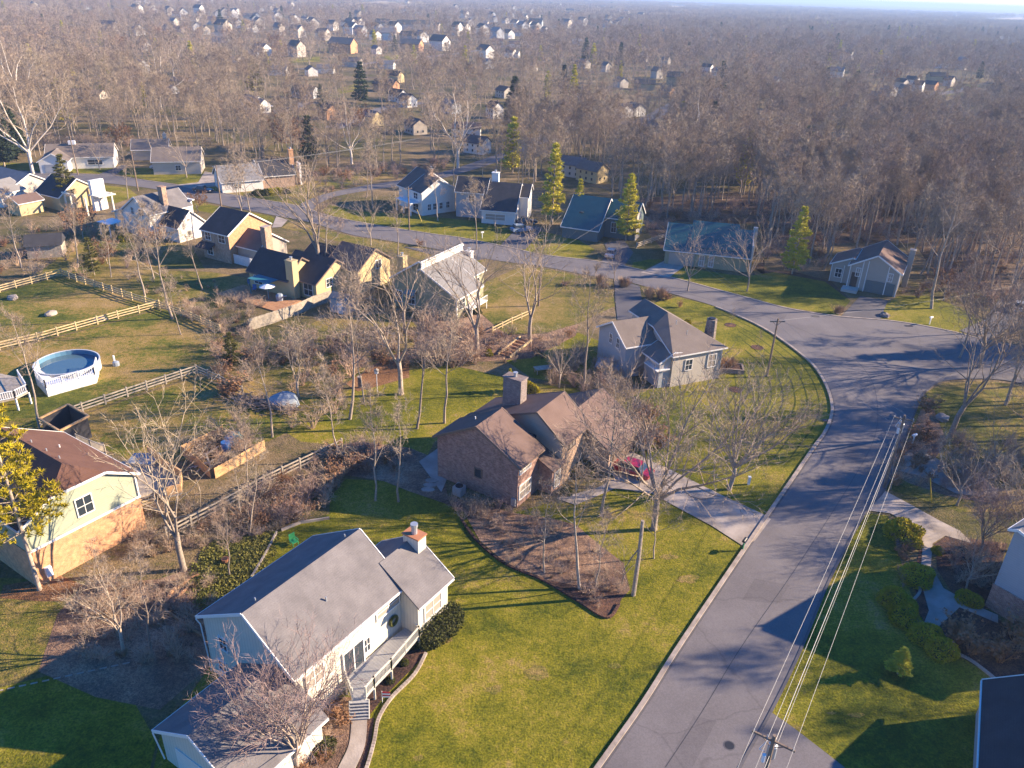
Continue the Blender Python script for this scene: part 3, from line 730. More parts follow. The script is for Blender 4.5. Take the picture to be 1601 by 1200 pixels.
# ---- C  brick house
C = house('red-brown brick house with a tall brick chimney and two brown gabled roofs', (-3.3, 65.28), 58, 14)
block(C, .3, 4.2, (0, 7.5), (4.9, 4.8), (-4.75, 4.8), 'brick', 'shingle_brown', 'brown_trim')
block(C, 4.2, 6.1, (1.2, 6.4), (4.9, 4.6), (-6.3, 2.9), 'brick', 'shingle_brown', None)
block(C, 6.1, 11.0, (-3.3, 7.55), (4.9, 4.3), (-6.3, 5.1), 'tan_brick', 'shingle_brown', 'brown_trim')
block(C, 11.0, 17.5, (-4.6, 5.7), (.2, 3.3), (-9.2, 2.7), 'tan_brick', 'shingle_brown', 'brown_trim', ends=(False, True))
mb = MB(); mb.box((6.02, -1.9, 5.5), (.12, 7.6, 1.2)); 
ws = MB(); ws.add([(6.04, -6.25, 2.6), (6.04, 1.5, 2.6), (6.04, 1.5, 5.6), (6.04, -3.3, 7.4), (6.04, -6.25, 5.1), (6.1, -6.25, 2.6), (6.1, 1.5, 2.6), (6.1, 1.5, 5.6), (6.1, -3.3, 7.4), (6.1, -6.25, 5.1)], [(0, 1, 2, 3, 4), (9, 8, 7, 6, 5), (0, 5, 6, 1), (1, 6, 7, 2), (2, 7, 8, 3), (3, 8, 9, 4), (4, 9, 5, 0)])
ws.build('board_cladding', 'tan_siding', C)
sk = MB(); sk.box((5.1, -3.0, 5.2), (.8, 1.1, .25)); sk.build('skylight', 'glass', C)
chimney(C, 9.0, 1.35, 1.2, 2.2, 8.9)
window(C, 'x-', .3, -.15, 2.3, .75, .9, 'glass', 'brown_trim', False)
window(C, 'y-', -4.75, 1.5, 4.05, 1.9, .6, 'curtain', 'trim'); window(C, 'y-', -4.75, 1.6, 1.55, 2.0, 1.5, 'curtain', 'trim')
window(C, 'y-', -6.3, 5.2, 1.4, 1.0, 1.7, 'curtain', 'trim'); window(C, 'y-', -6.3, 8.0, 4.2, 1.2, .9, 'curtain', 'brown_trim')
window(C, 'x+', 17.5, -4.5, 1.3, 2.4, 1.3, 'curtain', 'trim')
vent(C, 2.6, 1.9, 6.6, 'white_paint', .35); vent(C, 9.6, 2.9, 5.2, 'white_paint', .35)
mb = MB(); mb.box((.2, -4.4, .6), (.2, .5, .8)); mb.build('utility_box', 'metal', C)
gdm = MB(); gdm.box((14.2, -9.25, 1.15), (4.6, .1, 2.2)); gdm.build('garage_door', 'brown_trim', C)

# ---- D  tan hip-roofed house with stone chimney
Dh = house('tan house with brown hipped roofs and a round stone chimney beside the curved lawn', (19.47, 97.55), -64.9, 12)
dw = MB(); dw.prism([(-4.8, -1.4), (1.2, -1.4), (1.2, -1.9), (6.7, -2.3), (6.7, 5.4), (-4.8, 5.4)], 0, 4.42)
dw.box((-1.8, -1.3, 5.25), (6.0, .16, 1.7)); dw.add([(1.2, -1.86, 4.4), (6.7, -2.26, 4.4), (1.2, -1.86, 6.05), (1.2, -1.7, 4.4), (6.7, -2.1, 4.4), (1.2, -1.7, 6.05)], [(0, 1, 2), (5, 4, 3), (0, 3, 4, 1), (1, 4, 5, 2), (2, 5, 3, 0)]); dw.build('wall', 'beige_siding', Dh)
r1, r2 = (-5.1, .6, 7.4), (.4, .6, 7.4); ew, es, ee, en, ewn = (1.2, -2.0, 6.1), (7.1, -2.7, 4.35), (7.1, 5.8, 4.35), (-5.1, 5.8, 4.35), (-5.1, -1.8, 6.0)
dr_ = MB()
for poly in ((r2, ew, es), (r2, es, ee), (r1, r2, ee, en), (r2, r1, ewn, ew)):
    nq = len(poly); dr_.add([(x, y, z + .2) for x, y, z in poly] + [(x, y, z + .03) for x, y, z in poly], [tuple(range(nq)), tuple(range(2 * nq - 1, nq - 1, -1))] + [(q, nq + q, nq + (q + 1) % nq, (q + 1) % nq) for q in range(nq)])
drf = dr_.build('roof', 'shingle_tan', Dh); dt = MB()
for p, q in ((ew, es), (es, ee), (ee, en), (ewn, ew)): dt.beam((p[0], p[1], p[2] + .08), (q[0], q[1], q[2] + .08), .08, .18)
dt.build('roof_trim', 'trim', drf)
block(Dh, -.5, 4.6, (0, 6.6), (3.3, 4.6), (-3.5, 4.6), 'grey_siding', 'shingle_tan', rot=(-1.0, -2.0, R(-90)), ends=(False, True))
block(Dh, 3.0, 6.4, (-2.2, 4.7), (-1.0, 4.5), (-4.0, 3.7), 'grey_siding', 'shingle_tan')
sc = MB(); sc.tube([(3.0, 6.0, 0), (3.0, 6.0, 4.5), (3.0, 6.0, 6.9)], [.95, .8, .68], 10); cs = sc.build('stone_chimney', 'stone', Dh)
sc = MB(); sc.tube([(3.0, 6.0, 6.9), (3.0, 6.0, 7.05)], .45, 8); sc.build('chimney_cap', 'black', cs)
window(Dh, 'x+', 6.7, 3.8, 2.8, 1.2, 1.7, 'curtain'); window(Dh, 'x+', 6.7, .2, 2.8, 1.0, 1.4, 'glass')
window(Dh, 'y-', -2.26, 5.5, 2.0, 1.2, 1.4, 'glass'); window(Dh, 'y-', -6.6, -1.4, 4.2, .6, 1.3, 'glass'); window(Dh, 'y-', -6.6, .4, 4.2, .6, 1.3, 'glass')
vent(Dh, 2.8, .4, 7.0); vent(Dh, 5.5, .2, 6.7)
# covered porch and planter
pt = MB(); pt.box((5.2, -3.6, 2.6), (3.0, 2.0, .14)); pt.build('porch_roof', 'white_paint', Dh)

# ---- E  split shed roof
E_ = house('sage board house with a split shed roof and bright white clerestory wall', (-14.53, 113.77), 62.3, 12)
block(E_, 0, 7.0, (-.3, 6.9), (-.2, 6.85), (-6.6, 3.5), 'sage_board', 'shingle_pale', ends=(True, True))
block(E_, 7.0, 11.3, (-.3, 6.9), (-.2, 6.85), (-4.6, 4.55), 'sage_board', 'shingle_pale', ends=(False, True))
block(E_, 0, 11.3, (-.1, 8.0), (5.2, 4.6), (-.2, 7.95), 'sage_board', 'shingle_dark')
pw = MB(); pw.box((5.65, -.42, 7.5), (11.7, .18, 1.25)); pw.build('clerestory_wall', 'trim', E_)
window(E_, 'y-', -6.6, 1.4, 2.3, 1.7, 1.6, 'glass'); window(E_, 'y-', -6.6, 4.3, 2.4, 2.2, 1.6, 'curtain'); window(E_, 'y-', -6.6, 6.2, 2.4, .6, 1.6, 'glass')
window(E_, 'y-', -4.6, 9.2, 2.4, 1.3, 2.6, 'glass')
window(E_, 'x-', 0, 1.6, 1.8, 1.2, 1.7, 'glass'); window(E_, 'x-', 0, 4.0, 1.8, 1.2, 1.7, 'glass')
aw = MB(); aw.add([(-.05, .7, 3.3), (-.05, 2.5, 3.3), (-.9, 2.6, 2.75), (-.9, .6, 2.75), (-.05, .7, 3.2), (-.05, 2.5, 3.2), (-.9, 2.6, 2.65), (-.9, .6, 2.65)], [(0, 1, 2, 3), (7, 6, 5, 4), (0, 3, 7, 4), (1, 5, 6, 2), (3, 2, 6, 7), (0, 4, 5, 1)]); aw.build('awning', 'teal_canopy', E_)
chimney(E_, 11.7, -1.6, .8, 1.1, 6.9, 'trim')
for x in (2.6, 5.0, 7.4): vent(E_, x, -1.0, 6.6)
bl = MB(); bl.box((4.6, -7.3, 1.3), (4.6, 1.3, .15)); 
for u in np.linspace(2.4, 6.8, 12): bl.box((u, -7.9, 1.75), (.05, .05, .8))
bl.box((4.6, -7.9, 2.2), (4.6, .1, .08)); bl.box((2.4, -7.8, .6), (.12, .12, 1.2)); bl.box((6.8, -7.8, .6), (.12, .12, 1.2)); bl.build('balcony', 'trim', E_)
cor = MB(); cor.box((-.04, -6.6, 1.75), (.16, .2, 3.4)); cor.build('corner_board', 'trim', E_)

# ---- F  yellow house with dark roofs
F_ = house('yellow house with dark brown roofs and lit yellow gables, teal canopy behind it', (-41, 124.5), -30, 13)
block(F_, -1, 7.6, (0, 5.7), (4, 3.2), (-3.2, 2.9), 'yellow_siding', 'shingle_dark', 'brown_trim')
block(F_, 4, 12.2, (2.9, 5.5), (6.7, 3.0), (-1.7, 2.8), 'yellow_siding', 'shingle_dark', 'brown_trim')
block(F_, 9, 15.6, (8.6, 6.5), (12.4, 4.1), (4.4, 4.0), 'yellow_siding', 'shingle_brown', 'brown_trim')
block(F_, 3, 9.5, (8.0, 5.6), (11.5, 3.6), (4.4, 3.6), 'yellow_siding', 'shingle_dark', 'brown_trim')
chimney(F_, 8.3, -2.7, 1.5, 1.2, 6.1, 'yellow_siding')
chimney(F_, 19.0, 11.5, 1.2, 1.2, 5.2, 'yellow_siding'); 
window(F_, 'x+', 12.2, 1.2, 2.2, 1.3, 1.3, 'glass'); window(F_, 'x+', 15.6, 9.4, 3.8, 1.3, 1.3, 'glass'); window(F_, 'y-', -3.2, 1.0, 1.6, 1.8, 1.3, 'glass'); window(F_, 'y-', -1.7, 10.5, 1.5, 1.8, 1.9, 'glass')
can = MB(); can.box((3.8, -4.6, 2.7), (4.4, 2.6, .1))
for a in (1.8, 5.8): can.box((a, -5.7, 1.3), (.1, .1, 2.6))
can.build('patio_canopy', 'teal_canopy', F_)
pt = MB(); pt.box((4, -6.2, .08), (13, 5.5, .16)); pt.build('patio', 'timber', F_)

# ---- G  orange brick two-storey
Gh = house('two-storey orange brick house with a dark roof and tall brick chimney', (-53.85, 141.29), -29.6, 10)
block(Gh, .1, 6.8, (0, 8), (4.6, 5.2), (-5.0, 5.2), 'orange_brick', 'shingle_dark')
block(Gh, 6.8, 12.2, (-.4, 5.3), (3.2, 3.1), (-3.3, 3.1), 'tan_siding', 'shingle_brown')
chimney(Gh, 12.9, -1.9, 1.1, 1.5, 7.0, 'tan_brick', flue=False)
mb = MB(); mb.box((3.45, -5.05, 2.6), (6.9, .08, 5.2)); mb.build('stone_front', 'tan_brick', Gh)
window(Gh, 'y-', -5.09, 1.7, 4.2, 1.3, 1.3); window(Gh, 'y-', -5.09, 5.2, 4.2, 1.5, 1.3); window(Gh, 'y-', -5.09, 1.8, 1.5, 1.3, 1.3)
mb = MB(); mb.add([(-.2, -5.1, 3.1), (3.2, -5.1, 3.1), (3.4, -6.6, 2.3), (-.4, -6.6, 2.3), (-.2, -5.1, 2.95), (3.2, -5.1, 2.95), (3.4, -6.6, 2.15), (-.4, -6.6, 2.15)], [(3, 2, 1, 0), (4, 5, 6, 7), (0, 4, 7, 3), (1, 2, 6, 5), (3, 7, 6, 2), (0, 1, 5, 4)]); mb.build('porch_roof', 'shingle_dark', Gh)
fn = MB()
for u in np.arange(7.2, 12, .3): fn.box((u, -4.6, .9), (.2, .06, 1.7))
fn.box((9.6, -4.56, 1.3), (5, .06, .1)); fn.build('porch_screen', 'white_paint', Gh)

# ---- H  white farmhouse
H_ = house('white two-storey house with grey roof, brick chimney and low dark-roofed wing', (-72.39, 147.45), 59.7, 12)
block(H_, 0, 9.4, (0, 7.7), (4.3, 4.9), (-3.3, 5.0), 'white_siding', 'shingle_grey')
block(H_, 2.4, 8.6, (0, 5.5), (3.0, 2.9), (-3.0, 2.9), 'white_siding', 'shingle_dark', rot=(5.0, 0, R(-90)), ends=(False, True))
block(H_, 2.2, 7, (4.4, 5.0), (10.8, 2.9), (4.2, 4.95), 'white_siding', 'shingle_dark')
chimney(H_, 4.6, -2.0, 1.0, 1.3, 9.2, 'tan_brick', 3, False)
window(H_, 'x-', 0, 1.4, 5.0, .7, 1.3); window(H_, 'x-', 0, -1.2, 5.0, 1.2, 1.3); window(H_, 'x-', 2.2, 7, 2.2, 1.1, 1.2)
pg = MB()
for x in (-3.4, -.6):
    for y in (4.5, 7.5): pg.box((x, y, 1.25), (.16, .16, 2.5))
pg.box((-2, 6, 2.55), (3.4, 3.8, .12)); pg.build('porch', 'white_paint', H_)
po = MB(); po.box((9.9, -3.0, 3), (.3, .3, 6)); po.box((10.1, -1.5, 5.9), (.5, 4.2, .2)); po.build('tall_porch_post', 'white_paint', H_)

# ---- I, J
I_ = house('low house with a dark roof, pale yellow porch frames and a tall white wall', (-101.4, 171.9), -29.2, 12)
block(I_, 0, 8, (0, 6), (4.2, 3.4), (-4.4, 3.0), 'yellow_siding', 'shingle_dark')
wl = MB(); wl.box((13, 1.2, 3.2), (.9, 3.0, 6.4)); wl.build('tall_white_wall', 'trim', I_)
fr = MB()
for x in (8.5, 10.5, 15.5):
    for y in (-3.5, 2.5): fr.box((x, y, 1.9), (.3, .3, 3.8))
for y in (-3.5, 2.5): fr.box((10, y, 3.8), (4.4, .3, .3))
fr.box((14.3, 1.2, 3.4), (3.6, 4.0, .22)); fr.build('porch_frame', 'cream', I_)
block(I_, 1, 6, (0, 3.6), (2.2, 2.6), (-2.2, 2.6), 'yellow_siding', 'shingle_brown', rot=(3.2, -5.6, R(-90)))
window(I_, 'x+', 8, -1.5, 1.8, 1.3, 1.3)
J_ = house('low house with pale grey hipped roofs at the left edge beside the street', (-116.1, 178.8), -30.5, 12)
block(J_, -4, 9.6, (0, 5.4), (4.2, 3), (-4.6, 3), 'beige_siding', 'shingle_pale')
block(J_, 0, 6, (0, 4.8), (3.4, 2.9), (-3.4, 2.9), 'white_siding', 'shingle_pale', rot=(7.6, -3.5, R(-75)))
# ---- K ranch, L, M
K_ = house('long white ranch house with brown roof and bright gable end by the street', (-115.4, 209.4), 17.7, 13)
block(K_, -7, 8.6, (0, 5.5), (4.2, 3), (-4.1, 3), 'white_siding', 'shingle_tan')
block(K_, -3.5, 3.5, (0, 4.7), (3.2, 2.9), (-3.2, 2.9), 'white_siding', 'shingle_tan', rot=(-4.5, -5.5, R(-90)))
mb = MB(); mb.box((-1.0, -.5, 6.0), (1.6, 1.0, .9)); mb.build('roof_vent', 'white_paint', K_)
window(K_, 'y-', -4.1, 4.2, 1.6, 3.4, 1.2); window(K_, 'x+', 8.6, .5, 1.7, 1.4, 1.2)
mb = MB(); mb.box((-4.5, -9.05, 1.2), (4, .1, 2)); mb.build('garage_door', 'grey_siding', K_)
L1 = house('low brown-roofed house half hidden by bare trees right of the white ranch', G(222, 250), 16, 10)
block(L1, -2, 7, (3, 5), (6.5, 2.9), (-.5, 2.9), 'tan_siding', 'shingle_tan'); window(L1, 'y-', -.5, 5, 1.5, 1.2, 1.2)
chimney(L1, 6.2, 3.6, .9, .9, 6.2, 'beige_siding')
L2 = house('tan house whose broad lit gable with a small window faces the street', (-90.1, 206.8), 14, 10)
block(L2, -4, 7.4, (0, 6), (4.2, 3.3), (-4.2, 3.3), 'beige_siding', 'shingle_tan'); window(L2, 'x+', 7.4, .8, 2.0, 1.5, 1.2); window(L2, 'y-', -4.2, 2, 1.6, 1.2, 1.2)
M_ = house('low grey-roofed house with an orange brick chimney behind the street corner', (-71.6, 189.2), 30, 12)
block(M_, -.5, 9, (0, 5.3), (4.2, 2.8), (-5, 2.6), 'white_siding', 'shingle_pale'); block(M_, 9, 17, (1, 6), (5, 3), (-3.6, 3), 'tan_brick', 'shingle_dark')
chimney(M_, 17.3, -.5, 1.1, 1.2, 8.2, 'orange_brick'); mb = MB(); mb.box((18.8, -1.4, 2.6), (.5, 2.6, 5.2)); mb.build('white_wall', 'trim', M_)
window(M_, 'y-', -5, 3, 1.4, 1.6, 1.0)
# ---- N, O across the street
N_ = house('white house with a purple-brown roof stepping down in two gables across the street', (-22.3, 179.2), -52.1, 10)
block(N_, 2.2, 7.6, (0, 7.5), (4.4, 5), (-4.2, 5), 'white_siding', 'shingle_brown'); block(N_, -3.5, 2.2, (1.5, 7.9), (5.4, 5.2), (-3.6, 4.6), 'white_siding', 'shingle_brown')
for u in (-2.4, -1.0, .6, 2.4): window(N_, 'x+', 7.6, u, 1.7, .8, 1.3, 'glass')
window(N_, 'y-', -4.2, 5, 3.9, 1.6, 1.2); window(N_, 'y-', -4.2, 5, 1.4, 2.2, 1.6); chimney(N_, 2.2, 1.5, .8, .8, 8.6, 'tan_brick')
pr = MB(); pr.box((3.4, -5.4, 2.7), (6.5, 2.4, .2))
for x in (.4, 3.4, 6.4): pr.box((x, -6.4, 1.3), (.2, .2, 2.6))
pr.build('porch', 'white_paint', N_)
O_ = house('pale house with long dark roof, white chimney and lit gable wall across the street', (-9.7, 173.25), -9.4, 11)
block(O_, 3.0, 10.2, (0, 7.4), (2.6, 5.8), (-6.3, 3.0), 'white_siding', 'shingle_dark'); block(O_, -3.5, 3.0, (.6, 8.0), (4, 5.4), (-2.6, 5.6), 'grey_siding', 'shingle_dark')
block(O_, 10.2, 12.2, (1.4, 7.2), (3.8, 5.6), (-1.6, 5.2), 'white_siding', 'shingle_dark')
chimney(O_, 4.4, 1.4, 1.5, 1.2, 9.2, 'trim'); window(O_, 'x+', 10.2, -2.6, 1.7, 1.6, 1.8, 'curtain'); window(O_, 'y-', -2.6, 0, 4.2, 1.2, 1.3); window(O_, 'y-', -6.3, 6, 1.5, 4.2, 1.2, 'curtain')
# ---- P, Q, R beyond the bend
P_ = house('dark green-grey house with a steep blue-green roof behind yellow-green pines', (13.2, 163.9), -21.7, 10)
block(P_, -1.5, 6, (0, 7.2), (4, 4), (-7.2, 2.4), 'teal_siding', 'shingle_teal'); block(P_, 6, 12.2, (1.4, 6.8), (5, 4), (-2.6, 4.2), 'teal_siding', 'shingle_teal')
window(P_, 'x+', 12.2, .6, 3.2, 1.2, 1.6); window(P_, 'y-', -2.6, 8, 2.2, 1.0, 2.0); window(P_, 'y-', -2.6, 10.4, 2.4, 1.4, 2.0, 'curtain')
mb = MB(); mb.box((1.5, -4.5, 4.95), (.7, .9, .2)); mb.build('skylight', 'glass', P_)
mb = MB(); mb.box((12.5, -.8, 2.6), (.3, 3.4, 5.2)); mb.build('wooden_screen', 'beige_siding', P_)
qx, qy = G(1052, 349, 6.3)
Q_ = house('long house with a wide blue-green roof and pale driveway beyond the bend', (qx, qy), -14, 12)
block(Q_, -.5, 14.6, (0, 6.3), (5, 3.4), (-5.4, 2.8), 'sage_board', 'shingle_teal'); block(Q_, 4, 12, (1.0, 6.9), (5, 4.2), (-4.4, 3.6), 'sage_board', 'shingle_teal', None)
mb = MB(); mb.box((2.6, -5.46, 1.15), (4.6, .1, 2.2)); mb.build('garage_door', 'tan_siding', Q_)
window(Q_, 'y-', -5.4, 6.3, 1.3, .8, 1.9, 'curtain'); window(Q_, 'y-', -5.4, 8, 1.3, .8, 1.9, 'curtain'); window(Q_, 'x+', 14.6, -1, 2.6, 1.4, 1.6)
mb = MB(); mb.box((15.0, -1.5, 2.6), (.25, 8.8, 4.6)); mb.box((15.3, 2.6, 3.2), (.8, .9, 6.4)); mb.build('lit_end_screen', 'beige_siding', Q_)
R_ = house('tan garage-fronted house with white trim strips at the edge of the wood', (60.65, 128.7), 61, 10)
block(R_, 1.6, 12.4, (0, 6.5), (4, 4.2), (-4, 4.1), 'tan_siding', 'shingle_brown'); block(R_, 4.2, 11, (4.05, 4.7), (7.3, 3.2), (4.0, 4.68), 'tan_siding', 'shingle_brown')
mb = MB(); mb.box((1.54, -1.3, 1.1), (.1, 4.6, 2.1)); mb.build('garage_door', 'teal_siding', R_)
window(R_, 'x-', 1.6, 2.6, 3.2, .6, 1.4, 'curtain'); window(R_, 'x-', 1.6, -2.6, 3.2, .6, 1.3, 'curtain'); window(R_, 'x-', 4.2, 6.0, 1.7, 1.0, 1.5)
tr = MB()
for y, hgt in ((3.95, 4.2), (2.0, 5.2), (1.2, 5.4), (-3.95, 4.1), (-2.1, 5.0)): tr.box((1.52, y, hgt / 2), (.08, .13, hgt))
for y in (7.25, 5.2): tr.box((4.12, y, 1.6), (.08, .12, 3.2))
tr.build('trim_strip', 'trim', R_)
mb = MB(); mb.box((1.58, 3.0, 1.6), (.06, 1.1, 2.9)); mb.build('entry_shade_panel', 'black', R_); mb = MB(); mb.box((.4, 3.2, .25), (2.2, 2.6, .5)); mb.build('porch_step', 'beige_siding', R_)  # flat black panel on the wall paints the shade of the entry
chimney(R_, 9, -4.7, 1.2, .9, 6.6, 'tan_siding', flue=False)
# ---- S, T on the right edge
S_ = house('tall pale house with a sloping pale roof at the right edge above the curving path', (40.4, 51.4), 35, 13)
block(S_, 0, 12, (-.3, 8.0), (0, 7.85), (-9, 5.7), 'grey_siding', 'shingle_pale'); window(S_, 'x-', 0, -6.0, 4.4, 1.1, 1.2)
mb = MB(); mb.box((-.05, -4.5, 1.2), (.12, 9.1, 2.4)); mb.build('dark_base', 'brick', S_)
ds = MB(); ds.tube([(2.0, -.8, 7.8), (2.0, -.8, 8.7)], .04, 6); c0 = Vector((1.95, -.75, 8.8))
for q in range(3): ds.tube([c0 + Vector((-.05 * q, -.05 * q, .02 * q)), c0 + Vector((-.05 * q - .05, -.05 * q - .05, .02 * q + .02))], .14 + .12 * q, 12)
ds.build('satellite_dish', 'white_paint', S_)
T_ = house('house of which only a dark blue-grey roof slope shows in the lower right corner', (37.6, 37.9), -119, 10)
block(T_, 0, 12, (0, 6.4), (3.9, 3.5), (-4.4, 3.0), 'grey_siding', 'shingle_dark')

# ================================================================ PLANTS
def rot_about(v, axis, a): return Matrix.Rotation(a, 3, axis) @ v
class Tree:
    """bare branching tree of height H; trunk mesh = trunk and limbs, crown mesh = branches and twigs"""
    def __init__(s, seed, H=15., form='tall', limbs=12, n2=6, n3=5, n4=5, tw=.02, tl=.7, r0=.2, sides=(7, 5, 4, 3), first=.35, spread=.3, narrow=1.0, crook=.10):
        s.r = random.Random(seed); s.T, s.C = MB(), MB(); s.p = dict(n2=n2, n3=n3, n4=n4, tw=tw, tl=tl, sides=sides, crook=crook)
        r = s.r; up = Vector((0, 0, 1))
        if form == 'broad':                       # short trunk dividing into ascending limbs
            th = H * r.uniform(.22, .28); pts = [Vector((0, 0, -.3)), Vector((0, 0, .3)), Vector((r.uniform(-.1, .1), r.uniform(-.1, .1), th * .6)), Vector((r.uniform(-.2, .2), r.uniform(-.2, .2), th))]
            s.T.tube(pts, [r0 * 1.5, r0 * 1.05, r0 * .95, r0 * .85], sides[0])
            for k in range(limbs):
                az = 2 * math.pi * (k + r.uniform(-.25, .25)) / limbs; tilt = R((r.uniform(14, 30) if k % 3 == 0 else r.uniform(28, 58)) * narrow)
                d = Vector((math.cos(az) * math.sin(tilt), math.sin(az) * math.sin(tilt), math.cos(tilt)))
                s.grow(pts[-1] - up * r.uniform(0, .25) * th, d, r0 * r.uniform(.42, .6), (H - th) * r.uniform(.78, 1.0) * (1 - .12 * tilt), 1)
        else:
            n = 7; x = y = 0.0; pts = [Vector((0, 0, -.3))]; top = H * .97; dx, dy = r.uniform(-.012, .012), r.uniform(-.012, .012)
            for i in range(n + 1):
                t = i / n; pts.append(Vector((x, y, top * t))); x += H * (dx + r.uniform(-1, 1) * crook * .2); y += H * (dy + r.uniform(-1, 1) * crook * .2)
            rad = [r0 * 1.4] + [r0 * (1.08 - .98 * (i / n) ** .85) for i in range(n + 1)]
            s.T.tube(pts, rad, sides[0])
            for k in range(limbs):
                t = first + (1 - first) * ((k + r.uniform(.1, .9)) / limbs); i = min(n - 1, int(t * n)); q = pts[i + 1].lerp(pts[i + 2], t * n - i)
                az = k * 2.4 + r.uniform(-.5, .5); tilt = R(r.uniform(32, 62) * (1.15 - .45 * t))
                d = Vector((math.cos(az) * math.sin(tilt), math.sin(az) * math.sin(tilt), math.cos(tilt)))
                Ln = H * spread * r.uniform(.65, 1.25) * (1.15 - .75 * (t - first) / (1 - first))
                s.grow(q, d, max(.012, r0 * .42 * (1.1 - t)), Ln, 1)
    def grow(s, p, d, r0, Ln, lvl):
        r, P = s.r, s.p; n = 4 if lvl == 1 else (3 if lvl == 2 else 2); pts = [p.copy()]; q = p.copy(); d = d.copy()
        for i in range(n):
            d = (d + Vector((r.uniform(-1, 1), r.uniform(-1, 1), r.uniform(-.6, 1.0))) * (.13 + P['crook'])).normalized(); q = q + d * Ln / n; pts.append(q.copy())
        mb = s.T if lvl == 1 else s.C
        if lvl < 3: mb.tube(pts, [r0 * (1 - .8 * i / n) for i in range(n + 1)], P['sides'][lvl], cap=False)
        else:
            w = max(P['tw'], r0); s.strip(pts, w)
        nc = P['n2'] if lvl == 1 else (P['n3'] if lvl == 2 else P['n4'])
        for k in range(nc):
            t = .25 + .75 * (k + r.random()) / nc; i = min(n - 1, int(t * n)); b = pts[i].lerp(pts[i + 1], t * n - i); dd = (pts[i + 1] - pts[i]).normalized()
            ax = dd.cross(Vector((r.uniform(-1, 1), r.uniform(-1, 1), r.uniform(-1, 1))))
            if ax.length < 1e-3: continue
            nd = rot_about(dd, ax.normalized(), R(r.uniform(24, 58))); nd.z += .12; nd.normalize()
            if lvl < 3: s.grow(b, nd, max(.008, r0 * .5 * (1.1 - .6 * t)), Ln * r.uniform(.38, .62) * (1.15 - .4 * t), lvl + 1)
            else:
                L2 = P['tl'] * r.uniform(.6, 1.3); e = b + nd * L2; sd = nd.cross(Vector((r.uniform(-1, 1), r.uniform(-1, 1), r.uniform(-1, 1)))).normalized() * P['tw'] * .5
                s.C.add([b - sd, b + sd, e], [(0, 1, 2)])
    def strip(s, pts, w):
        r = s.r; sd = (pts[-1] - pts[0]).cross(Vector((r.uniform(-1, 1), r.uniform(-1, 1), r.uniform(-1, 1))))
        if sd.length < 1e-4: return
        sd = sd.normalized() * w * .5; k = len(pts); vs = []
        for i, p in enumerate(pts): f = 1 - .6 * i / (k - 1); vs += [p - sd * f, p + sd * f]
        s.C.add(vs, [(2 * i, 2 * i + 1, 2 * i + 3, 2 * i + 2) for i in range(k - 1)])
def make_pine(seed, H=14., rad=3.2, whorls=15, per=6, first=.18, tuft=9, tl=.42, tw=.09, droop=-.12, layered=True, gap=.75):
    r = random.Random(seed); T, C = MB(), MB()
    T.tube([(0, 0, -.3), (0, 0, .4), (.08, .05, H * .5), (0, 0, H * .985)], [H * .016, H * .0125, H * .008, .03], 7)
    for w in range(whorls):
        t = first + (1 - first) * (w + r.uniform(0, .5)) / whorls; z = H * t; base = rad * (1.0 - ((t - first) / (1 - first)) ** 1.5 * .93) * (.75 + .25 * min(1, (t - first) / .12 + .3))
        for k in range(per):
            if r.random() > gap + .2: continue
            az = 2 * math.pi * (k + r.uniform(-.35, .35)) / per + w * 1.1; Ln = base * r.uniform(.6, 1.15)
            d = Vector((math.cos(az), math.sin(az), droop + .55 * t)); d.normalize(); e = Vector((0, 0, z)) + d * Ln; e.z += .10 * Ln
            T.tube([(0, 0, z), Vector((0, 0, z)) + d * Ln * .6, e], [.05, .035, .012], 4, cap=False)
            nt = max(4, int(Ln / .22))
            for j in range(nt):
                f = .28 + .72 * (j + r.random()) / nt; c = Vector((0, 0, z)).lerp(e, f); side = Vector((-d.y, d.x, 0)) * r.uniform(-.34, .34) * Ln * (1.1 - f * .6); c += side + Vector((0, 0, r.uniform(-.10, .14)))
                for q in range(tuft):
                    v = Vector((r.gauss(0, 1), r.gauss(0, 1), r.gauss(.35, .6))).normalized(); v = (v + d * .5).normalized(); sd = v.cross(Vector((r.uniform(-1, 1), r.uniform(-1, 1), r.uniform(-1, 1)))).normalized() * tw * .5
                    C.add([c - sd, c + sd, c + v * tl * r.uniform(.7, 1.3)], [(0, 1, 2)])
    return T, C
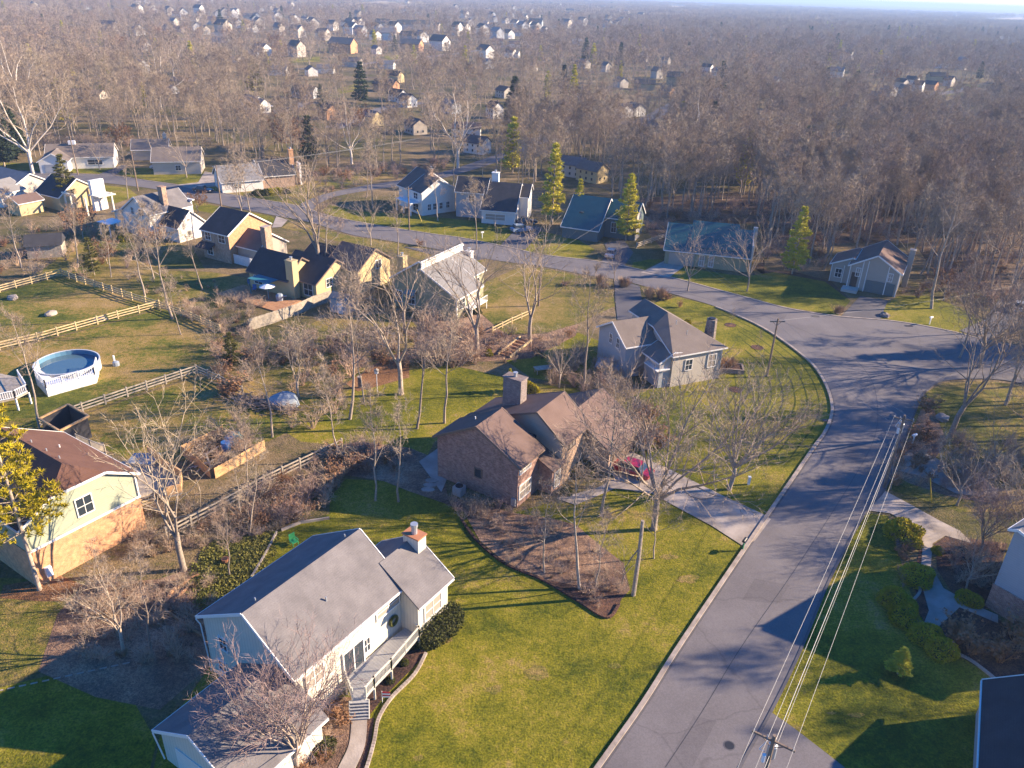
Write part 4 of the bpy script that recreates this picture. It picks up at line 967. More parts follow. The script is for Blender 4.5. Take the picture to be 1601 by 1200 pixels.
def make_leafbush(seed, rx=1., ry=1., rz=.9, n=900, s=.16, core=True, up=.55, lump=.18):
    """dense leafy bush: leaf faces through the outer half of an uneven dome"""
    r = random.Random(seed); C, T = MB(), MB()
    ph = [(r.uniform(0, 6), r.uniform(1, 4), r.uniform(0, 6)) for _ in range(5)]
    for i in range(n):
        az = r.uniform(0, 2 * math.pi); u = r.uniform(-.1, 1); q = math.sqrt(max(0, 1 - min(1, abs(u)) ** 2))
        k = 1 + lump * sum(math.sin(a * 1.0 + b * az + c + 3 * u) for a, b, c in ph) / 3; k *= r.uniform(.84, 1.03)
        c = Vector((math.cos(az) * q * rx * k, math.sin(az) * q * ry * k, max(.02, u * rz * k + rz * .06)))
        nrm = Vector((c.x / rx, c.y / ry, c.z / rz + up)).normalized(); v = (nrm + Vector((r.gauss(0, .6), r.gauss(0, .6), r.gauss(0, .6)))).normalized()
        a = v.cross(Vector((r.uniform(-1, 1), r.uniform(-1, 1), r.uniform(-1, 1)))).normalized(); b = v.cross(a)
        w = s * r.uniform(.6, 1.3); C.add([c - a * w * .5, c + a * w * .5, c + (b * .4 + v * .8) * w], [(0, 1, 2)])
    for i in range(7):
        az = i * .9; T.tube([(0, 0, -.1), (math.cos(az) * rx * .3, math.sin(az) * ry * .3, rz * .4), (math.cos(az) * rx * .55, math.sin(az) * ry * .55, rz * .7)], [.04, .03, .012], 4, cap=False)
    if core:  # dark dome behind the leaves, its colour standing for the inner shade
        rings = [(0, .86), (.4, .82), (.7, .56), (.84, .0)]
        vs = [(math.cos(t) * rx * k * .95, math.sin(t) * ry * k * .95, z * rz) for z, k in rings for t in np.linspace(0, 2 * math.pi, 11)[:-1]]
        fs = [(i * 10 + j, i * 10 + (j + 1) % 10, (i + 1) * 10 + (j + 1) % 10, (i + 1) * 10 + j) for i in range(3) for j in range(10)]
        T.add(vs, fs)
    return T, C
def make_shrub(seed, H=1.8, stems=14, tw=.02, tl=.35, spread=.6, n=5, n2=4, leaf=0):
    r = random.Random(seed); C = MB(); o = Tree.__new__(Tree); o.r = r; o.T = C; o.C = C; o.p = dict(n2=n, n3=n2, n4=3, tw=tw, tl=tl, sides=(4, 3, 3, 3), crook=.12)
    for k in range(stems):
        az = r.uniform(0, 6.28); tilt = r.uniform(.05, spread); d = Vector((math.cos(az) * math.sin(tilt), math.sin(az) * math.sin(tilt), math.cos(tilt)))
        o.grow(Vector((math.cos(az) * .12 * r.random(), math.sin(az) * .12 * r.random(), -.05)), d, .018 * H / 1.8 + .004, H * r.uniform(.6, 1), 2)
    for i in range(leaf):
        c = Vector(C.v[r.randrange(len(C.v))]); v = Vector((r.gauss(0, 1), r.gauss(0, 1), r.gauss(0, 1))).normalized() * .12; w = v.cross(Vector((0, .3, 1))).normalized() * .07
        C.add([c - w, c + w, c + v], [(0, 1, 2)])
    return C
def make_tuft(seed, H=1.2, n=260, sp=.5, w=.035):
    r = random.Random(seed); C = MB()
    for i in range(n):
        az = r.uniform(0, 6.28); t = abs(r.gauss(0, sp)) * .7; h = H * r.uniform(.6, 1.1); b = Vector((math.cos(az), math.sin(az), 0)) * r.random() * .22
        e = b + Vector((math.cos(az) * math.sin(t), math.sin(az) * math.sin(t), math.cos(t))) * h; sd = Vector((-math.sin(az + r.uniform(-1, 1)), math.cos(az), 0)) * w * .5
        m_ = b.lerp(e, .6) + Vector((0, 0, .06 * h)); C.add([b - sd, b + sd, m_ + sd * .8, m_ - sd * .8, e], [(0, 1, 2, 3), (3, 2, 4)])
    return C
class Kind:
    """a plant's shared meshes: copies only differ in place, turn and size"""
    def __init__(s, T, C, mt, mc, H): s.t = T.mesh('trunk', mt, True) if T is not None else None; s.c = C.mesh('crown', mc); s.H = H
K = {}
# near trees, fine twigs
for i, sd in enumerate((11, 12)):
    t = Tree(sd, 15, 'broad', limbs=9, n2=10, n3=7, n4=8, tw=.034, tl=.85, r0=.27); K['broad%d' % i] = Kind(t.T, t.C, 'bark', 'twig', 15)
for i, sd in enumerate((21, 22, 23, 24)):
    t = Tree(sd, 15, 'tall', limbs=11, n2=6, n3=5, n4=6, tw=.028, tl=.65, r0=.17, first=.40, spread=.27); K['tall%d' % i] = Kind(t.T, t.C, 'bark', 'twig', 15)
for i, sd in enumerate((31, 32, 33)):
    t = Tree(sd, 10, 'tall', limbs=13, n2=5, n3=4, n4=5, tw=.024, tl=.55, r0=.095, first=.3, spread=.24); K['slim%d' % i] = Kind(t.T, t.C, 'bark', 'twig', 10)
for i, sd in enumerate((41, 42)):
    t = Tree(sd, 16, 'broad', limbs=4, n2=8, n3=6, n4=6, tw=.03, tl=.75, r0=.25, narrow=.72, crook=.2); K['limby%d' % i] = Kind(t.T, t.C, 'bark', 'twig', 16)
t = Tree(51, 8, 'broad', limbs=13, n2=9, n3=7, n4=7, tw=.02, tl=.45, r0=.13, narrow=.62); K['bushy'] = Kind(t.T, t.C, 'bark', 'twig_red', 8)
for i, sd in enumerate((61, 62)):
    t = Tree(sd, 6, 'broad', limbs=6, n2=6, n3=5, n4=5, tw=.018, tl=.4, r0=.085, crook=.16); K['small%d' % i] = Kind(t.T, t.C, 'bark', 'twig', 6)
# middle distance
for i, sd in enumerate((71, 72, 73, 74, 75)):
    t = Tree(sd, 17, 'tall' if i < 4 else 'broad', limbs=13 if i < 4 else 6, n2=6, n3=5, n4=4, tw=.045, tl=1.0, r0=.19, first=.42, spread=.27, sides=(6, 4, 3, 3)); K['mid%d' % i] = Kind(t.T, t.C, 'bark', 'twig', 17)
for i, sd in enumerate((81, 82)):
    t = Tree(sd, 21, 'broad', limbs=6, n2=8, n3=5, n4=4, tw=.05, tl=1.0, r0=.38, sides=(7, 6, 4, 3), crook=.16); K['syc%d' % i] = Kind(t.T, t.C, 'bark_white', 'twig_pale', 21)
t = Tree(91, 7, 'broad', limbs=7, n2=6, n3=4, n4=4, tw=.03, tl=.5, r0=.12)
for i in range(2600):
    c = Vector(t.C.v[t.r.randrange(len(t.C.v))]); v = Vector((t.r.gauss(0, 1), t.r.gauss(0, 1), t.r.gauss(-.3, 1))).normalized() * .22; w = v.cross(Vector((.2, .3, 1))).normalized() * .13; t.C.add([c - w, c + w, c + v], [(0, 1, 2)])
K['oak'] = Kind(t.T, t.C, 'bark', 'oak_leaf', 7)
for i, (sd, mtn, H_, rd, wh) in enumerate(((101, 'needles_gold', 19, 4.6, 15), (102, 'needles', 15, 3.3, 17), (103, 'needles', 15, 2.7, 15), (104, 'needles_dark', 12, 2.9, 20), (105, 'needles_olive', 13, 3.2, 14))):
    T_m, C_m = make_pine(sd, H_, rd, wh, 6, .26 if i == 0 else .12, 20 if i == 0 else 17, .45 if i == 0 else .6, .085 if i == 0 else .19, -.1 if i != 3 else -.35, True, (.62, .55, .5, .8, .5)[i]); K['pine%d' % i] = Kind(T_m, C_m, 'bark', mtn, H_)
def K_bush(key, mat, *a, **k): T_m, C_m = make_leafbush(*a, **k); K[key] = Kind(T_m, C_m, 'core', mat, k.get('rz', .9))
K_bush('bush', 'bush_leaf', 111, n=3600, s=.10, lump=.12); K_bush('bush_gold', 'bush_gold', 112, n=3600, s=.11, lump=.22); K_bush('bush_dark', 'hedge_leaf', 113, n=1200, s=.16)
for i in range(3): K['shrub%d' % i] = Kind(None, make_shrub(121 + i, 1.9, 16), None, ['brush_twig', 'twig_red', 'twig_pale'][i], 1.9)
K['rust_shrub'] = Kind(None, make_shrub(127, 1.6, 16, leaf=500), None, 'oak_leaf', 1.6)
K['tuft'] = Kind(None, make_tuft(131), None, 'straw', 1.2)
rnd = random.Random(77)
def plant(kind, xy, H, label, cat='tree', group=None, name=None, lean=None, wide=1.0, parts=True, turn=None):
    k = K[kind]; nm = name or ('pine_tree' if kind.startswith('pine') else ('shrub' if kind.startswith(('shrub', 'bush', 'rust')) else ('ornamental_grass' if kind == 'tuft' else 'bare_tree')))
    s = H / k.H; tz = rnd.uniform(0, 6.28) if turn is None else turn
    if k.t is None:
        o = use(nm, k.c, None, (xy[0], xy[1], 0), tz, (s * wide, s * wide, s))
        return tag(o, label, cat, group)
    o = thing(nm, label, cat, (xy[0], xy[1], 0), tz, group); o.scale = (s * wide, s * wide, s)
    if lean:
        o.rotation_euler = (0, 0, 0); o.rotation_mode = 'QUATERNION'
        o.rotation_quaternion = Vector((0, 0, 1)).rotation_difference(Vector((lean[0], lean[1], 1)).normalized()) @ Matrix.Rotation(tz, 3, 'Z').to_quaternion()
    leafy = kind.startswith('bush')
    use('stems_and_shade_core' if leafy else 'trunk', k.t, o); use('leaves' if leafy else 'crown', k.c, o)
    return o
TREES = [
 # px base, kind, height, label
 ((287, 891), 'limby0', 16.5, 'tall bare tree with a forked crown on the slope right of the green house'),
 ((359, 900), 'slim0', 8.0, 'slender bare tree in the yellow-green ground cover behind the grey-roofed house'),
 ((62, 922), 'pine0', 21, 'big golden-yellow pine with a bare lower trunk beside the green house'),
 ((62, 666), 'tall0', 13, 'sparse bare tree between the pool deck and the brown-roofed house'),
 ((193, 1018), 'limby1', 8.5, 'pale leaning tree in the dark bed left of the grey-roofed house'),
 ((236, 1020), 'slim1', 9, 'upright pale tree in the dark bed, nearest the grey roof eave'),
 ((176, 946), 'slim2', 6.5, 'thin pale sapling in front of the orange brick base'),
 ((390, 838), 'slim0', 9, 'slender leaning tree beside the long rail fence above the grey roof'),
 ((376, 815), 'slim2', 7, 'thin bare tree on the near side of the long rail fence'),
 ((386, 769), 'slim1', 9, 'bare tree just behind the long rail fence near the orange board panels'),
 ((426, 683), 'tall1', 11, 'bare tree between the board-fenced garden and the tarp heap'),
 ((467, 622), 'limby0', 10, 'crooked bare tree just right of the grey tarp heap'),
 ((547, 655), 'tall2', 17, 'tall double-stemmed bare tree in the middle of the back lawns'),
 ((570, 631), 'slim1', 11, 'thin bare tree just right of the tall double-stemmed tree'),
 ((627, 616), 'limby1', 19, 'tallest bare tree left of the brick house, forking halfway up'),
 ((652, 670), 'tall3', 14, 'straight bare tree on the lawn left of the brick house roof'),
 ((695, 661), 'tall0', 14, 'straight bare tree right behind the corner of the brick house'),
 ((531, 722), 'slim0', 11, 'slim bare tree at the end of the long rail fence'),
 ((587, 782), 'slim2', 12, 'pale slim tree on the shaded lawn, left one of a close pair'),
 ((623, 784), 'tall1', 10.5, 'pale bare tree on the shaded lawn, right one of a close pair'),
 ((746, 560), 'limby1', 19, 'big dark-limbed tree in front of the split-roofed sage house'),
 ((828, 536), 'limby0', 18, 'big bare tree at the head of the timber steps'),
 ((874, 606), 'small0', 7.5, 'small bare tree on the lawn behind the brick chimney'),
 ((910, 616), 'tall2', 16, 'tall bare tree left of the tan hip-roofed house'),
 ((851, 895), 'slim1', 9.5, 'bare tree in the front bed, leftmost of the row of three'),
 ((906, 920), 'tall3', 13, 'bare tree in the front bed, tallest of the row of three'),
 ((931, 919), 'slim0', 8.5, 'thin bare tree in the front bed, next to the wooden pole'),
 ((1022, 873), 'slim2', 8, 'small bare tree alone on the front lawn right of the wooden pole'),
 ((972, 912), 'small1', 4.0, 'crooked little tree leaning by the wooden pole'),
 ((940, 806), 'tall0', 14.5, 'slim dark-trunked tree in front of the red car'),
 ((1022, 827), 'broad0', 16, 'big spreading tree with a dense fan of twigs beside the concrete driveway'),
 ((1140, 765), 'broad1', 12.5, 'spreading tree leaning right on the lawn across the driveway'),
 ((466, 1206), 'bushy', 9.5, 'dense reddish-twigged tree in front of the lower garage roof'),
 ((1485, 683), 'limby0', 19, 'large dark tree with a leaning trunk on the yard right of the road'),
 ((1496, 790), 'small0', 8, 'bare small tree beside the lower driveway on the right'),
 ((1392, 765), 'small1', 4.2, 'small forked tree in the bed by the utility pole with the transformer'),
 ((1550, 735), 'small1', 7, 'round-crowned small bare tree on the right-hand yard'),
 ((1532, 862), 'bushy', 6.5, 'bushy grey tree between the two curving driveways'),
 ((1510, 920), 'small0', 6, 'thin bare tree in the dark bed inside the curving path'),
 ((1590, 860), 'broad1', 9, 'bare tree behind the pale house at the right edge'),
 ((1456, 482), 'tall2', 21, 'thick-trunked tall tree on the grass beside the tan garage-fronted house'),
 ((1530, 575), 'broad0', 14, 'spreading bare tree at the right end of the wide road bend'),
 ((1500, 560), 'tall1', 14, 'tall bare tree at the road bend, left of the spreading one'),
 ((1238, 428), 'pine1', 12.5, 'bright yellow-green pine on the lawn between the two houses at the bend'),
 ((863, 350), 'pine2', 17, 'tall layered yellow-green pine left of the blue-green roof'),
 ((903, 357), 'pine2', 10.5, 'shorter layered pine touching the left end of the blue-green roof'),
 ((978, 376), 'pine1', 13.5, 'yellow-green pine in front of the right end of the blue-green roof'),
 ((110, 322), 'pine4', 11, 'dark green layered pine in front of the dark-roofed house with porch frames'),
 ((148, 430), 'pine4', 6.5, 'small rounded evergreen in the brushy yard above the rail fence corner'),
 ((365, 575), 'pine4', 5, 'small olive evergreen at the bend of the white rail fence'),
 ((8, 262), 'pine3', 17, 'blue-green spruce at the left edge behind the street'),
 ((28, 248), 'pine3', 14, 'dark evergreen just right of the blue-green spruce'),
 ((803, 205), 'pine3', 18, 'dark evergreen far back in the wood, left one of two'),
 ((818, 207), 'pine3', 15, 'dark evergreen far back in the wood, right one of two'),
 ((400, 150), 'pine4', 16, 'green conifer standing out among the far roofs'),
 ((895, 165), 'pine2', 17, 'narrow green conifer far back in the wood'),
 ((52, 271), 'syc0', 25, 'white-barked sycamore with a spreading crown by the left street'),
 ((36, 175), 'syc1', 26, 'white-limbed sycamore at the left edge above the evergreens'),
 ((252, 170), 'syc1', 22, 'pale straight sycamore in the left wood, left one of two'),
 ((272, 122), 'syc0', 19, 'pale sycamore in the left wood, farther one of two'),
 ((716, 262), 'syc0', 22, 'white-barked sycamore beside the side road in the middle'),
 ((1089, 262), 'syc1', 20, 'white-limbed sycamore in the wood above the long blue-green roof'),
 ((550, 256), 'syc1', 18, 'pale forked sycamore in the wood below the side road'),
 ((1370, 300), 'syc0', 16, 'pale-limbed sycamore in the dense wood on the right'),
 ((1308, 330), 'syc1', 16, 'pale-limbed tree leaning over the wood behind the tan house'),
 ((34, 418), 'tall1', 13, 'pale bare tree at the left edge above the rail fence'),
 ((122, 418), 'tall3', 12, 'bare tree behind the rail fence corner on the left'),
 ((174, 433), 'slim0', 9, 'thin bare tree right of the rail fence corner'),
 ((227, 464), 'tall0', 13, 'bare tree beside the shaded rail fence'),
 ((241, 436), 'slim2', 11, 'thin tree just behind the shaded rail fence'),
 ((270, 498), 'tall2', 17, 'tall pale-trunked tree at the end of the long yellow rail fence'),
 ((283, 523), 'slim1', 9, 'slim tree just below the end of the long yellow rail fence'),
 ((317, 453), 'tall3', 11, 'bare tree behind the orange brick house patio'),
 ((200, 310), 'slim2', 11, 'thin bare tree behind the white farmhouse'),
 ((292, 277), 'mid4', 12, 'spreading bare tree on the street lawn before the broad lit gable'),
 ((240, 262), 'mid0', 12, 'bare tree before the low brown-roofed house'),
 ((156, 265), 'mid4', 10, 'round bare tree before the white ranch gable'),
 ((378, 326), 'slim0', 14, 'slim roadside tree, left one of a pair above the orange brick house'),
 ((391, 331), 'slim2', 14, 'slim roadside tree, right one of a pair above the orange brick house'),
 ((502, 438), 'limby1', 24, 'very tall dark forked tree rising in front of the street junction'),
 ((580, 383), 'mid4', 10, 'round-crowned bare tree on the verge beyond the yellow house'),
 ((622, 402), 'slim1', 12, 'slim bare tree by the split-roofed sage house driveway'),
 ((745, 390), 'mid2', 13, 'bare tree on the verge behind the bright clerestory wall'),
 ((685, 345), 'mid0', 11, 'bare tree in front of the lit gable across the street'),
 ((512, 440), 'mid3', 15, 'pale bare tree touching the yellow house gable'),
 ((560, 495), 'limby0', 12, 'pale forked tree behind the weathered board fence'),
 ((633, 520), 'limby1', 14, 'pale many-stemmed tree in front of the sage house wall'),
 ((1075, 455), 'mid4', 11, 'bare round-crowned tree in front of the long blue-green roof'),
 ((1168, 455), 'mid4', 12, 'bare tree at the right corner of the long blue-green roof'),
 ((960, 440), 'mid4', 7, 'low spreading tree at the end of the shaded driveway'),
 ((130, 372), 'oak', 6, 'tree still holding rust-brown leaves in the brushy yard, taller of two'),
 ((168, 412), 'oak', 4.5, 'rust-brown leafy small tree in the brushy yard, lower of two'),
 ((310, 332), 'oak', 4.5, 'round rust-brown leafy tree by the street near the white farmhouse'),
 ((245, 395), 'oak', 5, 'tan-leaved tree below the white farmhouse'),
 ((1085, 100 + 35), 'oak', 9, 'rust-leaved tree far off in the wood left of the centre right'),
 ((1475, 470), 'oak', 6, 'rust-leaved tree at the foot of the wood right of the tan house'),
]
for px, kd, h, lb in TREES: plant(kd, G(*px), h, lb, wide=.7 if kd == 'pine0' else 1.0, lean=(.10, 0.0) if 'leaning' in lb else None)
LABELLED = [G(*t[0]) for t in TREES]
# ---- bushes
BUSH = [
 ((1413, 838), 'bush_gold', 2.2, 1.25, 'bright golden evergreen bush at the top of the curving bed'), ((1465, 863), 'bush_gold', .9, 1, 'small golden bush in the dark bed beside the path'),
 ((1433, 905), 'bush', 2.1, 1.1, 'round evergreen bush in the bed between lawn and path, second from the top'),
 ((1403, 945), 'bush', 2.0, 1.15, 'round evergreen bush in the curving bed, upper one of the middle pair'), ((1414, 968), 'bush', 2.0, 1.1, 'round evergreen bush in the curving bed, lower one of the middle pair'),
 ((1450, 1000), 'bush', 1.9, 1.15, 'round evergreen bush in the curving bed, upper one of the lowest pair'), ((1470, 1018), 'bush', 1.9, 1.05, 'round evergreen bush in the curving bed, lower one of the lowest pair'),
 ((1515, 940), 'bush', 1.4, 1.2, 'evergreen bush at the end of the path by the pale house'), ((1403, 1053), 'pine1', 2.6, 1.7, 'small upright conifer on its own in the shaded lawn'),
 ((1498, 1005), 'rust_shrub', 2.4, 1.2, 'tan twiggy bush behind the evergreen bushes, left of three'), ((1516, 1022), 'rust_shrub', 2.2, 1.2, 'tan twiggy bush behind the evergreen bushes, middle of three'), ((1562, 1035), 'rust_shrub', 2.3, 1.2, 'tan twiggy bush nearest the dark roof corner'), ((1588, 1005), 'rust_shrub', 3.0, 1.1, 'reddish twiggy bush against the pale house'),
 ((718, 492), 'bush_dark', 1.7, 1.3, 'dark evergreen bush below the white balcony of the sage house'), ((742, 488), 'bush_dark', 1.4, 1.2, 'evergreen bush right of the white balcony'),
 ((975, 478 - 30), 'tuft', 1.9, 1.6, 'straw-coloured grass clump at the left side of the shaded driveway mouth'), ((1015, 466), 'tuft', 2.0, 1.4, 'straw-coloured grass clump right of the shaded driveway, left of two'), ((1032, 466), 'tuft', 2.0, 1.3, 'straw-coloured grass clump right of the shaded driveway, right of two'), ((938, 445), 'tuft', 2.0, 1.5, 'single round straw grass clump on the verge near the bend'),
 ((1118, 577), 'tuft', 1.5, 1.9, 'straw grass in the stone planter, left clump'), ((1130, 576), 'tuft', 1.5, 1.9, 'straw grass in the stone planter, middle clump'), ((1142, 575), 'tuft', 1.5, 1.9, 'straw grass in the stone planter, right clump'),
 ((1310, 490), 'tuft', 1.5, 1.6, 'straw grass clump beside the tan house driveway'), ((1400, 757), 'tuft', 1.5, 1.2, 'straw grass clump at the foot of the transformer pole'),
 ((1062, 480), 'rust_shrub', 1.2, 1, 'small rust shrub alone on the lawn by the bend'), ((1042, 468), 'rust_shrub', 1.2, 1.6, 'dark red low shrub beside the straw grass clumps'),
 ((1450, 645), 'rust_shrub', 2.2, 1.5, 'rust-brown bush at the road edge behind the transformer pole'), ((1445, 690), 'rust_shrub', 1.8, 1.8, 'rust-brown bush right of the transformer pole'),
 ((1075, 505), 'bush_gold', .9, 1, 'small yellow bush behind the tan hip-roofed house'), ((765, 555), 'bush', 1.3, .6, 'small columnar evergreen at the foot of the timber steps'), ((797, 612), 'pine1', 3.2, 1.2, 'small evergreen left of the brick chimney'), ((828, 612), 'bush_gold', 2.0, .8, 'yellow-green bush right of the brick chimney'),
 ((905, 735), 'bush_dark', 1.6, 1.5, 'dark bush in the bed beside the brick house entrance'), ((885, 770), 'bush_dark', .9, 1.2, 'low dark bush at the front walk of the brick house'), ((930, 725), 'shrub1', 2.8, 1.3, 'reddish bare bush at the front corner of the brick house garage'),
 ((945, 450), 'rust_shrub', 1.0, 1.6, 'low rusty bed of shrubs on the verge'), ((885, 446), 'rust_shrub', .7, 3, 'low mound of rusty plants on the open lawn left of the bend'),
 ((700, 400), 'bush_dark', 1.0, 1.3, 'low clipped bush on the far verge'), ((655, 384), 'rust_shrub', 1.2, 1.8, 'brown shrub at the end of the far lawn'),
 ((405, 304), 'bush_dark', 1.8, 1.5, 'dark shrub, leftmost in the clump on the far street corner'), ((416, 304), 'bush_dark', 2.0, 1.0, 'clipped dark bush in the clump on the far street corner'), ((426, 303), 'bush', 2.1, 1.0, 'clipped green bush in the middle of the far street corner clump'), ((436, 302), 'bush', 2.1, 1.0, 'clipped green bush second from the right in the far street corner clump'), ((445, 301), 'bush_dark', 1.8, 1.3, 'dark bush, rightmost in the clump on the far street corner'),
 ((200, 375), 'bush', 2.2, 1, 'small round evergreen below the white farmhouse porch'), ((570, 1058), 'bush_dark', .8, 1, 'little dark bush by the deck steps'), ((500, 1172), 'bush_dark', 1.2, 1.3, 'low bush beside the front walk of the nearest house'),
 ((610, 1065), 'bush_dark', .5, 1.1, 'tiny bush in the bed under the deck railing, lower one'), ((632, 1037), 'bush_dark', .5, 1.1, 'tiny bush in the bed under the deck railing, upper one'),
]
for px, kd, h, wd, lb in BUSH:
    if kd.startswith('bush'): h *= .56 if px[0] > 1350 else .6
    plant(kd, G(*px), h, lb, 'plant' if kd == 'tuft' else 'bush', wide=wd, name='conifer' if kd.startswith('pine') else None)
# the clipped hedge along the nearest house
h0, h1 = Vector(G(645, 1018)), Vector(G(718, 958)); hd = (h1 - h0)
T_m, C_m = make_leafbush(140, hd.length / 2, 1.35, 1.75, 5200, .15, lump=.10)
hg = thing('hedge', 'dark clipped yew hedge under the window of the nearest house', 'hedge', (*((h0 + h1) / 2), 0), math.atan2(hd.y, hd.x)); T_m.build('stems_and_shade_core', 'core', hg); C_m.build('leaves', 'hedge_leaf', hg)

# ================================================================ FENCES, POOL, GARDEN THINGS
def rail_fence(path_px, label, mat='wood_fence', h=1.2, rails=3, gap=2.6, name='rail_fence'):
    p = GP(path_px); o = p[0]; f = thing(name, label, 'fence', (*o, 0)); post = MB().box((0, 0, h / 2 + .05), (.16, .16, h + .15)).mesh('post', mat)
    P = [(x - o[0], y - o[1]) for x, y in p]
    for k in range(rails):
        m = MB(); z = .35 + k * (h - .45) / (rails - 1)
        for a, b in zip(P[:-1], P[1:]): m.beam((*a, z), (*b, z + .02), .06, .15)
        m.build('rail', mat, f)
    for a, b in zip(P[:-1], P[1:]):
        Ln = math.hypot(b[0] - a[0], b[1] - a[1]); n = max(1, round(Ln / gap))
        for i in range(n + (b == P[-1])):
            use('post', post, f, (a[0] + (b[0] - a[0]) * i / n, a[1] + (b[1] - a[1]) * i / n, 0), math.atan2(b[1] - a[1], b[0] - a[0]))
    return f
def board_fence(path_px, label, mat='wood_grey', h=1.8, name='board_fence'):
    p = GP(path_px); o = p[0]; f = thing(name, label, 'fence', (*o, 0)); P = [(x - o[0], y - o[1]) for x, y in p]; rr = random.Random(9); m = MB(); q = MB()
    for a, b in zip(P[:-1], P[1:]):
        Ln = math.hypot(b[0] - a[0], b[1] - a[1]); n = max(2, int(Ln / .16)); an = math.atan2(b[1] - a[1], b[0] - a[0])
        for i in range(n):
            t = (i + .5) / n; hh = h + rr.uniform(-.04, .04); m.box((a[0] + (b[0] - a[0]) * t, a[1] + (b[1] - a[1]) * t, hh / 2), (Ln / n - .012, .03, hh), an)
        for z in (.3, h - .3): q.beam((*a, z), (*b, z), .12, .09)
    m.build('boards', mat, f); q.build('rail', mat, f); return f
rail_fence([(-40, 466), (0, 457), (97, 431)], 'yellow three-rail fence at the upper left, ending at the fence corner')
rail_fence([(97, 431), (120, 440), (148, 449), (176, 458), (207, 469), (250, 482), (300, 500), (345, 520)], 'shaded three-rail fence running from the upper corner down to the tall pale tree')
rail_fence([(-40, 556), (0, 547), (60, 533), (120, 516), (185, 498), (250, 481)], 'long sunlit yellow three-rail fence across the dry yard above the pool')
rail_fence([(62, 669), (130, 644), (200, 620), (260, 600), (308, 584)], 'pale three-rail fence between the pool yard and the brown-roofed house', 'wood_grey')
rail_fence([(308, 584), (345, 600), (380, 618)], 'short shaded rail fence leading to the tarp heap', 'wood_grey')
rail_fence([(380, 563), (395, 556), (412, 549)], 'short whitish rail fence beside the olive evergreen', 'wood_grey', 1.2, 3, 3)
rail_fence([(262, 843), (300, 823), (350, 797), (414, 760), (470, 733), (535, 702)], 'long weathered rail fence running up from the green house to the brush', 'wood_grey', 1.25)
rail_fence([(770, 520), (800, 505), (830, 492)], 'low pale rail fence in the litter right of the sage house', 'wood_fence', .9, 2)
rail_fence([(1300 - 305, 388), (1040, 372)], 'pale fence rails at the wood edge left of the long blue-green roof', 'wood_grey', 1.1)
board_fence([(390, 517), (430, 504), (467, 491)], 'sunlit weathered board fence below the yellow house')
board_fence([(467, 491), (490, 480), (518, 470)], 'shaded board fence continuing to the small blue shed')
board_fence([(286, 712), (318, 697), (350, 680)], 'orange board panel along the far side of the cluttered garden', 'wood_new', 1.25, 'garden_fence')
board_fence([(337, 748), (375, 727), (415, 703)], 'orange board panel along the near side of the cluttered garden', 'wood_new', 1.25, 'garden_fence')
board_fence([(286, 712), (310, 730), (330, 748)], 'shaded orange board panel at the left end of the cluttered garden', 'wood_new', 1.2, 'garden_fence')
# cluttered garden
def barrel(px, label, mat, r=.42, h=.95, lid=None):
    o = thing('barrel', label, 'barrel', (*G(*px), 0)); m = MB(); m.tube([(0, 0, 0), (0, 0, h * .2), (0, 0, h * .5), (0, 0, h * .8), (0, 0, h)], [r * .9, r, r * 1.04, r, r * .9], 12); m.build('drum', mat, o)
    l = MB(); l.tube([(0, 0, h), (0, 0, h + .06)], r * .95, 12); l.build('lid', lid or mat, o)
barrel((354, 703), 'blue barrel in the board-fenced garden, left one of two', 'blue_plastic', .5); barrel((360, 695), 'blue barrel in the board-fenced garden, right one of two', 'blue_plastic', .5)
tb = thing('tub', 'pale turquoise tub upturned in the board-fenced garden', 'tub', (*G(367, 690), 0)); m = MB(); m.tube([(0, 0, 0), (0, 0, .5), (0, 0, .95), (0, 0, 1.15)], [.95, .9, .7, .25], 14); m.build('shell', 'aqua_plastic', tb); m = MB(); m.tube([(0, 0, 0), (0, 0, .08)], 1.05, 14); m.build('rim', 'aqua_plastic', tb)
rb = random.Random(4)
for i, (x, y) in enumerate(((305, 705), (322, 712), (335, 700), (318, 728), (348, 715), (380, 705))):
    o = MB()
    for k in range(4): a = rb.uniform(0, 3); c = Vector((rb.uniform(-.5, .5), rb.uniform(-.5, .5), .15 + .08 * k)); d_ = Vector((math.cos(a), math.sin(a), rb.uniform(0, .25))) * rb.uniform(.6, 1.2); o.beam(c - d_, c + d_, .18, .05)
    ob = o.build('plank_pile', 'wood_grey' if i % 2 else 'wood_new'); ob.location = (*G(x, y), 0); tag(ob, 'loose boards piled among the clutter of the fenced garden', 'plank pile', 'boards in the cluttered garden')
# back deck of the green house
gp_ = [G(x, y, .9) for x, y in ((188, 722), (232, 710), (262, 735), (285, 748), (284, 770), (262, 776), (238, 770), (216, 778))]; go = G(235, 745)
BD = thing('deck', 'weathered wooden deck with orange railings behind the green house', 'deck', (*go, 0)); MB().prism(rel(gp_, go), .72, .9).build('deck_floor', 'wood_grey', BD)
def solid_rail(a, b): m = MB(); m.beam((*a, 1.4), (*b, 1.4), .06, .9); m.beam((*a, 1.9), (*b, 1.9), .16, .06); m.build('railing', 'wood_new', BD)
g_ = rel(gp_, go)
solid_rail(g_[1], g_[2]); solid_rail(g_[2], g_[3]); solid_rail(g_[3], g_[4]); solid_rail(g_[4], g_[5])
s0, s1 = Vector(g_[6]), Vector(g_[7]); nn = Vector((s1 - s0)).normalized(); nn = Vector((nn.y, -nn.x))
if nn.y > 0: nn = -nn
sp = MB()
for i in range(5): c = (s0 + s1) / 2 + nn * (.28 * i + .15); sp.box((c.x, c.y, .75 - .16 * i), ((s1 - s0).length, .27, .06), math.atan2((s1 - s0).y, (s1 - s0).x))
sp.build('steps', 'wood_fence', BD)
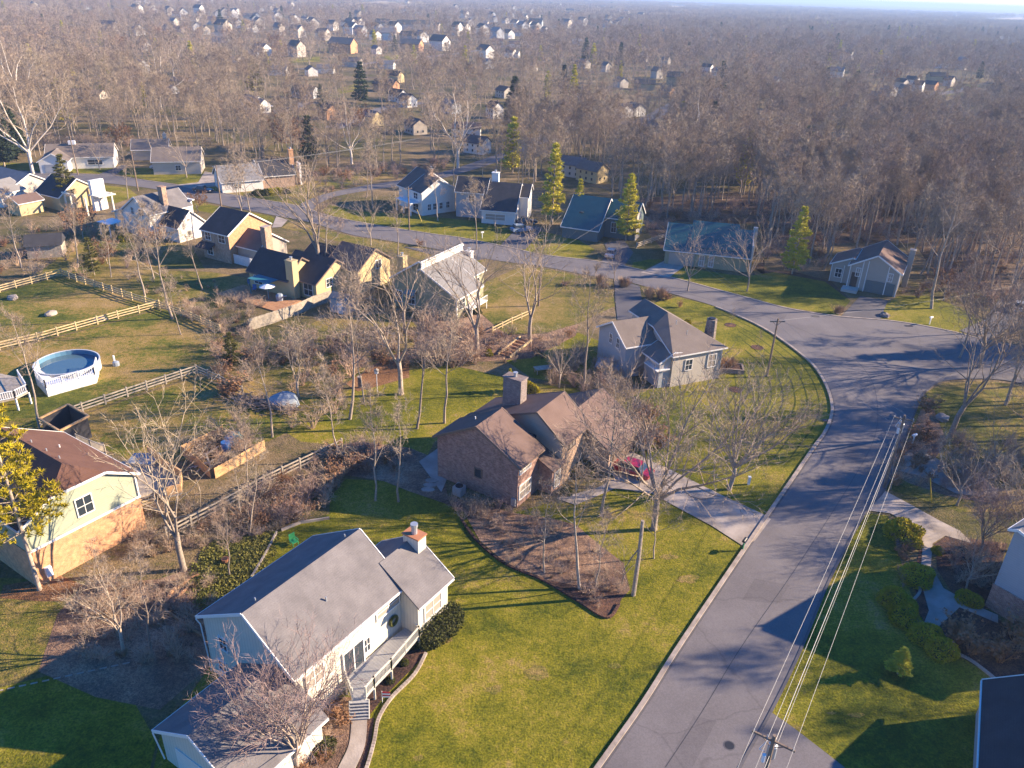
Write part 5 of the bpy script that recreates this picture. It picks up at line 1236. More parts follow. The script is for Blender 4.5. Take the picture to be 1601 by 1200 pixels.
tp = MB(); tp.prism([(-1.3, -1), (1.4, -1.1), (1.2, 1.1), (-1.4, .9)], .9, 1.25); to = tp.build('deck_tarp', 'tarp'); to.location = (*G(228, 732), 0); tag(to, 'pale blue cover lying on the wooden deck behind the green house', 'cover')
# small lean-to shelter and pen at the back of the green house
pc = G(105, 690); sh = thing('shelter', 'small dark open-fronted shelter with pale roof edges behind the brown roof', 'shelter', (*G(108, 683), 0), R(-35))
m = MB(); m.add([(-2, -1.5, 0), (2, -1.5, 0), (2, 1.5, 0), (-2, 1.5, 0), (-2, -1.5, 2.2), (2, -1.5, 2.2), (2, 1.5, 2.6), (-2, 1.5, 2.6)], [(3, 2, 6, 7), (0, 3, 7, 4), (1, 5, 6, 2), (0, 1, 2, 3)]); m.build('wall', 'shingle_dark', sh)
m = MB(); m.beam((-2.1, -1.6, 2.25), (2.1, -1.6, 2.25), .2, .2); m.beam((-2.1, -1.6, 2.25), (-2.1, 1.6, 2.65), .2, .2); m.beam((2.1, -1.6, 2.25), (2.1, 1.6, 2.65), .2, .2); m.beam((-2.1, 1.6, 2.65), (2.1, 1.6, 2.65), .2, .2); m.build('roof_frame', 'wood_new', sh)
gl = G(140, 705); ral = thing('railing', 'grey balustrade of thin balusters showing past the brown roof', 'railing', (*gl, 0)); a_, b_ = G(118, 680, 1.5), G(163, 698, 1.5)
m = MB(); railing(ral, [(a_[0] - gl[0], a_[1] - gl[1], .6), (b_[0] - gl[0], b_[1] - gl[1], .6)], 1.0, 'wood_grey', .16, 'balustrade'); m.box((0, 0, .3), (2.5, 1.6, .6)); m.build('platform', 'wood_grey', ral)
# pool
pcx = G(108, 580); PL = thing('swimming_pool', 'round above-ground pool with pale wall and dark blue water', 'pool', (*pcx, 0)); pr_ = 3.75
def ring(mb, r0, r1, z0, z1, n=36):
    o = len(mb.v)
    for i in range(n):
        t = 2 * math.pi * i / n
        for r_, z in ((r1, z0), (r1, z1), (r0, z1), (r0, z0)): mb.v.append((math.cos(t) * r_, math.sin(t) * r_, z))
    for i in range(n):
        for j in range(4): mb.f.append((o + i * 4 + j, o + ((i + 1) % n) * 4 + j, o + ((i + 1) % n) * 4 + (j + 1) % 4, o + i * 4 + (j + 1) % 4)); mb.m.append(0)
m = MB(); ring(m, pr_ - .05, pr_, 0, 1.3); m.build('pool_wall', 'pool_panel', PL)
m = MB(); ring(m, pr_ - .10, pr_ + .05, 1.3, 1.36); m.build('pool_rim', 'pool_panel', PL)
m = MB(); ring(m, pr_ - .09, pr_ - .055, .1, 1.29); m.build('pool_liner', 'liner', PL)
m = MB(); m.tube([(0, 0, .02), (0, 0, .75)], pr_ - .1, 36); m.build('pool_water', 'water', PL)
pd = G(78, 612); PD = thing('pool_deck', 'white-railed deck wrapped round the near side of the pool', 'deck', (*pd, 0))
pts = [G(x, y, 1.2) for x, y in ((55, 588), (72, 606), (148, 585), (152, 570), (140, 582), (112, 592), (80, 590), (62, 577))]
m = MB(); m.prism(rel(pts, pd), 1.0, 1.2); m.build('deck_floor', 'white_paint', PD); railing(PD, rel(pts[:4], pd, 1.2), .95, 'white_paint', .22)
m = MB(); 
for a, b in zip(pts[:3], pts[1:4]): m.beam((a[0] - pd[0], a[1] - pd[1], .5), (b[0] - pd[0], b[1] - pd[1], .5), .05, 1.0)
m.build('skirting', 'white_paint', PD); railing(PD, rel([pts[0], pts[7]], pd, 1.2), .95, 'white_paint', .22)
pd2 = G(15, 635); P2 = thing('back_deck', 'white-railed deck at the left edge, stepping towards the pool', 'deck', (*pd2, 0))
pts = [G(x, y, 1.6) for x, y in ((-60, 640), (24, 622), (44, 612), (30, 590), (-60, 570))]; m = MB(); m.prism(rel(pts, pd2), 1.4, 1.6); m.build('deck_floor', 'wood_grey', P2); railing(P2, rel([pts[0], pts[1], pts[2], pts[3]], pd2, 1.6), .95, 'white_paint', .22)
for p in pts: MB().box((p[0] - pd2[0], p[1] - pd2[1], .75), (.16, .16, 1.5)).build('deck_post', 'white_paint', P2)
pf = thing('pool_pump', 'small white pump standing on the grass right of the pool', 'pump', (*G(182, 571), 0)); m = MB(); m.tube([(0, 0, 0), (0, 0, .5), (0, 0, .62)], [.42, .4, .2], 10); m.build('tank', 'tarp', pf); m = MB(); m.tube([(-.25, .2, 0), (-.25, .2, 1.3)], .12, 8); m.build('filter_pipe', 'white_paint', pf)
# tarp heap
rr = random.Random(8); m = MB(); n = 12; rows = [(0, 1.0), (.4, .95), (.75, .7), (1.0, .3), (1.12, .02)]; H0 = 1.7
for z, k in rows:
    for j in range(n): t = 2 * math.pi * j / n; q = k * (1 + rr.uniform(-.15, .15)); m.v.append((2.0 * math.cos(t) * q, 1.3 * math.sin(t) * q, z * H0 * (1 + rr.uniform(-.08, .08))))
for i in range(4):
    for j in range(n): m.f.append((i * n + j, i * n + (j + 1) % n, (i + 1) * n + (j + 1) % n, (i + 1) * n + j)); m.m.append(0)
tp = m.build('covered_heap', 'tarp'); tp.location = (*G(444, 634), 0); tp.rotation_euler[2] = .2; tag(tp, 'heap under a crumpled grey-blue tarp on the back lawn', 'tarp heap')
br = MB(); rr = random.Random(3)
for i in range(260): a = rr.uniform(0, 3.14); c = Vector((rr.gauss(0, 2.6), rr.gauss(0, .7), rr.uniform(.05, .9))); d_ = Vector((math.cos(a), math.sin(a) * .4, rr.uniform(-.25, .35))) * rr.uniform(.5, 1.4); br.beam(c - d_, c + d_, .05, .05)
bo = br.build('brush_pile', 'twig'); bo.location = (*G(408, 634), 0); bo.rotation_euler[2] = R(-20); tag(bo, 'long dark pile of cut branches left of the grey tarp heap', 'brush pile')
# birdhouse pole, post, timber steps, compost frames
bh = thing('birdhouse', 'pale birdhouse on a pole beside the leaf-strewn lawn', 'birdhouse', (*G(590, 613), 0)); MB().tube([(0, 0, 0), (0, 0, 2.6)], .04, 6).build('pole', 'white_paint', bh)
m = MB(); m.box((0, 0, 2.8), (.4, .34, .4)); m.build('box', 'white_paint', bh); m = MB(); m.add([(-.3, -.25, 2.98), (.3, -.25, 2.98), (.3, .25, 2.98), (-.3, .25, 2.98), (0, -.25, 3.2), (0, .25, 3.2)], [(0, 1, 4), (2, 3, 5), (1, 2, 5, 4), (3, 0, 4, 5), (3, 2, 1, 0)]); m.build('roof', 'wood_grey', bh)
sp = thing('stone_post', 'short stone garden post on the leaf-strewn lawn', 'post', (*G(563, 606), 0)); m = MB(); m.box((0, 0, .75), (.4, .4, 1.5)); m.build('shaft', 'stone', sp); m = MB(); m.box((0, 0, 1.53), (.5, .5, .08)); m.build('cap', 'concrete', sp)
ts = thing('timber_steps', 'timber-edged garden steps climbing towards the big bare tree', 'steps', (*G(805, 547), 0)); o_ = G(805, 547); m = MB(); a_, b_ = Vector(G(788, 557)), Vector(G(822, 536)); dv = b_ - a_; nrm = Vector((-dv.y, dv.x)).normalized()
for i in range(7): c = a_ + dv * (i + .5) / 7 - Vector(o_); m.box((c.x, c.y, .08 + .09 * i), (.28, 1.7, .16 + .02 * i), math.atan2(dv.y, dv.x))
m.build('tread', 'timber', ts)
for sg in (-1, 1):
    m = MB(); p, q = a_ + nrm * sg * .95 - Vector(o_), b_ + nrm * sg * .95 - Vector(o_); m.beam((p.x, p.y, .15), (q.x, q.y, .75), .16, .3); m.build('side_timber', 'wood_fence', ts)
for (x, y), lb in (((862, 582), 'low grey wooden table on the shaded lawn behind the brick chimney'),): 
    t_ = thing('garden_table', lb, 'table', (*G(x - 14, y), 0), R(20)); m = MB(); m.box((0, 0, .7), (2.2, 1.2, .08)); m.build('table_top', 'wood_grey', t_)
    for a in (-.9, .9):
        for b in (-.45, .45): MB().box((a, b, .33), (.1, .1, .66)).build('leg', 'wood_grey', t_)
sd = thing('low_shed', 'low grey-roofed hutch in the brush left of the tan house', 'hutch', (*G(950, 582), 0), R(-15)); m = MB(); m.box((0, 0, .5), (2.8, 1.8, 1.0)); m.build('wall', 'shingle_dark', sd); m = MB(); m.add([(-1.6, -1.1, 1.0), (1.6, -1.1, 1.0), (1.6, 1.1, 1.4), (-1.6, 1.1, 1.4), (-1.6, -1.1, 1.12), (1.6, -1.1, 1.12), (1.6, 1.1, 1.52), (-1.6, 1.1, 1.52)], [(3, 2, 1, 0), (4, 5, 6, 7), (0, 1, 5, 4), (1, 2, 6, 5), (2, 3, 7, 6), (3, 0, 4, 7)]); m.build('roof', 'tarp', sd)
shd = thing('garden_shed', 'small pale blue shed behind the shaded board fence', 'shed', (*G(536, 486), 0), R(-25)); m = MB(); m.box((0, 0, 1.1), (3.0, 2.2, 2.2)); m.build('wall', 'grey_siding', shd); m = MB(); m.add([(-1.7, -1.3, 2.2), (1.7, -1.3, 2.2), (1.7, 1.3, 2.2), (-1.7, 1.3, 2.2), (-1.7, 0, 3.0), (1.7, 0, 3.0)], [(0, 1, 5, 4), (2, 3, 4, 5), (1, 2, 5), (3, 0, 4), (3, 2, 1, 0)]); m.build('roof', 'shingle_pale', shd); m = MB(); m.box((.4, -1.13, 1.0), (1.0, .06, 1.9)); m.build('door', 'white_paint', shd)
fs = thing('field_shed', 'dark weathered shed in the brushy yard at the left', 'shed', (*G(75, 398), 0), R(20)); m = MB(); m.box((0, 0, 1.2), (5.5, 4, 2.4)); m.build('wall', 'wood_grey', fs); m = MB(); m.add([(-3, -2.4, 2.3), (3, -2.4, 2.3), (3, 2.4, 2.3), (-3, 2.4, 2.3), (-3, 0, 3.9), (3, 0, 3.9)], [(0, 1, 5, 4), (2, 3, 4, 5), (1, 2, 5), (3, 0, 4), (3, 2, 1, 0)]); m.build('roof', 'shingle_dark', fs)
um = thing('patio_umbrella', 'white patio umbrella standing open behind the yellow house', 'umbrella', (*G(420, 468), 0)); MB().tube([(0, 0, 0), (0, 0, 2.5)], .04, 6).build('pole', 'metal', um); m = MB(); m.v.append((0, 0, 2.75))
for i in range(8): m.v.append((1.3 * math.cos(i * math.pi / 4), 1.3 * math.sin(i * math.pi / 4), 2.2))
m.v.append((0, 0, 2.62)); m.f += [(0, 1 + i, 1 + (i + 1) % 8) for i in range(8)] + [(9, 1 + (i + 1) % 8, 1 + i) for i in range(8)]; m.m += [0] * 16; m.build('canopy', 'white_paint', um)
gr = thing('covered_grill', 'grill under a pale cover on the yellow house patio', 'grill', (*G(438, 470), 0)); m = MB(); m.tube([(0, 0, 0), (0, 0, .9), (0, 0, 1.2)], [.6, .65, .35], 8); m.build('cover', 'tarp', gr); MB().box((.85, 0, .85), (.5, .5, .06)).build('side_shelf', 'metal', gr)
for i, (x, y) in enumerate(((398, 455), (392, 446))):
    t_ = thing('patio_chair', ('blue patio chair behind the yellow house, nearer the umbrella' if i == 0 else 'blue patio chair behind the yellow house, farther from the umbrella'), 'chair', (*G(x, y), 0), i); MB().box((0, 0, .42), (.6, .6, .06)).build('seat', 'blue_plastic', t_); MB().box((0, .3, .75), (.6, .06, .7)).build('backrest', 'blue_plastic', t_)
    for a in (-.25, .25):
        for b in (-.25, .25): MB().box((a, b, .2), (.05, .05, .4)).build('leg', 'metal', t_)
gc = thing('garden_chair', 'small bright green chair on the lawn behind the grey roof', 'chair', (*G(460, 851), 0), .8); MB().box((0, 0, .38), (.6, .6, .05)).build('seat', 'green_paint', gc); m = MB()
for k in range(5): m.box((-.24 + .12 * k, .3, .72), (.09, .04, .7))
m.build('backrest', 'green_paint', gc)
for a in (-.26, .26):
    for b in (-.26, .26): MB().box((a, b, .18), (.06, .06, .36)).build('leg', 'green_paint', gc)
    MB().box((a * 1.15, 0, .58), (.08, .6, .04)).build('armrest', 'green_paint', gc)
fl = thing('flower_pot', 'terracotta pot in the yellow-green ground cover', 'pot', (*G(353, 880), 0)); MB().tube([(0, 0, 0), (0, 0, .45), (0, 0, .5)], [.2, .3, .32], 10).build('pot', 'terracotta', fl); MB().tube([(0, 0, .44), (0, 0, .52)], .26, 10).build('soil', 'mulch', fl)
for px, lb in ((((256, 948), (270, 925), (300, 905), (312, 900)), 'orange timber edging on the slope above the dark bed'), (((270, 942), (285, 928), (302, 915)), 'short orange timber edging below the longer one'), (((258, 955), (290, 977), (325, 1003)), 'timber edging running down to the house corner, left one of two'), (((275, 950), (305, 967), (330, 988)), 'timber edging running down to the house corner, right one of two'), (((440, 830), (470, 818), (515, 811)), 'low pale edging between the lawn and the brush behind the house'), (((393, 905), (415, 868), (433, 833)), 'pale edging curving along the ground cover behind the grey roof')):
    m = MB(); p = GP(px)
    for a, b in zip(p[:-1], p[1:]): m.beam((*a, .12), (*b, .12), .16, .24)
    tag(m.build('timber_edging', 'timber' if 'orange' in lb or 'timber' in lb else 'concrete'), lb, 'edging')
def curb_stones(px, label, mat='concrete'):
    p = smooth_path(GP(px), 8); m = MB(); 
    for a, b in zip(p[:-1], p[1:]): m.beam((*a, .08), (a[0] + (b[0] - a[0]) * .9, a[1] + (b[1] - a[1]) * .9, .08), .22, .2)
    tag(m.build('stone_edging', mat), label, 'edging')
curb_stones([(666, 1022), (648, 1055), (612, 1092), (592, 1125), (585, 1160), (572, 1205), (545, 1270)], 'stone edging between the big front lawn and the deck bed', 'kerb')
curb_stones([(720, 810), (745, 845), (790, 882), (850, 908), (900, 938), (948, 966), (968, 945)], 'dark edging round the long front bed of bare trees', 'mulch')
curb_stones([(1428, 905), (1438, 925), (1420, 948), (1425, 958)], 'pale stones edging the bed beside the path, upper run'); curb_stones([(1490, 1020), (1520, 1035), (1560, 1066)], 'pale stones edging the bed near the dark roof corner')
m = MB()
for i in range(15):
    a = Vector(G(-60 + i * 18, 1093 - i * 3.9)); b = Vector(G(-60 + i * 18 + 11, 1093 - i * 3.9 - 2.4)); m.beam((*a, .05), (*b, .05), .09, .05)
tag(m.build('lawn_marker_strip', 'concrete'), 'dashed pale strip lying across the shaded lawn at the lower left', 'edging strip')
pl = thing('planter', 'low stone planter box at the corner of the tan house', 'planter', (*G(1132, 577), 0), R(-8)); m = MB()
for c, s in (((0, -1.0, .3), (5, .25, .6)), ((0, 1.0, .3), (5, .25, .6)), ((-2.4, 0, .3), (.25, 1.75, .6)), ((2.4, 0, .3), (.25, 1.75, .6))): m.box(c, s)
m.build('stone_wall', 'stone', pl); m = MB(); m.box((0, 0, .25), (4.5, 1.7, .5)); m.build('soil', 'mulch', pl)
for (x, y), lb in (((1142, 508), 'young sapling in a mulch ring on the striped lawn, upper of three'), ((1184, 543), 'young sapling in a mulch ring on the striped lawn, middle of three'), ((1150, 609), 'young sapling in a mulch ring on the striped lawn, lowest of three')):
    struct('planting_bed', MB().sheet([(G(x, y)[0] + .9 * math.cos(t), G(x, y)[1] + .9 * math.sin(t)) for t in np.linspace(0, 6.28, 14)[:-1]], .05), 'mulch'); plant('slim1', G(x, y), 2.6, lb, name='sapling')
# air conditioner, patio slab, tables behind brick house
ac = thing('air_conditioner', 'round-topped grey air conditioner beside the brick wall', 'air conditioner', (*G(718, 772), 0), R(58)); m = MB(); m.box((0, 0, .5), (.95, .95, .95)); 
for z in np.arange(.15, .95, .09): m.box((0, 0, z), (.98, .98, .03))
m.build('cabinet', 'metal', ac); MB().tube([(0, 0, .975), (0, 0, 1.03)], .4, 14).build('fan_grille', 'black', ac)
struct('patio', MB().sheet(GP([(655, 722), (686, 700), (705, 735), (690, 770), (672, 745)]), .06), 'concrete')
for i in range(3): struct('stepping_stone', MB().prism([(G(675 - i * 3, 752 + i * 7)[0] + .7 * math.cos(t), G(675 - i * 3, 752 + i * 7)[1] + .4 * math.sin(t)) for t in np.linspace(0, 6.28, 9)[:-1]], .0, .13), 'concrete')
# ================================================================ POLES AND WIRES
def utility_pole(px, H, label, arm=2.0, ang=0., transformer=False, at=None, lean=None):
    x, y = at or G(*px); o = thing('utility_pole', label, 'utility pole', (x, y, 0), ang); MB().tube([(0, 0, -.3), (0, 0, H)], [.17, .11], 8).build('shaft', 'pole', o)
    if arm:
        m = MB(); m.box((0, 0, H - .45), (arm, .1, .13)); m.beam((-arm * .3, .06, H - .48), (0, .1, H - 1.1), .04, .04); m.beam((arm * .3, .06, H - .48), (0, .1, H - 1.1), .04, .04); m.build('crossarm', 'pole', o)
        for u in (-arm / 2 + .1, -.35, arm / 2 - .1): MB().tube([(u, 0, H - .38), (u, 0, H - .2)], [.05, .03], 6).build('insulator', 'metal', o)
    if transformer:
        m = MB(); m.tube([(0, .42, H - 2.2), (0, .42, H - 2.1), (0, .42, H - 1.2), (0, .42, H - 1.1)], [.2, .27, .27, .16], 12); t = m.build('transformer', 'metal', o); m = MB()
        for u in (-.12, .12): m.tube([(u, .42, H - 1.15), (u, .42, H - .85)], .045, 6)
        m.build('bushing', 'white_paint', t)
        m = MB(); m.tube([(-.25, -.25, H - 2.0), (-.25, -.25, H - 1.45)], .11, 8); m.tube([(-.3, .1, H - 1.6), (-.6, -.2, H - 1.3), (-.3, 0, H - .6)], .02, 4); m.build('switch_gear', 'white_paint', o)
    return (x, y, H)
wa = math.atan2(68.9 - 30.5, 39 - 15.2) - math.pi / 2
p1 = utility_pole(None, 8.6, 'near utility pole with crossarm and round grey transformer at the lower edge', 2.4, wa, True, at=(15.2, 30.45))
p2 = utility_pole((1382, 762), 8.6, 'dark utility pole with transformer standing where the two driveways meet the road', 1.9, wa + .2, True)
p3 = utility_pole((1199, 588), 8.3, 'thin utility pole with crossarm on the striped lawn inside the bend', 2.0, .1)
dp = thing('wooden_pole', 'bare wooden pole without wires at the tip of the front bed', 'pole', (*G(990, 930), 0)); MB().tube([(0, 0, -.3), (.05, 0, 4), (0, .05, 7.6)], [.2, .17, .14], 8).build('shaft', 'bark', dp); MB().tube([(.05, 0, 5.0), (-.5, -.2, 4.2), (-1.2, -.3, 2.6)], [.06, .05, .02], 5).build('broken_branch', 'bark', dp)
p4 = utility_pole((640, 360), 9, 'utility pole on the verge in front of the two-gabled house across the street', 1.6, .4)
p5 = utility_pole((346, 322), 9, 'utility pole at the roadside above the orange brick house', 1.6, .4)
p6 = utility_pole((216, 298), 9, 'utility pole at the roadside beside the white farmhouse', 1.6, .4)
p7 = utility_pole((122, 273), 9.5, 'utility pole at the left end of the street before the white ranch', 1.6, .4)
p8 = utility_pole((842, 478), 5.0, 'thin pole on the open lawn left of the shaded driveway', 0, 0)
p9 = utility_pole((847, 222), 10, 'distant utility pole beside the end of the side road', 1.6, .3)
gwy = MB(); g0 = G3(661, 350); gwy.tube([g0, g0 + Vector((-1.2, 0, 3.2))], .05, 5); tag(gwy.build('guy_wire_guard', 'yellow_paint'), 'yellow guard on the slanting guy wire across the street', 'guy wire')
g0 = G3(1456, 785); gwy = MB(); gwy.tube([g0, g0 + Vector((-.6, .4, 2.6))], .05, 5); tag(gwy.build('guy_wire_guard', 'yellow_paint'), 'yellow guard on the slanting guy wire beside the transformer pole', 'guy wire')
def wire(a, b, sag, label, r=.022, n=14):
    a, b = Vector(a), Vector(b); m = MB(); m.tube([a.lerp(b, i / n) - Vector((0, 0, sag * 4 * (i / n) * (1 - i / n))) for i in range(n + 1)], r, 4); tag(m.build('overhead_wire', 'cable'), label, 'wire', 'overhead wires along the streets')
def armpt(p, ang, u, dz): return (p[0] + math.cos(ang) * u, p[1] + math.sin(ang) * u, p[2] + dz)
back = (15.2 - 23.8, 30.45 - 38.4, 8.6)
for u, dz, r_, nm in ((-1.1, -.2, .010, 'outermost wire on the road side between the two transformer poles'), (-.3, -.2, .010, 'upper inner wire between the two transformer poles'), (1.1, -.2, .010, 'outermost wire on the garden side between the two transformer poles'), (.0, -1.5, .018, 'thick bundled cable between the two transformer poles'), (.1, -2.1, .010, 'lowest cable between the two transformer poles')):
    wire(armpt(p1, wa, u, dz), armpt(p2, wa + .2, u * .8, dz), .5, nm, r_); wire(armpt(p1, wa, u, dz), armpt(back, wa, u, dz), .5, nm.replace('between the two transformer poles', 'leaving the near transformer pole below'), r_)
for u, dz, nm in ((-.7, -.2, 'left thin wire from the transformer pole across the road to the lawn pole'), (.7, -.2, 'right thin wire from the transformer pole across the road to the lawn pole'), (0, -1.6, 'low cable from the transformer pole across the road to the lawn pole')): wire(armpt(p2, wa, u, dz), armpt(p3, .1, u, dz), .5, nm, .009)
for u, nm in ((-.7, 'left thin wire from the lawn pole towards the shaded driveway'), (.7, 'right thin wire from the lawn pole towards the shaded driveway')): wire(armpt(p3, .1, u, -.2), (22, 158, 8), .7, nm, .009)
wire(armpt(p3, .1, .9, -.2), (88, 118, 9), .8, 'wire from the lawn pole over the road bend to the right', .009)
wire((22, 158, 7), (-2, 108, 7.5), .6, 'service wire slanting past the blue-green roof', .009)
for u, nm in ((-.6, 'upper'), (.6, 'lower')):
    wire(armpt(p7, .4, u, -.3), armpt(p6, .4, u, -.3), .4, nm + ' wire between the two leftmost street poles', .013); wire(armpt(p6, .4, u, -.3), armpt(p5, .4, u, -.3), .4, nm + ' wire past the white farmhouse roof', .013); wire(armpt(p5, .4, u, -.3), armpt(p4, .4, u, -.3), .5, nm + ' wire along the street past the junction', .013); wire(armpt(p5, .4, u, -.3), armpt(p9, .3, u, -.3), 1.6, nm + ' wire crossing the wood from the street to the side road', .02, 20); wire(armpt(p9, .3, u, -.3), (150, 430, 12), 2.0, nm + ' wire running on from the side road through the far wood', .025)
# ================================================================ ROADSIDE
mbx = thing('mailbox', 'black mailbox on a green post at the driveway mouth', 'mailbox', (*G(1161, 860), 0), R(55)); MB().box((0, 0, .5), (.1, .1, 1.05)).build('post', 'green_paint', mbx); MB().beam((-.02, 0, .55), (.3, 0, .95), .07, .07).build('brace', 'green_paint', mbx)
m = MB(); sec = [(-.14, 0), (.14, 0), (.14, .14)] + [(.14 * math.cos(t), .14 + .12 * math.sin(t)) for t in np.linspace(.4, 2.7, 5)] + [(-.14, .14)]; ns = len(sec); m.add([(x, y, 1.03 + z) for x in (-.28, .34) for y, z in sec], [tuple(range(ns))[::-1], tuple(range(ns, 2 * ns))] + [(i, (i + 1) % ns, ns + (i + 1) % ns, ns + i) for i in range(ns)]); m.build('box', 'black', mbx)
hy = thing('fire_hydrant', 'yellow fire hydrant on the curved lawn by the kerb', 'hydrant', (*G(1249, 665), 0)); m = MB(); m.tube([(0, 0, 0), (0, 0, .08), (0, 0, .1), (0, 0, .6), (0, 0, .72), (0, 0, .85)], [.2, .2, .13, .13, .17, .06], 10); m.build('barrel', 'yellow_paint', hy); m = MB(); m.tube([(-.22, 0, .5), (.22, 0, .5)], .06, 8); m.tube([(0, 0, .5), (0, -.22, .5)], .08, 8); m.build('nozzle', 'yellow_paint', hy); MB().tube([(0, 0, .85), (0, 0, .95)], .035, 6).build('operating_nut', 'metal', hy)
ub = thing('utility_pedestal', 'small pale utility pedestal beside the leaning tree across the driveway', 'pedestal', (*G(1170, 757), 0)); MB().box((0, 0, .45), (.25, .25, .9)).build('body', 'white_paint', ub); MB().box((0, 0, .93), (.3, .3, .07)).build('cap', 'white_paint', ub)
mh = thing('manhole_cover', 'round dark manhole cover in the road near the lower edge', 'manhole cover', (*G(1140, 1166), .06)); MB().tube([(0, 0, 0), (0, 0, .012)], .32, 18).build('lid', 'black', mh); m = MB(); ring(m, .33, .4, 0, .01, 20); m.build('frame', 'asphalt_new', mh)
for px, lb in (((1275, 495), 'dark storm drain at the kerb left of the tan house driveway'), ((1421, 510), 'dark storm drain at the kerb right of the tan house driveway'), ((1294, 658), 'dark storm drain in the kerb by the yellow hydrant')):
    o = thing('storm_drain', lb, 'storm drain', (*G(*px), .07)); MB().box((0, 0, .02), (1.2, .5, .03)).build('frame', 'asphalt_new', o); m = MB()
    for k in range(6): m.box((-.45 + .18 * k, 0, .045), (.07, .4, .02))
    m.build('grate', 'black', o)
for px, lb, mt_ in (((1426, 694), 'white mailbox in the bed right of the transformer pole', 'white_paint'), ((754, 372), 'white mailbox at the far kerb near the parked pale car', 'white_paint'), ((1453, 507), 'white mailbox on the grass right of the tan house driveway', 'white_paint')):
    o = thing('mailbox', lb, 'mailbox', (*G(*px), 0), .5); MB().box((0, 0, .55), (.12, .12, 1.1)).build('post', mt_, o); m = MB(); m.add([(x, y, 1.1 + z) for x in (-.3, .3) for y, z in sec], [tuple(range(ns))[::-1], tuple(range(ns, 2 * ns))] + [(i, (i + 1) % ns, ns + (i + 1) % ns, ns + i) for i in range(ns)]); m.build('box', mt_, o)
for px, lb in (((1383, 494), 'boulder at the mouth of the tan house driveway'), ((20, 467), 'grey boulder in the upper dry yard'), ((80, 492), 'low boulder in the dry yard above the long yellow fence'), ((157, 501), 'grey boulder against the long yellow fence'), ((402, 829), 'dark boulder at the edge of the brush behind the grey roof'), ((1473, 655), 'large grey boulder on the yard right of the transformer pole')):
    bm = bmesh.new(); bmesh.ops.create_icosphere(bm, subdivisions=2, radius=.75); rr = random.Random(len(lb))
    for v in bm.verts: v.co = Vector((v.co.x * 1.3, v.co.y, v.co.z * .6 + .2)) * (1 + rr.uniform(-.12, .12))
    me = bpy.data.meshes.new('boulder'); bm.to_mesh(me); bm.free(); me.materials.append(MT['stone'] if 'boulder at' in lb else MT['concrete']); o = use('boulder', me, None, (*G(*px), 0), rr.uniform(0, 3)); tag(o, lb, 'boulder')
# flag figure by the steps
ff = thing('garden_flag', 'small red and white garden flag in the bed under the deck', 'flag', (*G(598, 1098), 0)); MB().tube([(0, 0, 0), (0, 0, 1.1)], .025, 6).build('pole', 'white_paint', ff); m = MB()
for k in range(4): m.box((.3, -.02, 1.0 - .13 * k), (.55, .03, .12), 0, k % 2)
m.build('cloth', ['red_paint', 'white_paint'], ff)
# ================================================================ CARS
def car(px, ang, paint, label, Ln=4.6, W=1.8, H=1.45, boxy=False, name='parked_car'):
    o = thing(name, label, 'car', (*G(*px), .07), ang); h = Ln / 2; bel = H * .6
    low = [(-h, .35), (-h + .03, bel * .95), (-h + .55, bel), (h - 1.1, bel * .98), (h - .12, bel * .8), (h, .4), (h - .25, .22), (-h + .2, .22)]
    def loft(prof, w0, w1, zt, zb):
        m = MB(); n = len(prof); f = lambda z: w0 + (w1 - w0) * (z - zb) / max(.01, zt - zb)
        m.add([(x, -f(z) / 2, z) for x, z in prof] + [(x, f(z) / 2, z) for x, z in prof], [tuple(range(n)), tuple(range(2 * n - 1, n - 1, -1))] + [(i, n + i, n + (i + 1) % n, (i + 1) % n) for i in range(n)]); return m
    body = loft(low, W, W * .94, bel, .22).build('body', paint, o); bv = body.modifiers.new('bevel', 'BEVEL'); bv.width = .07; bv.segments = 2; bv.limit_method = 'ANGLE'
    cb = [(-h + (.5 if boxy else .75), bel - .01), (-h + (.75 if boxy else 1.25), H - .07), (h - 2.05, H - .07), (h - 1.35, bel - .01)]
    loft(cb, W * .93, W * .76, H, bel).build('window', 'glass', o)
    rf = MB(); rf.prism([(-h + (.72 if boxy else 1.2), -W * .39), (h - 2.0, -W * .39), (h - 2.0, W * .39), (-h + (.72 if boxy else 1.2), W * .39)], H - .08, H); rf.build('roof', paint, o)
    wm = MB().tube([(0, -.11, 0), (0, .11, 0)], .32, 14).mesh('tyre', 'rubber'); rm = MB().tube([(0, -.12, 0), (0, .12, 0)], .19, 10).mesh('rim', 'metal')
    for x in (-h + .85, h - .9):
        for y in (-W / 2 + .1, W / 2 - .1): wh = use('wheel', wm, o, (x, y, .32)); use('rim', rm, wh)
    for y in (-W * .34, W * .34):
        MB().box((h - .03, y, bel * .72), (.08, .34, .14)).build('headlight', 'lamp_lens', o); MB().box((-h + .0, y, bel * .8), (.08, .3, .14)).build('taillight', 'tail_lens', o)
    return o
rc = (Vector(G(1013, 746)) - Vector(G(950, 724))); ra = math.atan2(rc.y, rc.x)
car((983, 738), ra + math.pi, 'red_paint', 'red car parked on the concrete driveway of the brick house', 5.0, 1.85, 1.4)
car((318, 300), R(-12), 'dark_paint', 'dark car driving on the street near the white farmhouse'); car((815, 362), R(25), 'blue_paint', 'pale blue car on the driveway across the street', 4.6, 1.85, 1.6, True); car((955, 400), R(75), 'silver_paint', 'silver car on the shaded driveway by the bend')
car((1592, 484), R(60), 'silver_paint', 'silver car half hidden by trees at the right edge'); car((823, 350), R(20), 'dark_paint', 'dark car against the lit gable wall across the street'); car((250, 264), R(5), 'silver_paint', 'silver car before the low brown-roofed house'); car((418, 168), R(0), 'silver_paint', 'white car beside a far house in the left wood', boxy=True)
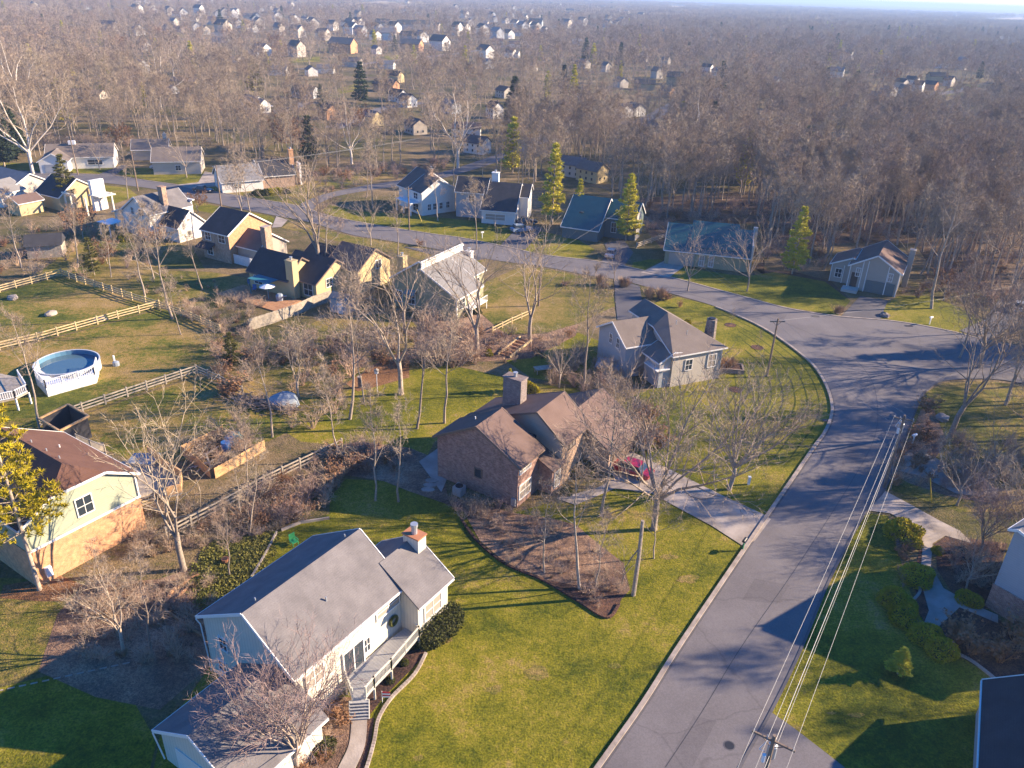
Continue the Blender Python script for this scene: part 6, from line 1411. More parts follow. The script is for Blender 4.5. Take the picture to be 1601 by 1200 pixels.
car((1158, 188), R(10), 'silver_paint', 'pale vehicle in a far clearing in the wood', 5.5, 2, 2, True)

# ================================================================ FAR HOUSES
far_kinds = {}
def far_mesh(wall, roof, shape):
    key = (wall, roof, shape)
    if key in far_kinds: return far_kinds[key]
    Lh, wd, ze, zr = {'g': (5.5, 4.2, 5.2, 8.0), 's': (7.5, 4.2, 4.6, 7.2), 'r': (9.5, 4.0, 2.9, 5.0), 't': (4.2, 3.6, 6.4, 9.4)}[shape]
    w = MB(); sec_ = [(-wd, 0), (wd, 0), (wd, ze), (0, zr), (-wd, ze)]
    w.add([(x, y, z) for x in (-Lh, Lh) for y, z in sec_], [(0, 1, 2, 3, 4), (9, 8, 7, 6, 5), (1, 6, 7, 2), (2, 7, 8, 3), (3, 8, 9, 4), (4, 9, 5, 0)])
    r = MB(); s_ = (zr - ze) / wd; e = .5
    for sg in (1, -1):
        P = [(-Lh - .4, 0, zr + .05), (-Lh - .4, sg * (wd + e), ze - s_ * e + .05), (Lh + .4, sg * (wd + e), ze - s_ * e + .05), (Lh + .4, 0, zr + .05)]
        if sg < 0: P = P[::-1]
        r.add([(x, y, z + .25) for x, y, z in P] + P, [(0, 1, 2, 3), (7, 6, 5, 4)] + [(i, 4 + i, 4 + (i + 1) % 4, (i + 1) % 4) for i in range(4)])
    win = []
    for u in (-Lh * .55, 0, Lh * .55):
        for z in ((1.6,) if ze < 3.5 else (1.6, 4.0)): win.append(MB().box((u, -wd - .03, z), (.85, .1, 1.1)))
    for u in (-wd * .4, wd * .4): win.append(MB().box((Lh + .03, u, 1.7), (.1, .8, 1.1)))
    c = MB(); c.box((Lh * .4, wd * .3, zr * .55), (.9, .9, zr * 1.1)); far_kinds[key] = (w.mesh('wall', wall), r.mesh('roof', roof), [q.mesh('window', 'glass') for q in win], c.mesh('chimney', 'chimney_brick')); return far_kinds[key]
W_, B_, Tn, Y_, G_, O_b = 'white_siding', 'grey_siding', 'beige_siding', 'yellow_siding', 'sage_board', 'orange_brick'
rg, rb_, rt, rd, rp = 'shingle_grey', 'shingle_brown', 'shingle_tan', 'shingle_dark', 'shingle_pale'
FAR = [  # px x, px y of the base, width in px, wall, roof, shape, label
 (230, 78, 9, W_, rt, 'g', 'white gabled house alone left of the far bare wood'), (392, 92, 22, B_, rg, 's', 'blue-grey house at the far lawn left of the white bungalow row'), (362, 96, 24, W_, rt, 'r', 'low white house with a pale car in the far left wood'), (220, 112, 20, B_, rg, 'g', 'grey gabled house hidden in the left wood'), (140, 153, 42, Tn, rt, 'r', 'long pale yellow low house in the left wood'), (255, 145, 42, B_, rg, 'r', 'long grey low house in the left wood'), (290, 132, 36, Y_, rt, 'r', 'low yellowish house behind the pale sycamores'), (397, 172, 26, W_, rp, 'g', 'white house behind the green conifer on the left'), (172, 48, 22, 'tan_siding', rb_, 's', 'brown-roofed low house far in the left wood'), (288, 30, 17, W_, rb_, 't', 'tall white gable over a red brick base, far left'), (312, 20, 18, W_, rd, 'g', 'white gable with blue-grey roof, far left'), (335, 38, 18, Tn, rb_, 's', 'tan brick-fronted house far left'), (350, 50, 24, Tn, rd, 'g', 'tan gable beside a dark roof, far left middle'), (346, 66, 22, B_, rp, 's', 'pale blue low house below the tan gable, far left'),
 (352, 26, 14, Tn, rb_, 'g', None), (364, 28, 16, W_, rg, 'g', None), (265, 23, 12, Tn, rb_, 'g', None), (242, 22, 10, Tn, rg, 'g', None), (215, 20, 14, W_, rt, 'g', None), (306, 6, 10, W_, rg, 'g', None), (262, 5, 9, W_, rg, 'g', None), (254, 6, 9, W_, rt, 'g', None), (230, 5, 8, W_, rt, 'g', None), (214, 7, 8, W_, rt, 'g', None), (55, 17, 14, Tn, rt, 'g', None), (133, 14, 9, B_, rt, 'g', None), (390, 30, 14, Tn, rt, 's', None), (332, 6, 8, B_, rd, 'g', None),
 (405, 44, 16, Tn, rt, 'g', None), (434, 33, 14, W_, rt, 'g', None), (437, 55, 12, Tn, rt, 't', 'narrow tall tan house far left of the centre'), (460, 37, 14, W_, rt, 'g', None), (466, 58, 18, Tn, rt, 'g', 'tan gable half hidden by trees far left of the centre'), (489, 44, 16, Tn, rb_, 'g', None), (519, 47, 15, W_, rt, 'g', 'small white gable by itself left of the dark roofs'), (506, 62, 17, Tn, rb_, 'g', 'tan gable in front of the small white gable'), (550, 53, 18, W_, rb_, 'g', 'white gable with brown roof left of the row of dark roofs'), (560, 42, 14, W_, rd, 'g', None), (560, 29, 12, Tn, rt, 'g', None), (539, 27, 10, Tn, rt, 's', None), (537, 82, 38, O_b, rt, 's', 'wide brick house with tan roof behind the grey house'), (465, 88, 18, Tn, rb_, 't', 'tall tan house on the far lawn'), (410, 86, 20, W_, rg, 'g', 'white house with grey roof at the far lawn, left'), (552, 104, 26, Tn, rt, 's', 'pale two-storey house with many windows on the far lawn'), (605, 107, 20, W_, rp, 's', 'white boxy house just above the yellow gable'), (618, 128, 20, Y_, rd, 'g', 'yellow gable with a dark roof on the far lawn'), (604, 142, 34, O_b, rd, 's', 'red brick house with a wide dark roof below the yellow gable'), (622, 158, 22, W_, rd, 'g', 'bright white gable right of the red brick house'), (637, 166, 19, W_, rb_, 'g', 'second bright white gable, just below the first'), (582, 195, 19, Y_, rg, 'g', 'cream gable standing in the middle wood'), (650, 208, 24, 'tan_siding', rb_, 'g', 'tan gable in the trees left of the white sycamore'), (705, 176, 24, B_, rp, 'g', 'pale blue gable above the white sycamore'), (773, 184, 20, W_, rd, 't', 'white gable with a brick chimney beside the dark evergreens'), (788, 152, 15, Tn, rb_, 'g', 'tan house behind the dark evergreens'), (515, 185, 27, O_b, rd, 'g', 'orange brick gable left in the middle wood'), (478, 152, 34, B_, rd, 's', 'blue-grey two-storey house with a white porch'), (487, 118, 16, W_, rt, 'g', None), (510, 114, 18, W_, rg, 's', 'white house by the far lawn, behind the blue-grey house'), (436, 117, 26, W_, rg, 's', 'pale house with dark openings behind the wood on the left'), (406, 175, 20, W_, rp, 'g', 'small white house with cars beside it in the left wood'),
 (600, 44, 38, B_, rd, 's', 'long dark blue roof, leftmost of the far row'), (634, 46, 26, B_, rd, 's', 'dark blue roofed house, second of the far row'), (660, 46, 26, W_, rd, 's', 'dark roofed house, third of the far row'), (617, 50, 16, W_, rd, 'g', 'white gable in front of the far row of dark roofs'), (604, 62, 32, W_, rg, 's', 'broad white-grey house in front of the dark-roofed row'), (587, 62, 14, W_, rb_, 'g', None), (640, 64, 24, B_, rd, 's', 'blue-shaded house below the dark-roofed row'), (659, 65, 17, W_, rg, 'g', 'white gable with an arched window below the dark-roofed row'), (684, 48, 8, Tn, rt, 't', None), (644, 80, 30, O_b, rt, 's', 'brick house with a tan roof facing the far field'), (688, 78, 30, W_, rb_, 'g', 'white gable with a pale brown roof right of the brick house'), (715, 55, 14, W_, rd, 't', 'tall white house block, left of the white pair'), (724, 52, 22, W_, rd, 'g', 'white gable under a dark roof, right of the white pair'), (754, 54, 27, W_, rd, 'g', 'large white gable with dark roof on the far right of the row'), (777, 60, 17, B_, rp, 'g', 'pale blue gable next to the large white gable'), (795, 60, 14, W_, rd, 'g', None), (759, 90, 20, W_, rb_, 'g', 'white house with brown roof in the far centre'), (761, 106, 17, B_, rp, 'g', 'grey-white gable below the brown-roofed white house'), (798, 90, 14, W_, rb_, 'g', None), (778, 70, 16, Tn, rb_, 's', None), (589, 84, 9, W_, rg, 'g', None), (746, 238, 20, W_, rb_, 'g', 'white shed-like gable by the side road'), (730, 212, 20, W_, rb_, 's', 'low brown-roofed house behind the white sycamore'),
 (802, 90, 12, W_, rp, 's', None), (804, 74, 10, W_, rb_, 's', None), (810, 56, 14, W_, rt, 's', None), (836, 55, 9, O_b, rt, 't', None), (851, 54, 8, W_, rt, 't', None), (885, 43, 15, Tn, rb_, 'g', None), (868, 43, 10, Tn, rb_, 's', None), (838, 41, 20, B_, rd, 's', None), (925, 44, 13, Tn, rd, 's', None), (971, 37, 10, W_, rp, 'g', None), (987, 30, 8, W_, rd, 'g', None), (1041, 56, 16, W_, rp, 's', None), (1097, 61, 7, W_, rt, 'g', None), (1112, 61, 7, W_, rt, 'g', None), (1175, 68, 8, W_, rt, 'g', None), (955, 71, 11, Tn, rb_, 's', None), (1006, 70, 12, O_b, rt, 's', None), (1025, 72, 9, Tn, rb_, 's', None), (1057, 78, 13, W_, rt, 's', 'white low house in the wood right of the centre'), (1110, 76, 12, B_, rp, 's', None), (1125, 78, 9, Tn, rt, 's', None), (902, 70, 14, B_, rp, 's', None), (1007, 96, 6, Tn, rt, 't', None), (1026, 122, 13, Tn, rt, 't', 'tall pale gable rising out of the wood right of the centre'), (970, 136, 16, Tn, rt, 'g', 'tan house behind trunks right of the centre'), (947, 112, 8, Tn, rt, 't', None), (1040, 104, 8, Tn, rt, 't', None), (1042, 152, 12, O_b, rb_, 'g', 'small orange gable in the wood right of the centre'), (1007, 140, 30, G_, rd, 's', 'dark blue roof in the wood right of the centre, left one'), (1062, 132, 36, G_, rd, 's', 'dark blue roof in the wood right of the centre, right one'), (1122, 118, 9, W_, rt, 'g', 'white gable beside the far green clearing, left one'), (1140, 118, 9, W_, rt, 'g', 'white gable beside the far green clearing, right one'), (1105, 112, 9, W_, rd, 'g', None), (932, 172, 14, W_, rt, 'g', 'small white gable left of the white two-block house'), (973, 182, 20, W_, rt, 'g', 'white two-block house in the wood, larger block'), (993, 180, 11, W_, rt, 'g', 'white two-block house in the wood, smaller block'), (910, 158, 7, W_, rt, 't', None), (850, 195, 34, 'tan_siding', rb_, 'r', 'long low brown-roofed house by the wires in the wood'), (888, 200, 18, Tn, rt, 'g', 'tan gable right of the long low brown-roofed house'), (1012, 208, 32, Tn, rg, 's', 'pale house with a grey roof deep in the wood'), (1010, 236, 24, 'tan_siding', rt, 'g', 'tan wall glimpsed below the grey roof in the wood'), (1187, 208, 17, Tn, rt, 'g', 'tan house glimpsed in the right wood'), (897, 274, 22, Tn, rg, 'g', 'tan house behind the trunks above the blue-green roof'), (925, 282, 30, Y_, rt, 'g', 'yellowish wall glimpsed behind trunks right of the tall pine'), (830, 112, 14, Tn, rb_, 'g', None), (912, 106, 16, Tn, rt, 'g', None), (1115, 154, 14, B_, rp, 'g', None),
 (1235, 80, 6, Tn, rt, 't', None), (1322, 93, 14, W_, rd, 'g', 'white gable with dark roof in the right-hand wood'), (1307, 120, 17, W_, rp, 'g', 'white gable among trunks in the right-hand wood'), (1240, 128, 12, B_, rp, 'g', None), (1210, 134, 12, B_, rp, 'g', None), (1387, 150, 17, Tn, rt, 'g', 'pale house at the left of the green clearing'), (1366, 162, 9, O_b, rt, 't', 'small reddish gable below the green clearing'), (1412, 150, 9, Tn, rb_, 't', 'tall narrow gable in the green clearing'), (1434, 143, 12, W_, rd, 't', 'bright white gable in the green clearing'), (1425, 132, 13, W_, rd, 'g', 'white gable behind the green clearing'), (1454, 140, 12, O_b, rd, 'g', 'brick gable right of the bright white gable'), (1408, 136, 9, Tn, rd, 'g', None), (1482, 134, 8, Tn, rd, 't', None), (1462, 128, 22, G_, rd, 's', 'dark blue roof at the right of the green clearing'), (1502, 108, 11, Tn, rp, 't', None), (1472, 106, 14, W_, rp, 's', None), (1585, 116, 16, B_, rp, 's', None), (1296, 228, 14, G_, 'shingle_teal', 's', 'small blue-green roof in the right-hand wood'), (1292, 264, 9, Tn, rd, 't', 'tall narrow tan gable in the right-hand wood'), (1320, 282, 34, B_, rp, 'r', 'pale blue-grey roof in the right-hand wood'), (1495, 212, 16, Tn, rt, 'g', 'tan house deep in the right-hand wood'), (1570, 70, 22, B_, rp, 's', None), (1532, 49, 9, W_, rp, 's', None), (1381, 96, 6, W_, rp, 'g', None), (1292, 20, 8, W_, rp, 'g', None), (1335, 32, 5, W_, rp, 'g', None), (1378, 32, 5, W_, rp, 'g', None), (1492, 27, 5, W_, rp, 'g', None), (1445, 54, 6, W_, rp, 'g', None), (1202, 16, 12, W_, rp, 's', None), (1480, 58, 6, Tn, rt, 'g', None), (1468, 70, 6, Tn, rt, 'g', None),
]
for i, (x, y, w) in enumerate(((691, 8, 5), (706, 9, 6), (630, 22, 12), (650, 28, 8), (740, 30, 12), (772, 34, 9), (790, 36, 9), (757, 40, 12), (762, 20, 7), (787, 21, 7), (799, 27, 7), (537, 4, 7), (432, 16, 6), (480, 18, 7), (466, 16, 5), (422, 15, 6), (815, 20, 6), (821, 28, 5), (842, 28, 5), (886, 12, 6), (874, 10, 5), (894, 10, 4), (907, 13, 7), (918, 12, 6), (932, 15, 6), (942, 15, 6), (905, 22, 6), (882, 27, 18), (968, 18, 5), (862, 9, 5), (1082, 6, 5), (1132, 12, 6), (700, 22, 7), (720, 24, 6), (660, 20, 8), (812, 14, 5), (835, 8, 5), (1002, 12, 5), (1030, 10, 6), (745, 12, 6))):
    FAR.append((x, y, w, (W_, B_, W_, Tn)[i % 4], (rd, rp, rg)[i % 3], 's' if w > 10 else 'g', None))
re_ = random.Random(99)
for i in range(95):
    x = re_.uniform(215, 1010); y = re_.uniform(4, 58) if x < 700 else re_.uniform(6, 48)
    if all((x - f[0]) ** 2 + (2.2 * (y - f[1])) ** 2 > 100 for f in FAR): FAR.append((x, y, 5 + y * .14 + re_.uniform(0, 3), re_.choice((W_, W_, W_, B_, Tn)), re_.choice((rd, rg, rp, rb_)), re_.choice('gggs'), None))
rf_ = random.Random(21); FARPOS = []
for (x, y, w, wl_, rf2, shp, lb) in FAR:
    gx, gy = G(x, y); half = {'g': 5.2, 's': 7.5, 'r': 9.5, 't': 4.0}[shp]; mpp = math.hypot(gx, gy, CAM_H) / FPX
    s = max(.62, min(1.2, w * mpp / (half * 2.05))); zs = 1.0 if shp != 'r' else 1.0
    ang = R(rf_.uniform(-62, -28)) if shp in 'gt' else R(rf_.uniform(-22, 8)); me = far_mesh(wl_, rf2, shp); d = math.hypot(gx, gy)
    side_ = 'left' if x < 530 else ('middle' if x < 900 else 'right')
    wn_ = {W_: 'white', B_: 'grey', Tn: 'tan', Y_: 'yellow', G_: 'dark', O_b: 'brick'}.get(wl_, 'tan')
    if lb: o = thing('house', lb, 'house', (gx, gy, 0), ang)
    else: o = thing('house', 'tiny %s house among bare trees near the horizon, %s part of the view' % (wn_, side_), 'house', (gx, gy, 0), ang, 'tiny %s houses near the horizon, %s' % (wn_, side_))
    o.scale = (s, s, s * (1.0 if d < 600 else 1.15)); use('wall', me[0], o); use('roof', me[1], o)
    if d < 400:
        for q in me[2]: use('window', q, o)
    if d < 700 and rf_.random() < .5: use('chimney', me[3], o)
    FARPOS.append((gx, gy, 9 * s)); KEEP.append((gx, gy, 10.5 * s))

# ================================================================ THE WOOD
rw = random.Random(2024)
CB = [(min(p[0] for p in c), max(p[0] for p in c), min(p[1] for p in c), max(p[1] for p in c), c) for c in CLEAR]
def is_clear(p, pad=0):
    for x0, x1, y0, y1, c in CB:
        if x0 <= p[0] <= x1 and y0 <= p[1] <= y1 and inside(p, c): return True
    return False
GRID = {}
for (x, y, r_) in KEEP: 
    for a in range(int((x - 100) // 40), int((x + 100) // 40) + 1):
        for b in range(int((y - 100) // 40), int((y + 100) // 40) + 1): GRID.setdefault((a, b), []).append((x, y, r_))
def blocked(p, view=34):
    for (x, y, r_) in GRID.get((int(p[0] // 40), int(p[1] // 40)), ()):
        dx, dy = p[0] - x, p[1] - y
        if dx * dx + dy * dy < r_ * r_: return 1.0
        # trees standing between the house and the street side are thinned, as yards are
        d = math.hypot(x, y); ux, uy = -x / d, -y / d; al = dx * ux + dy * uy; ac = abs(-dx * uy + dy * ux)
        if 0 < al < view and ac < r_ * .8: return .9
    return 0.0
wood_px = [[(1000, 330), (1035, 345), (1045, 395), (1040, 345), (1190, 345), (1197, 425), (1230, 420), (1295, 430), (1300, 385), (1425, 372), (1445, 455), (1500, 478), (1640, 465), (1700, 300), (1640, 180), (1100, 180), (840, 230), (840, 330), (905, 300)]]
WOOD = [GP(p) for p in wood_px]
openf = [GP(p) for p in ([(1372, 140), (1540, 128), (1540, 175), (1385, 192)], [(1285, 142), (1365, 136), (1365, 160), (1290, 165)], [(440, 92), (560, 84), (680, 80), (690, 92), (560, 100), (450, 100)], [(500, 140), (600, 130), (610, 150), (520, 152)])]
pts = []
def sp(y): return 8.2 if y < 420 else (9.0 if y < 900 else 11.5)
y = 128.0
while y < 1500:
    st_ = sp(y); xm = y * .74 + 25; x = -xm
    while x < xm:
        p = (x + rw.uniform(-.5, .5) * st_, y + rw.uniform(-.5, .5) * st_); x += st_
        inw = any(inside(p, w_) for w_ in WOOD); d = math.hypot(*p)
        if not inw and p[1] < 205 and p[0] < 20: keep_p = .30 if p[1] > 165 else .10
        elif not inw and p[1] < 175: keep_p = .12
        elif inw: keep_p = 1.0
        else: keep_p = .86 + .2 * math.sin(p[0] / 70 + 1.3) * math.sin(p[1] / 95)
        if 380 < p[1] < 1500 and p[0] < .10 * p[1]: keep_p *= .66
        if rw.random() > keep_p or is_clear(p): continue
        b = blocked(p, max(34, min(92, .23 * d)))
        if b and rw.random() < b - (.25 if inw else 0): continue
        if any(inside(p, o_) for o_ in openf): continue
        pts.append((p[0], p[1], d, inw))
    y += st_ * (1.0 if y > 260 else .92)
dense = []
for p in pts:      # close the dense wood up
    if p[3] and p[2] < 330:
        for _ in range(2):
            q = (p[0] + rw.uniform(-6, 6), p[1] + rw.uniform(-6, 6))
            if not is_clear(q) and blocked(q) < .5: dense.append((*q, math.hypot(*q), True))
for p in pts:
    if not p[3] and 200 < p[1] < 430 and rw.random() < (.6 if p[0] < -.30 * p[1] else .22):
        q = (p[0] + rw.uniform(-6, 6), p[1] + rw.uniform(-6, 6))
        if not is_clear(q) and blocked(q, 75) < .5: dense.append((*q, math.hypot(*q), False))
pts += dense
# woodland at the right-hand edge of the photo and just beyond it, whose shadows reach the road
for i in range(60):
    p = (rw.uniform(60, 118), rw.uniform(62, 116))
    px = topx(*p)
    if px[0] < 1560 or inside(p, road_poly) or blocked(p) or 54 < p[1] < 68: continue
    pts.append((*p, math.hypot(*p), False))
for i in range(26):
    p = (rw.uniform(58, 80), rw.uniform(60, 100))
    if topx(*p)[0] > 1600 and not inside(p, road_poly) and not blocked(p) and not 54 < p[1] < 68: pts.append((*p, math.hypot(*p), True))
for i in range(16):
    p = (rw.uniform(54, 92), rw.uniform(30, 64))
    if not blocked(p) and topx(*p)[0] > 1640 and not 54 < p[1] < 68: pts.append((*p, math.hypot(*p), False))
pts = [p for p in pts if all((p[0] - q[0]) ** 2 + (p[1] - q[1]) ** 2 > 9 for q in LABELLED)]
def vis(p): px = topx(p[0], p[1], 3); return -20 < px[0] < 1621 and px[1] < 1215
inview = sorted([p for p in pts if vis(p)], key=lambda p: p[2]); rest = [p for p in pts if not vis(p)]
NIND = 296 - len(TREES); near_, rest = inview[:NIND], rest + inview[NIND:]
def region(p):
    x, y = topx(*p[:2])
    if x > 1430 and y > 520: return 'grey-brown bare tree at the right-hand edge beyond the road bend', 'bare trees beyond the right end of the road bend'
    if x > 1190: return 'grey-brown bare tree in the dense wood behind the tan garage-fronted house', 'wood behind the tan garage-fronted house'
    if x > 1000: return 'grey-brown bare tree in the dense wood behind the long blue-green roof', 'wood behind the long blue-green roof'
    if x > 820: return 'grey-brown bare tree in the wood behind the layered pines', 'wood behind the layered pines'
    if x > 520: return 'grey-brown bare tree around the houses across the street and the side road', 'bare trees by the side road'
    return 'grey-brown bare tree along the left street and its low houses', 'bare trees along the left street'
for p in near_:
    lb, gr_ = region(p); kd = 'mid%d' % rw.choice((0, 1, 2, 3, 0, 1, 2, 3, 4)); h = rw.uniform(13.5, 19) if p[3] else rw.uniform(9.5, 15)
    if kd == 'mid4': h *= .78
    plant(kd, p, h, lb, group=gr_, wide=rw.uniform(.9, 1.15))
def scatter(name, label, pts_, variants, cat=None, kind='stuff', z=0.0):
    """one object: instances of the variant meshes at points carrying turn, size and variant number"""
    vc = bpy.data.collections.new(name + '_variants')
    for i, (nm, mes) in enumerate(variants):
        o = bpy.data.objects.new('v%02d_%s' % (i, nm), mes); vc.objects.link(o)
    me = bpy.data.meshes.new(name); me.from_pydata([(p[0], p[1], z) for p in pts_], [], [])
    for an, ty in (('turn', 'FLOAT_VECTOR'), ('size', 'FLOAT_VECTOR'), ('pick', 'INT')): me.attributes.new(an, ty, 'POINT')
    me.attributes['turn'].data.foreach_set('vector', np.array([(0, 0, p[2]) for p in pts_], dtype=np.float32).ravel())
    me.attributes['size'].data.foreach_set('vector', np.array([(p[3] * p[4], p[3] * p[4], p[3]) for p in pts_], dtype=np.float32).ravel())
    me.attributes['pick'].data.foreach_set('value', np.array([p[5] for p in pts_], dtype=np.int32))
    o = bpy.data.objects.new(name, me); COL.objects.link(o); tag(o, label, cat, kind=kind)
    ng = bpy.data.node_groups.new(name, 'GeometryNodeTree'); ng.interface.new_socket('Geometry', in_out='INPUT', socket_type='NodeSocketGeometry'); ng.interface.new_socket('Geometry', in_out='OUTPUT', socket_type='NodeSocketGeometry')
    N = ng.nodes; gi, go_ = N.new('NodeGroupInput'), N.new('NodeGroupOutput'); ip = N.new('GeometryNodeInstanceOnPoints'); ci = N.new('GeometryNodeCollectionInfo'); ci.inputs['Collection'].default_value = vc; ci.inputs['Separate Children'].default_value = True; ci.inputs['Reset Children'].default_value = True
    ng.links.new(gi.outputs[0], ip.inputs['Points']); ng.links.new(ci.outputs[0], ip.inputs['Instance']); ip.inputs['Pick Instance'].default_value = True
    for an, ty, sk in (('turn', 'FLOAT_VECTOR', 'Rotation'), ('size', 'FLOAT_VECTOR', 'Scale'), ('pick', 'INT', 'Instance Index')):
        a = N.new('GeometryNodeInputNamedAttribute'); a.data_type = ty; a.inputs['Name'].default_value = an; ng.links.new(a.outputs[0], ip.inputs[sk])
    ng.links.new(ip.outputs[0], go_.inputs[0]); md = o.modifiers.new('scatter', 'NODES'); md.node_group = ng; return o
# woodland meshes: mid-distance kinds joined to one mesh each, then coarser trees, then far clumps of trees
def joined(k, name):
    me = bpy.data.meshes.new(name); v, f, mi = [], [], []
    for j, src in enumerate((k.t, k.c)):
        o_ = len(v); v += [tuple(q.co) for q in src.vertices]; f += [tuple(i + o_ for i in q.vertices) for q in src.polygons]; mi += [j] * len(src.polygons); me.materials.append(src.materials[0])
    me.from_pydata(v, [], f); me.polygons.foreach_set('material_index', mi); me.update(); return me
def coarse(seed, H, form, nl, tw, tl, mt='twig'):
    t = Tree(seed, H, form, limbs=nl, n2=5, n3=3, n4=3, tw=tw, tl=tl, r0=.22, first=.42, spread=.3, sides=(4, 3, 3, 3)); return joined(Kind(t.T, t.C, 'bark', mt, H), 'bare_tree')
MT['twig_far'] = M_random('far_twigs', [(0, (.22, .165, .125)), (.3, (.31, .235, .17)), (.6, (.36, .28, .20)), (.85, (.28, .205, .16)), (1, (.40, .28, .18))], 1)
mids = [('tree', joined(K['mid%d' % i], 'bare_tree')) for i in range(5)]
cos_ = [('tree', coarse(200 + i, 16, 'tall' if i < 3 else 'broad', 10 if i < 3 else 6, .13, 1.9, 'twig_far')) for i in range(5)]
def clump(seed, n, R_, far):
    r = random.Random(seed); T, C = MB(), MB()
    for i in range(n):
        x, y, h = r.uniform(-R_, R_), r.uniform(-R_, R_), r.uniform(11, 18)
        T.tube([(x, y, -.5), (x, y, h * .6)], [.3, .15], 3, cap=False)
        for k in range(34):
            a, u = r.uniform(0, 6.28), r.random(); q = Vector((x + math.cos(a) * 3.6 * math.sqrt(r.random()), y + math.sin(a) * 3.6 * math.sqrt(r.random()), h * (.42 + .4 * u))); d = Vector((math.cos(a) * .5, math.sin(a) * .5, 1)).normalized() * r.uniform(2.2, 4); sd = d.cross(Vector((r.uniform(-1, 1), r.uniform(-1, 1), r.uniform(-.4, .4)))).normalized() * .22
            C.add([q - sd, q + sd, q + d], [(0, 1, 2)])
    return joined(Kind(T, C, 'bark', 'twig_far', 16), 'tree_clump')
clumps = [('clump', clump(300 + i, 16, 17, 1)) for i in range(5)]
T_m, C_m = make_pine(401, 15, 3.4, 13, 5, .1, 7, .9, .5, -.25); far_pine = joined(Kind(T_m, C_m, 'bark', 'needles_dark', 15), 'conifer')
T_m, C_m = make_pine(402, 15, 3.0, 12, 5, .1, 7, .9, .5, -.15); far_pine2 = joined(Kind(T_m, C_m, 'bark', 'needles', 15), 'conifer')
W = []
for p in rest:
    z_ = rw.random()
    if z_ < .035: W.append((p[0], p[1], rw.uniform(0, 6.28), rw.uniform(.6, 1.1) if z_ < .022 else rw.uniform(1.0, 1.7), 1.0, 15 if z_ < .011 else (16 if z_ < .022 else 17)))
    elif p[2] < 430: k = rw.randrange(5); W.append((p[0], p[1], rw.uniform(0, 6.28), rw.uniform(.68, 1.08) * (.8 if k == 4 else 1), rw.uniform(.9, 1.15), k))
    else: k = 5 + rw.randrange(5); q_ = 1.0 if p[0] > .10 * p[1] and p[2] < 900 else .92; W.append((p[0], p[1], rw.uniform(0, 6.28), rw.uniform(.60, 1.0) * q_, rw.uniform(.95, 1.3), k))
y = 1500.0
while y < 5200:
    st_ = 30 if y < 2600 else 42; xm = y * .75 + 60; x = -xm
    while x < xm:
        p = (x + rw.uniform(-.5, .5) * st_, y + rw.uniform(-.5, .5) * st_); x += st_
        fade = 1.0 if y < 3400 else max(0, 1 - (y - 3400) / 2200) * (1.0 if p[0] < .35 * p[1] else .75)
        if rw.random() > (.62 if p[1] < 2800 and p[0] < .15 * p[1] else .86) * fade or is_clear(p): continue
        if any((p[0] - q[0]) ** 2 + (p[1] - q[1]) ** 2 < 30 ** 2 or (abs(p[0] - q[0] * p[1] / q[1]) < 14 and 0 < q[1] - p[1] < 70) for q in FARPOS if abs(p[1] - q[1]) < 75): continue
        W.append((p[0], p[1], rw.uniform(0, 6.28), rw.uniform(.62, .95), 1.15 if st_ == 30 else 1.35, 10 + rw.randrange(5)))
    y += st_
scatter('woodland', 'bare brown-grey woodland stretching back from the houses to the horizon', W, mids + cos_ + clumps + [('pine', far_pine), ('pine', far_pine2), ('oak', joined(K['oak'], 'oak'))], 'woodland')
# undergrowth: bare brush in the strips the photo shows
U = []; sh_v = [('brush', K['shrub%d' % i].c) for i in range(3)] + [('brush', K['rust_shrub'].c), ('weeds', make_tuft(140, .7, 90, .7, .03).mesh('weeds', 'straw'))]
def brush(px, n, hs=(.5, 1.1), ks=(0, 1, 2, 3, 4)):
    n = int(n * .75); P_ = GP(px); xs_, ys_ = [q[0] for q in P_], [q[1] for q in P_]; c = 0
    for _ in range(n * 8):
        p = (rw.uniform(min(xs_), max(xs_)), rw.uniform(min(ys_), max(ys_)))
        if inside(p, P_): U.append((*p, rw.uniform(0, 6.28), rw.uniform(*hs), rw.uniform(.9, 1.4), rw.choice(ks))); c += 1
        if c >= n: break
brush([(640, 768), (725, 800), (790, 878), (900, 932), (945, 960), (972, 920), (930, 850), (860, 812), (760, 795), (700, 790)], 110, (.28, .62), (0, 0, 2, 2, 4))
brush([(700, 785), (800, 800), (790, 830), (740, 835)], 22, (.5, .9), (0, 1, 2))
brush([(430, 830), (515, 800), (515, 775), (540, 745), (590, 715), (530, 700), (470, 740), (400, 775), (320, 820), (300, 850), (400, 850)], 150, (.5, 1.15), (0, 0, 1, 2, 3))
brush([(500, 700), (590, 690), (640, 735), (600, 745), (540, 740)], 40, (.5, 1.0), (0, 1, 3))
brush([(400, 560), (470, 520), (560, 530), (640, 500), (700, 510), (800, 520), (900, 525), (850, 560), (740, 575), (640, 575), (560, 590), (470, 590)], 200, (.5, 1.25), (0, 0, 1, 2, 3, 4))
brush([(400, 560), (470, 520), (560, 530), (640, 500), (700, 510), (760, 520), (740, 575), (640, 575), (560, 590), (470, 590)], 46, (1.2, 2.3), (0, 0, 2))
brush([(440, 600), (540, 590), (560, 640), (480, 680), (400, 700), (330, 720), (300, 690)], 30, (.6, 1.6), (0, 0, 2))
brush([(330, 540), (420, 560), (430, 600), (350, 620)], 26, (.7, 1.7), (0, 2, 3))
brush([(250, 470), (330, 470), (420, 470), (400, 500), (390, 540), (320, 520)], 110, (.5, 1.0), (0, 2, 2, 4))
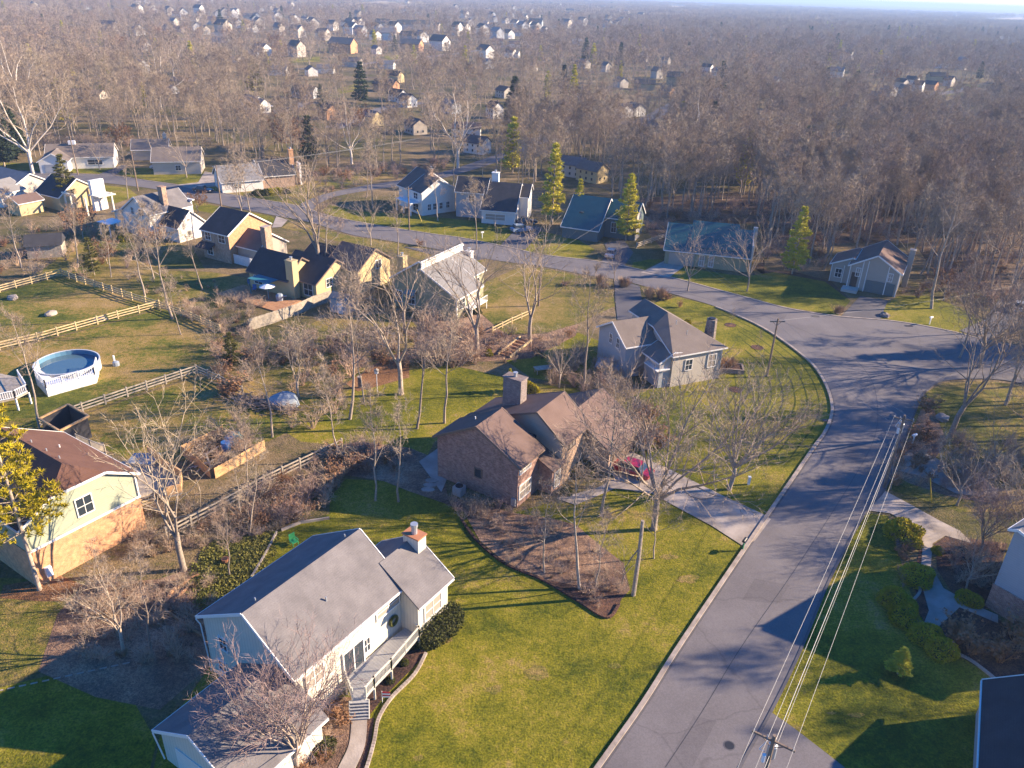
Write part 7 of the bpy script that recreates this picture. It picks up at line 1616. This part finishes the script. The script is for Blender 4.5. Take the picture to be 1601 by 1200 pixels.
brush([(0, 385), (60, 350), (160, 350), (260, 400), (240, 430), (150, 445), (90, 430), (0, 440)], 90, (.6, 1.4), (0, 0, 1, 2, 3))
brush([(100, 960), (140, 915), (255, 905), (325, 900), (345, 945), (300, 980), (300, 1040), (200, 1060), (120, 1030)], 130, (.4, .9), (0, 0, 2, 4))
brush([(220, 800), (300, 790), (330, 850), (260, 880), (200, 870)], 60, (.5, .9), (0, 2, 4))
brush([(850, 560), (960, 545), (985, 590), (960, 630), (900, 615), (850, 600)], 70, (.7, 1.5), (0, 0, 1, 2))
brush([(985, 590), (1050, 600), (1055, 570), (1000, 560)], 34, (.9, 1.6), (0, 2)); brush([(470, 1140), (540, 1100), (538, 1160), (505, 1210), (440, 1210)], 26, (.3, .7), (0, 3, 3, 4))
brush([(970, 650), (1010, 640), (1040, 700), (1000, 705)], 26, (.9, 1.5), (1, 1, 3)); brush([(1392, 730), (1440, 640), (1480, 700), (1500, 745), (1560, 785), (1420, 755)], 70, (.4, .9), (0, 1, 3))
brush([(1470, 860), (1540, 850), (1575, 850), (1545, 940), (1500, 930)], 50, (.4, .8), (0, 1, 2)); brush([(1390, 810), (1425, 812), (1436, 850), (1425, 905), (1450, 985), (1430, 985), (1405, 900)], 40, (.25, .5), (1, 3))
brush([(1440, 690), (1600, 690), (1640, 800), (1560, 800), (1500, 760)], 60, (.7, 1.4), (0, 0, 1, 2)); brush([(1400, 465), (1460, 470), (1640, 500), (1640, 470), (1440, 440)], 60, (.6, 1.2), (0, 1, 3))
brush([(270, 690), (390, 690), (410, 715), (340, 745), (300, 725)], 46, (.5, 1.0), (0, 2)); brush([(170, 425), (330, 430), (350, 470), (250, 475)], 40, (.3, .8), (0, 2, 4))
brush([(1190, 415), (1290, 430), (1300, 385), (1425, 375), (1470, 440), (1600, 470), (1600, 330), (1000, 320), (1010, 365)], 420, (.6, 1.5), (0, 0, 1, 1, 3))
brush([(480, 270), (640, 262), (720, 250), (690, 268), (560, 290), (500, 305)], 90, (.7, 1.5), (0, 1, 1, 3)); brush([(0, 245), (60, 235), (350, 225), (480, 250), (400, 235), (60, 215)], 120, (.7, 1.6), (0, 1, 2))
scatter('undergrowth', 'bare brown brush and dead weeds in the rough strips between the lawns', U, sh_v, 'undergrowth')
# leafy ground cover on the slope behind the nearest house
T_m, C_m = make_leafbush(150, .8, .8, .2, 150, .13, core=False); gc_ = C_m.mesh('leaves', 'ivy_leaf'); V_ = []
P_ = GP([(325, 860), (430, 832), (398, 900), (352, 945), (300, 935), (310, 895)])
for _ in range(1500):
    p = (rw.uniform(-30, -15), rw.uniform(44, 62))
    if inside(p, P_) and len(V_) < 190: V_.append((*p, rw.uniform(0, 6.28), rw.uniform(.6, 1.2), 1.2, 0))
scatter('ground_cover_plants', 'yellow-green leafy ground cover on the slope behind the nearest house', V_, [('leaves', gc_)], 'ground cover')

# ================================================================ THE AIR
hz = MB(); hz.box((0, 12000, 29), (70000, 36000, 62)); ho = hz.build('haze', []) if False else None
me = bpy.data.meshes.new('haze'); me.from_pydata(hz.v, [], hz.f); hzm = bpy.data.materials.new('haze_air'); hzm.use_nodes = True; nt = hzm.node_tree
for n in list(nt.nodes): nt.nodes.remove(n)
out = nt.nodes.new('ShaderNodeOutputMaterial'); pv = nt.nodes.new('ShaderNodeVolumePrincipled'); pv.inputs['Color'].default_value = (.50, .69, 1.0, 1); pv.inputs['Density'].default_value = .0002; pv.inputs['Anisotropy'].default_value = .1
nt.links.new(pv.outputs[0], out.inputs['Volume']); me.materials.append(hzm); ho = bpy.data.objects.new('haze', me); COL.objects.link(ho); tag(ho, 'pale blue air over the valley', 'haze', kind='stuff')
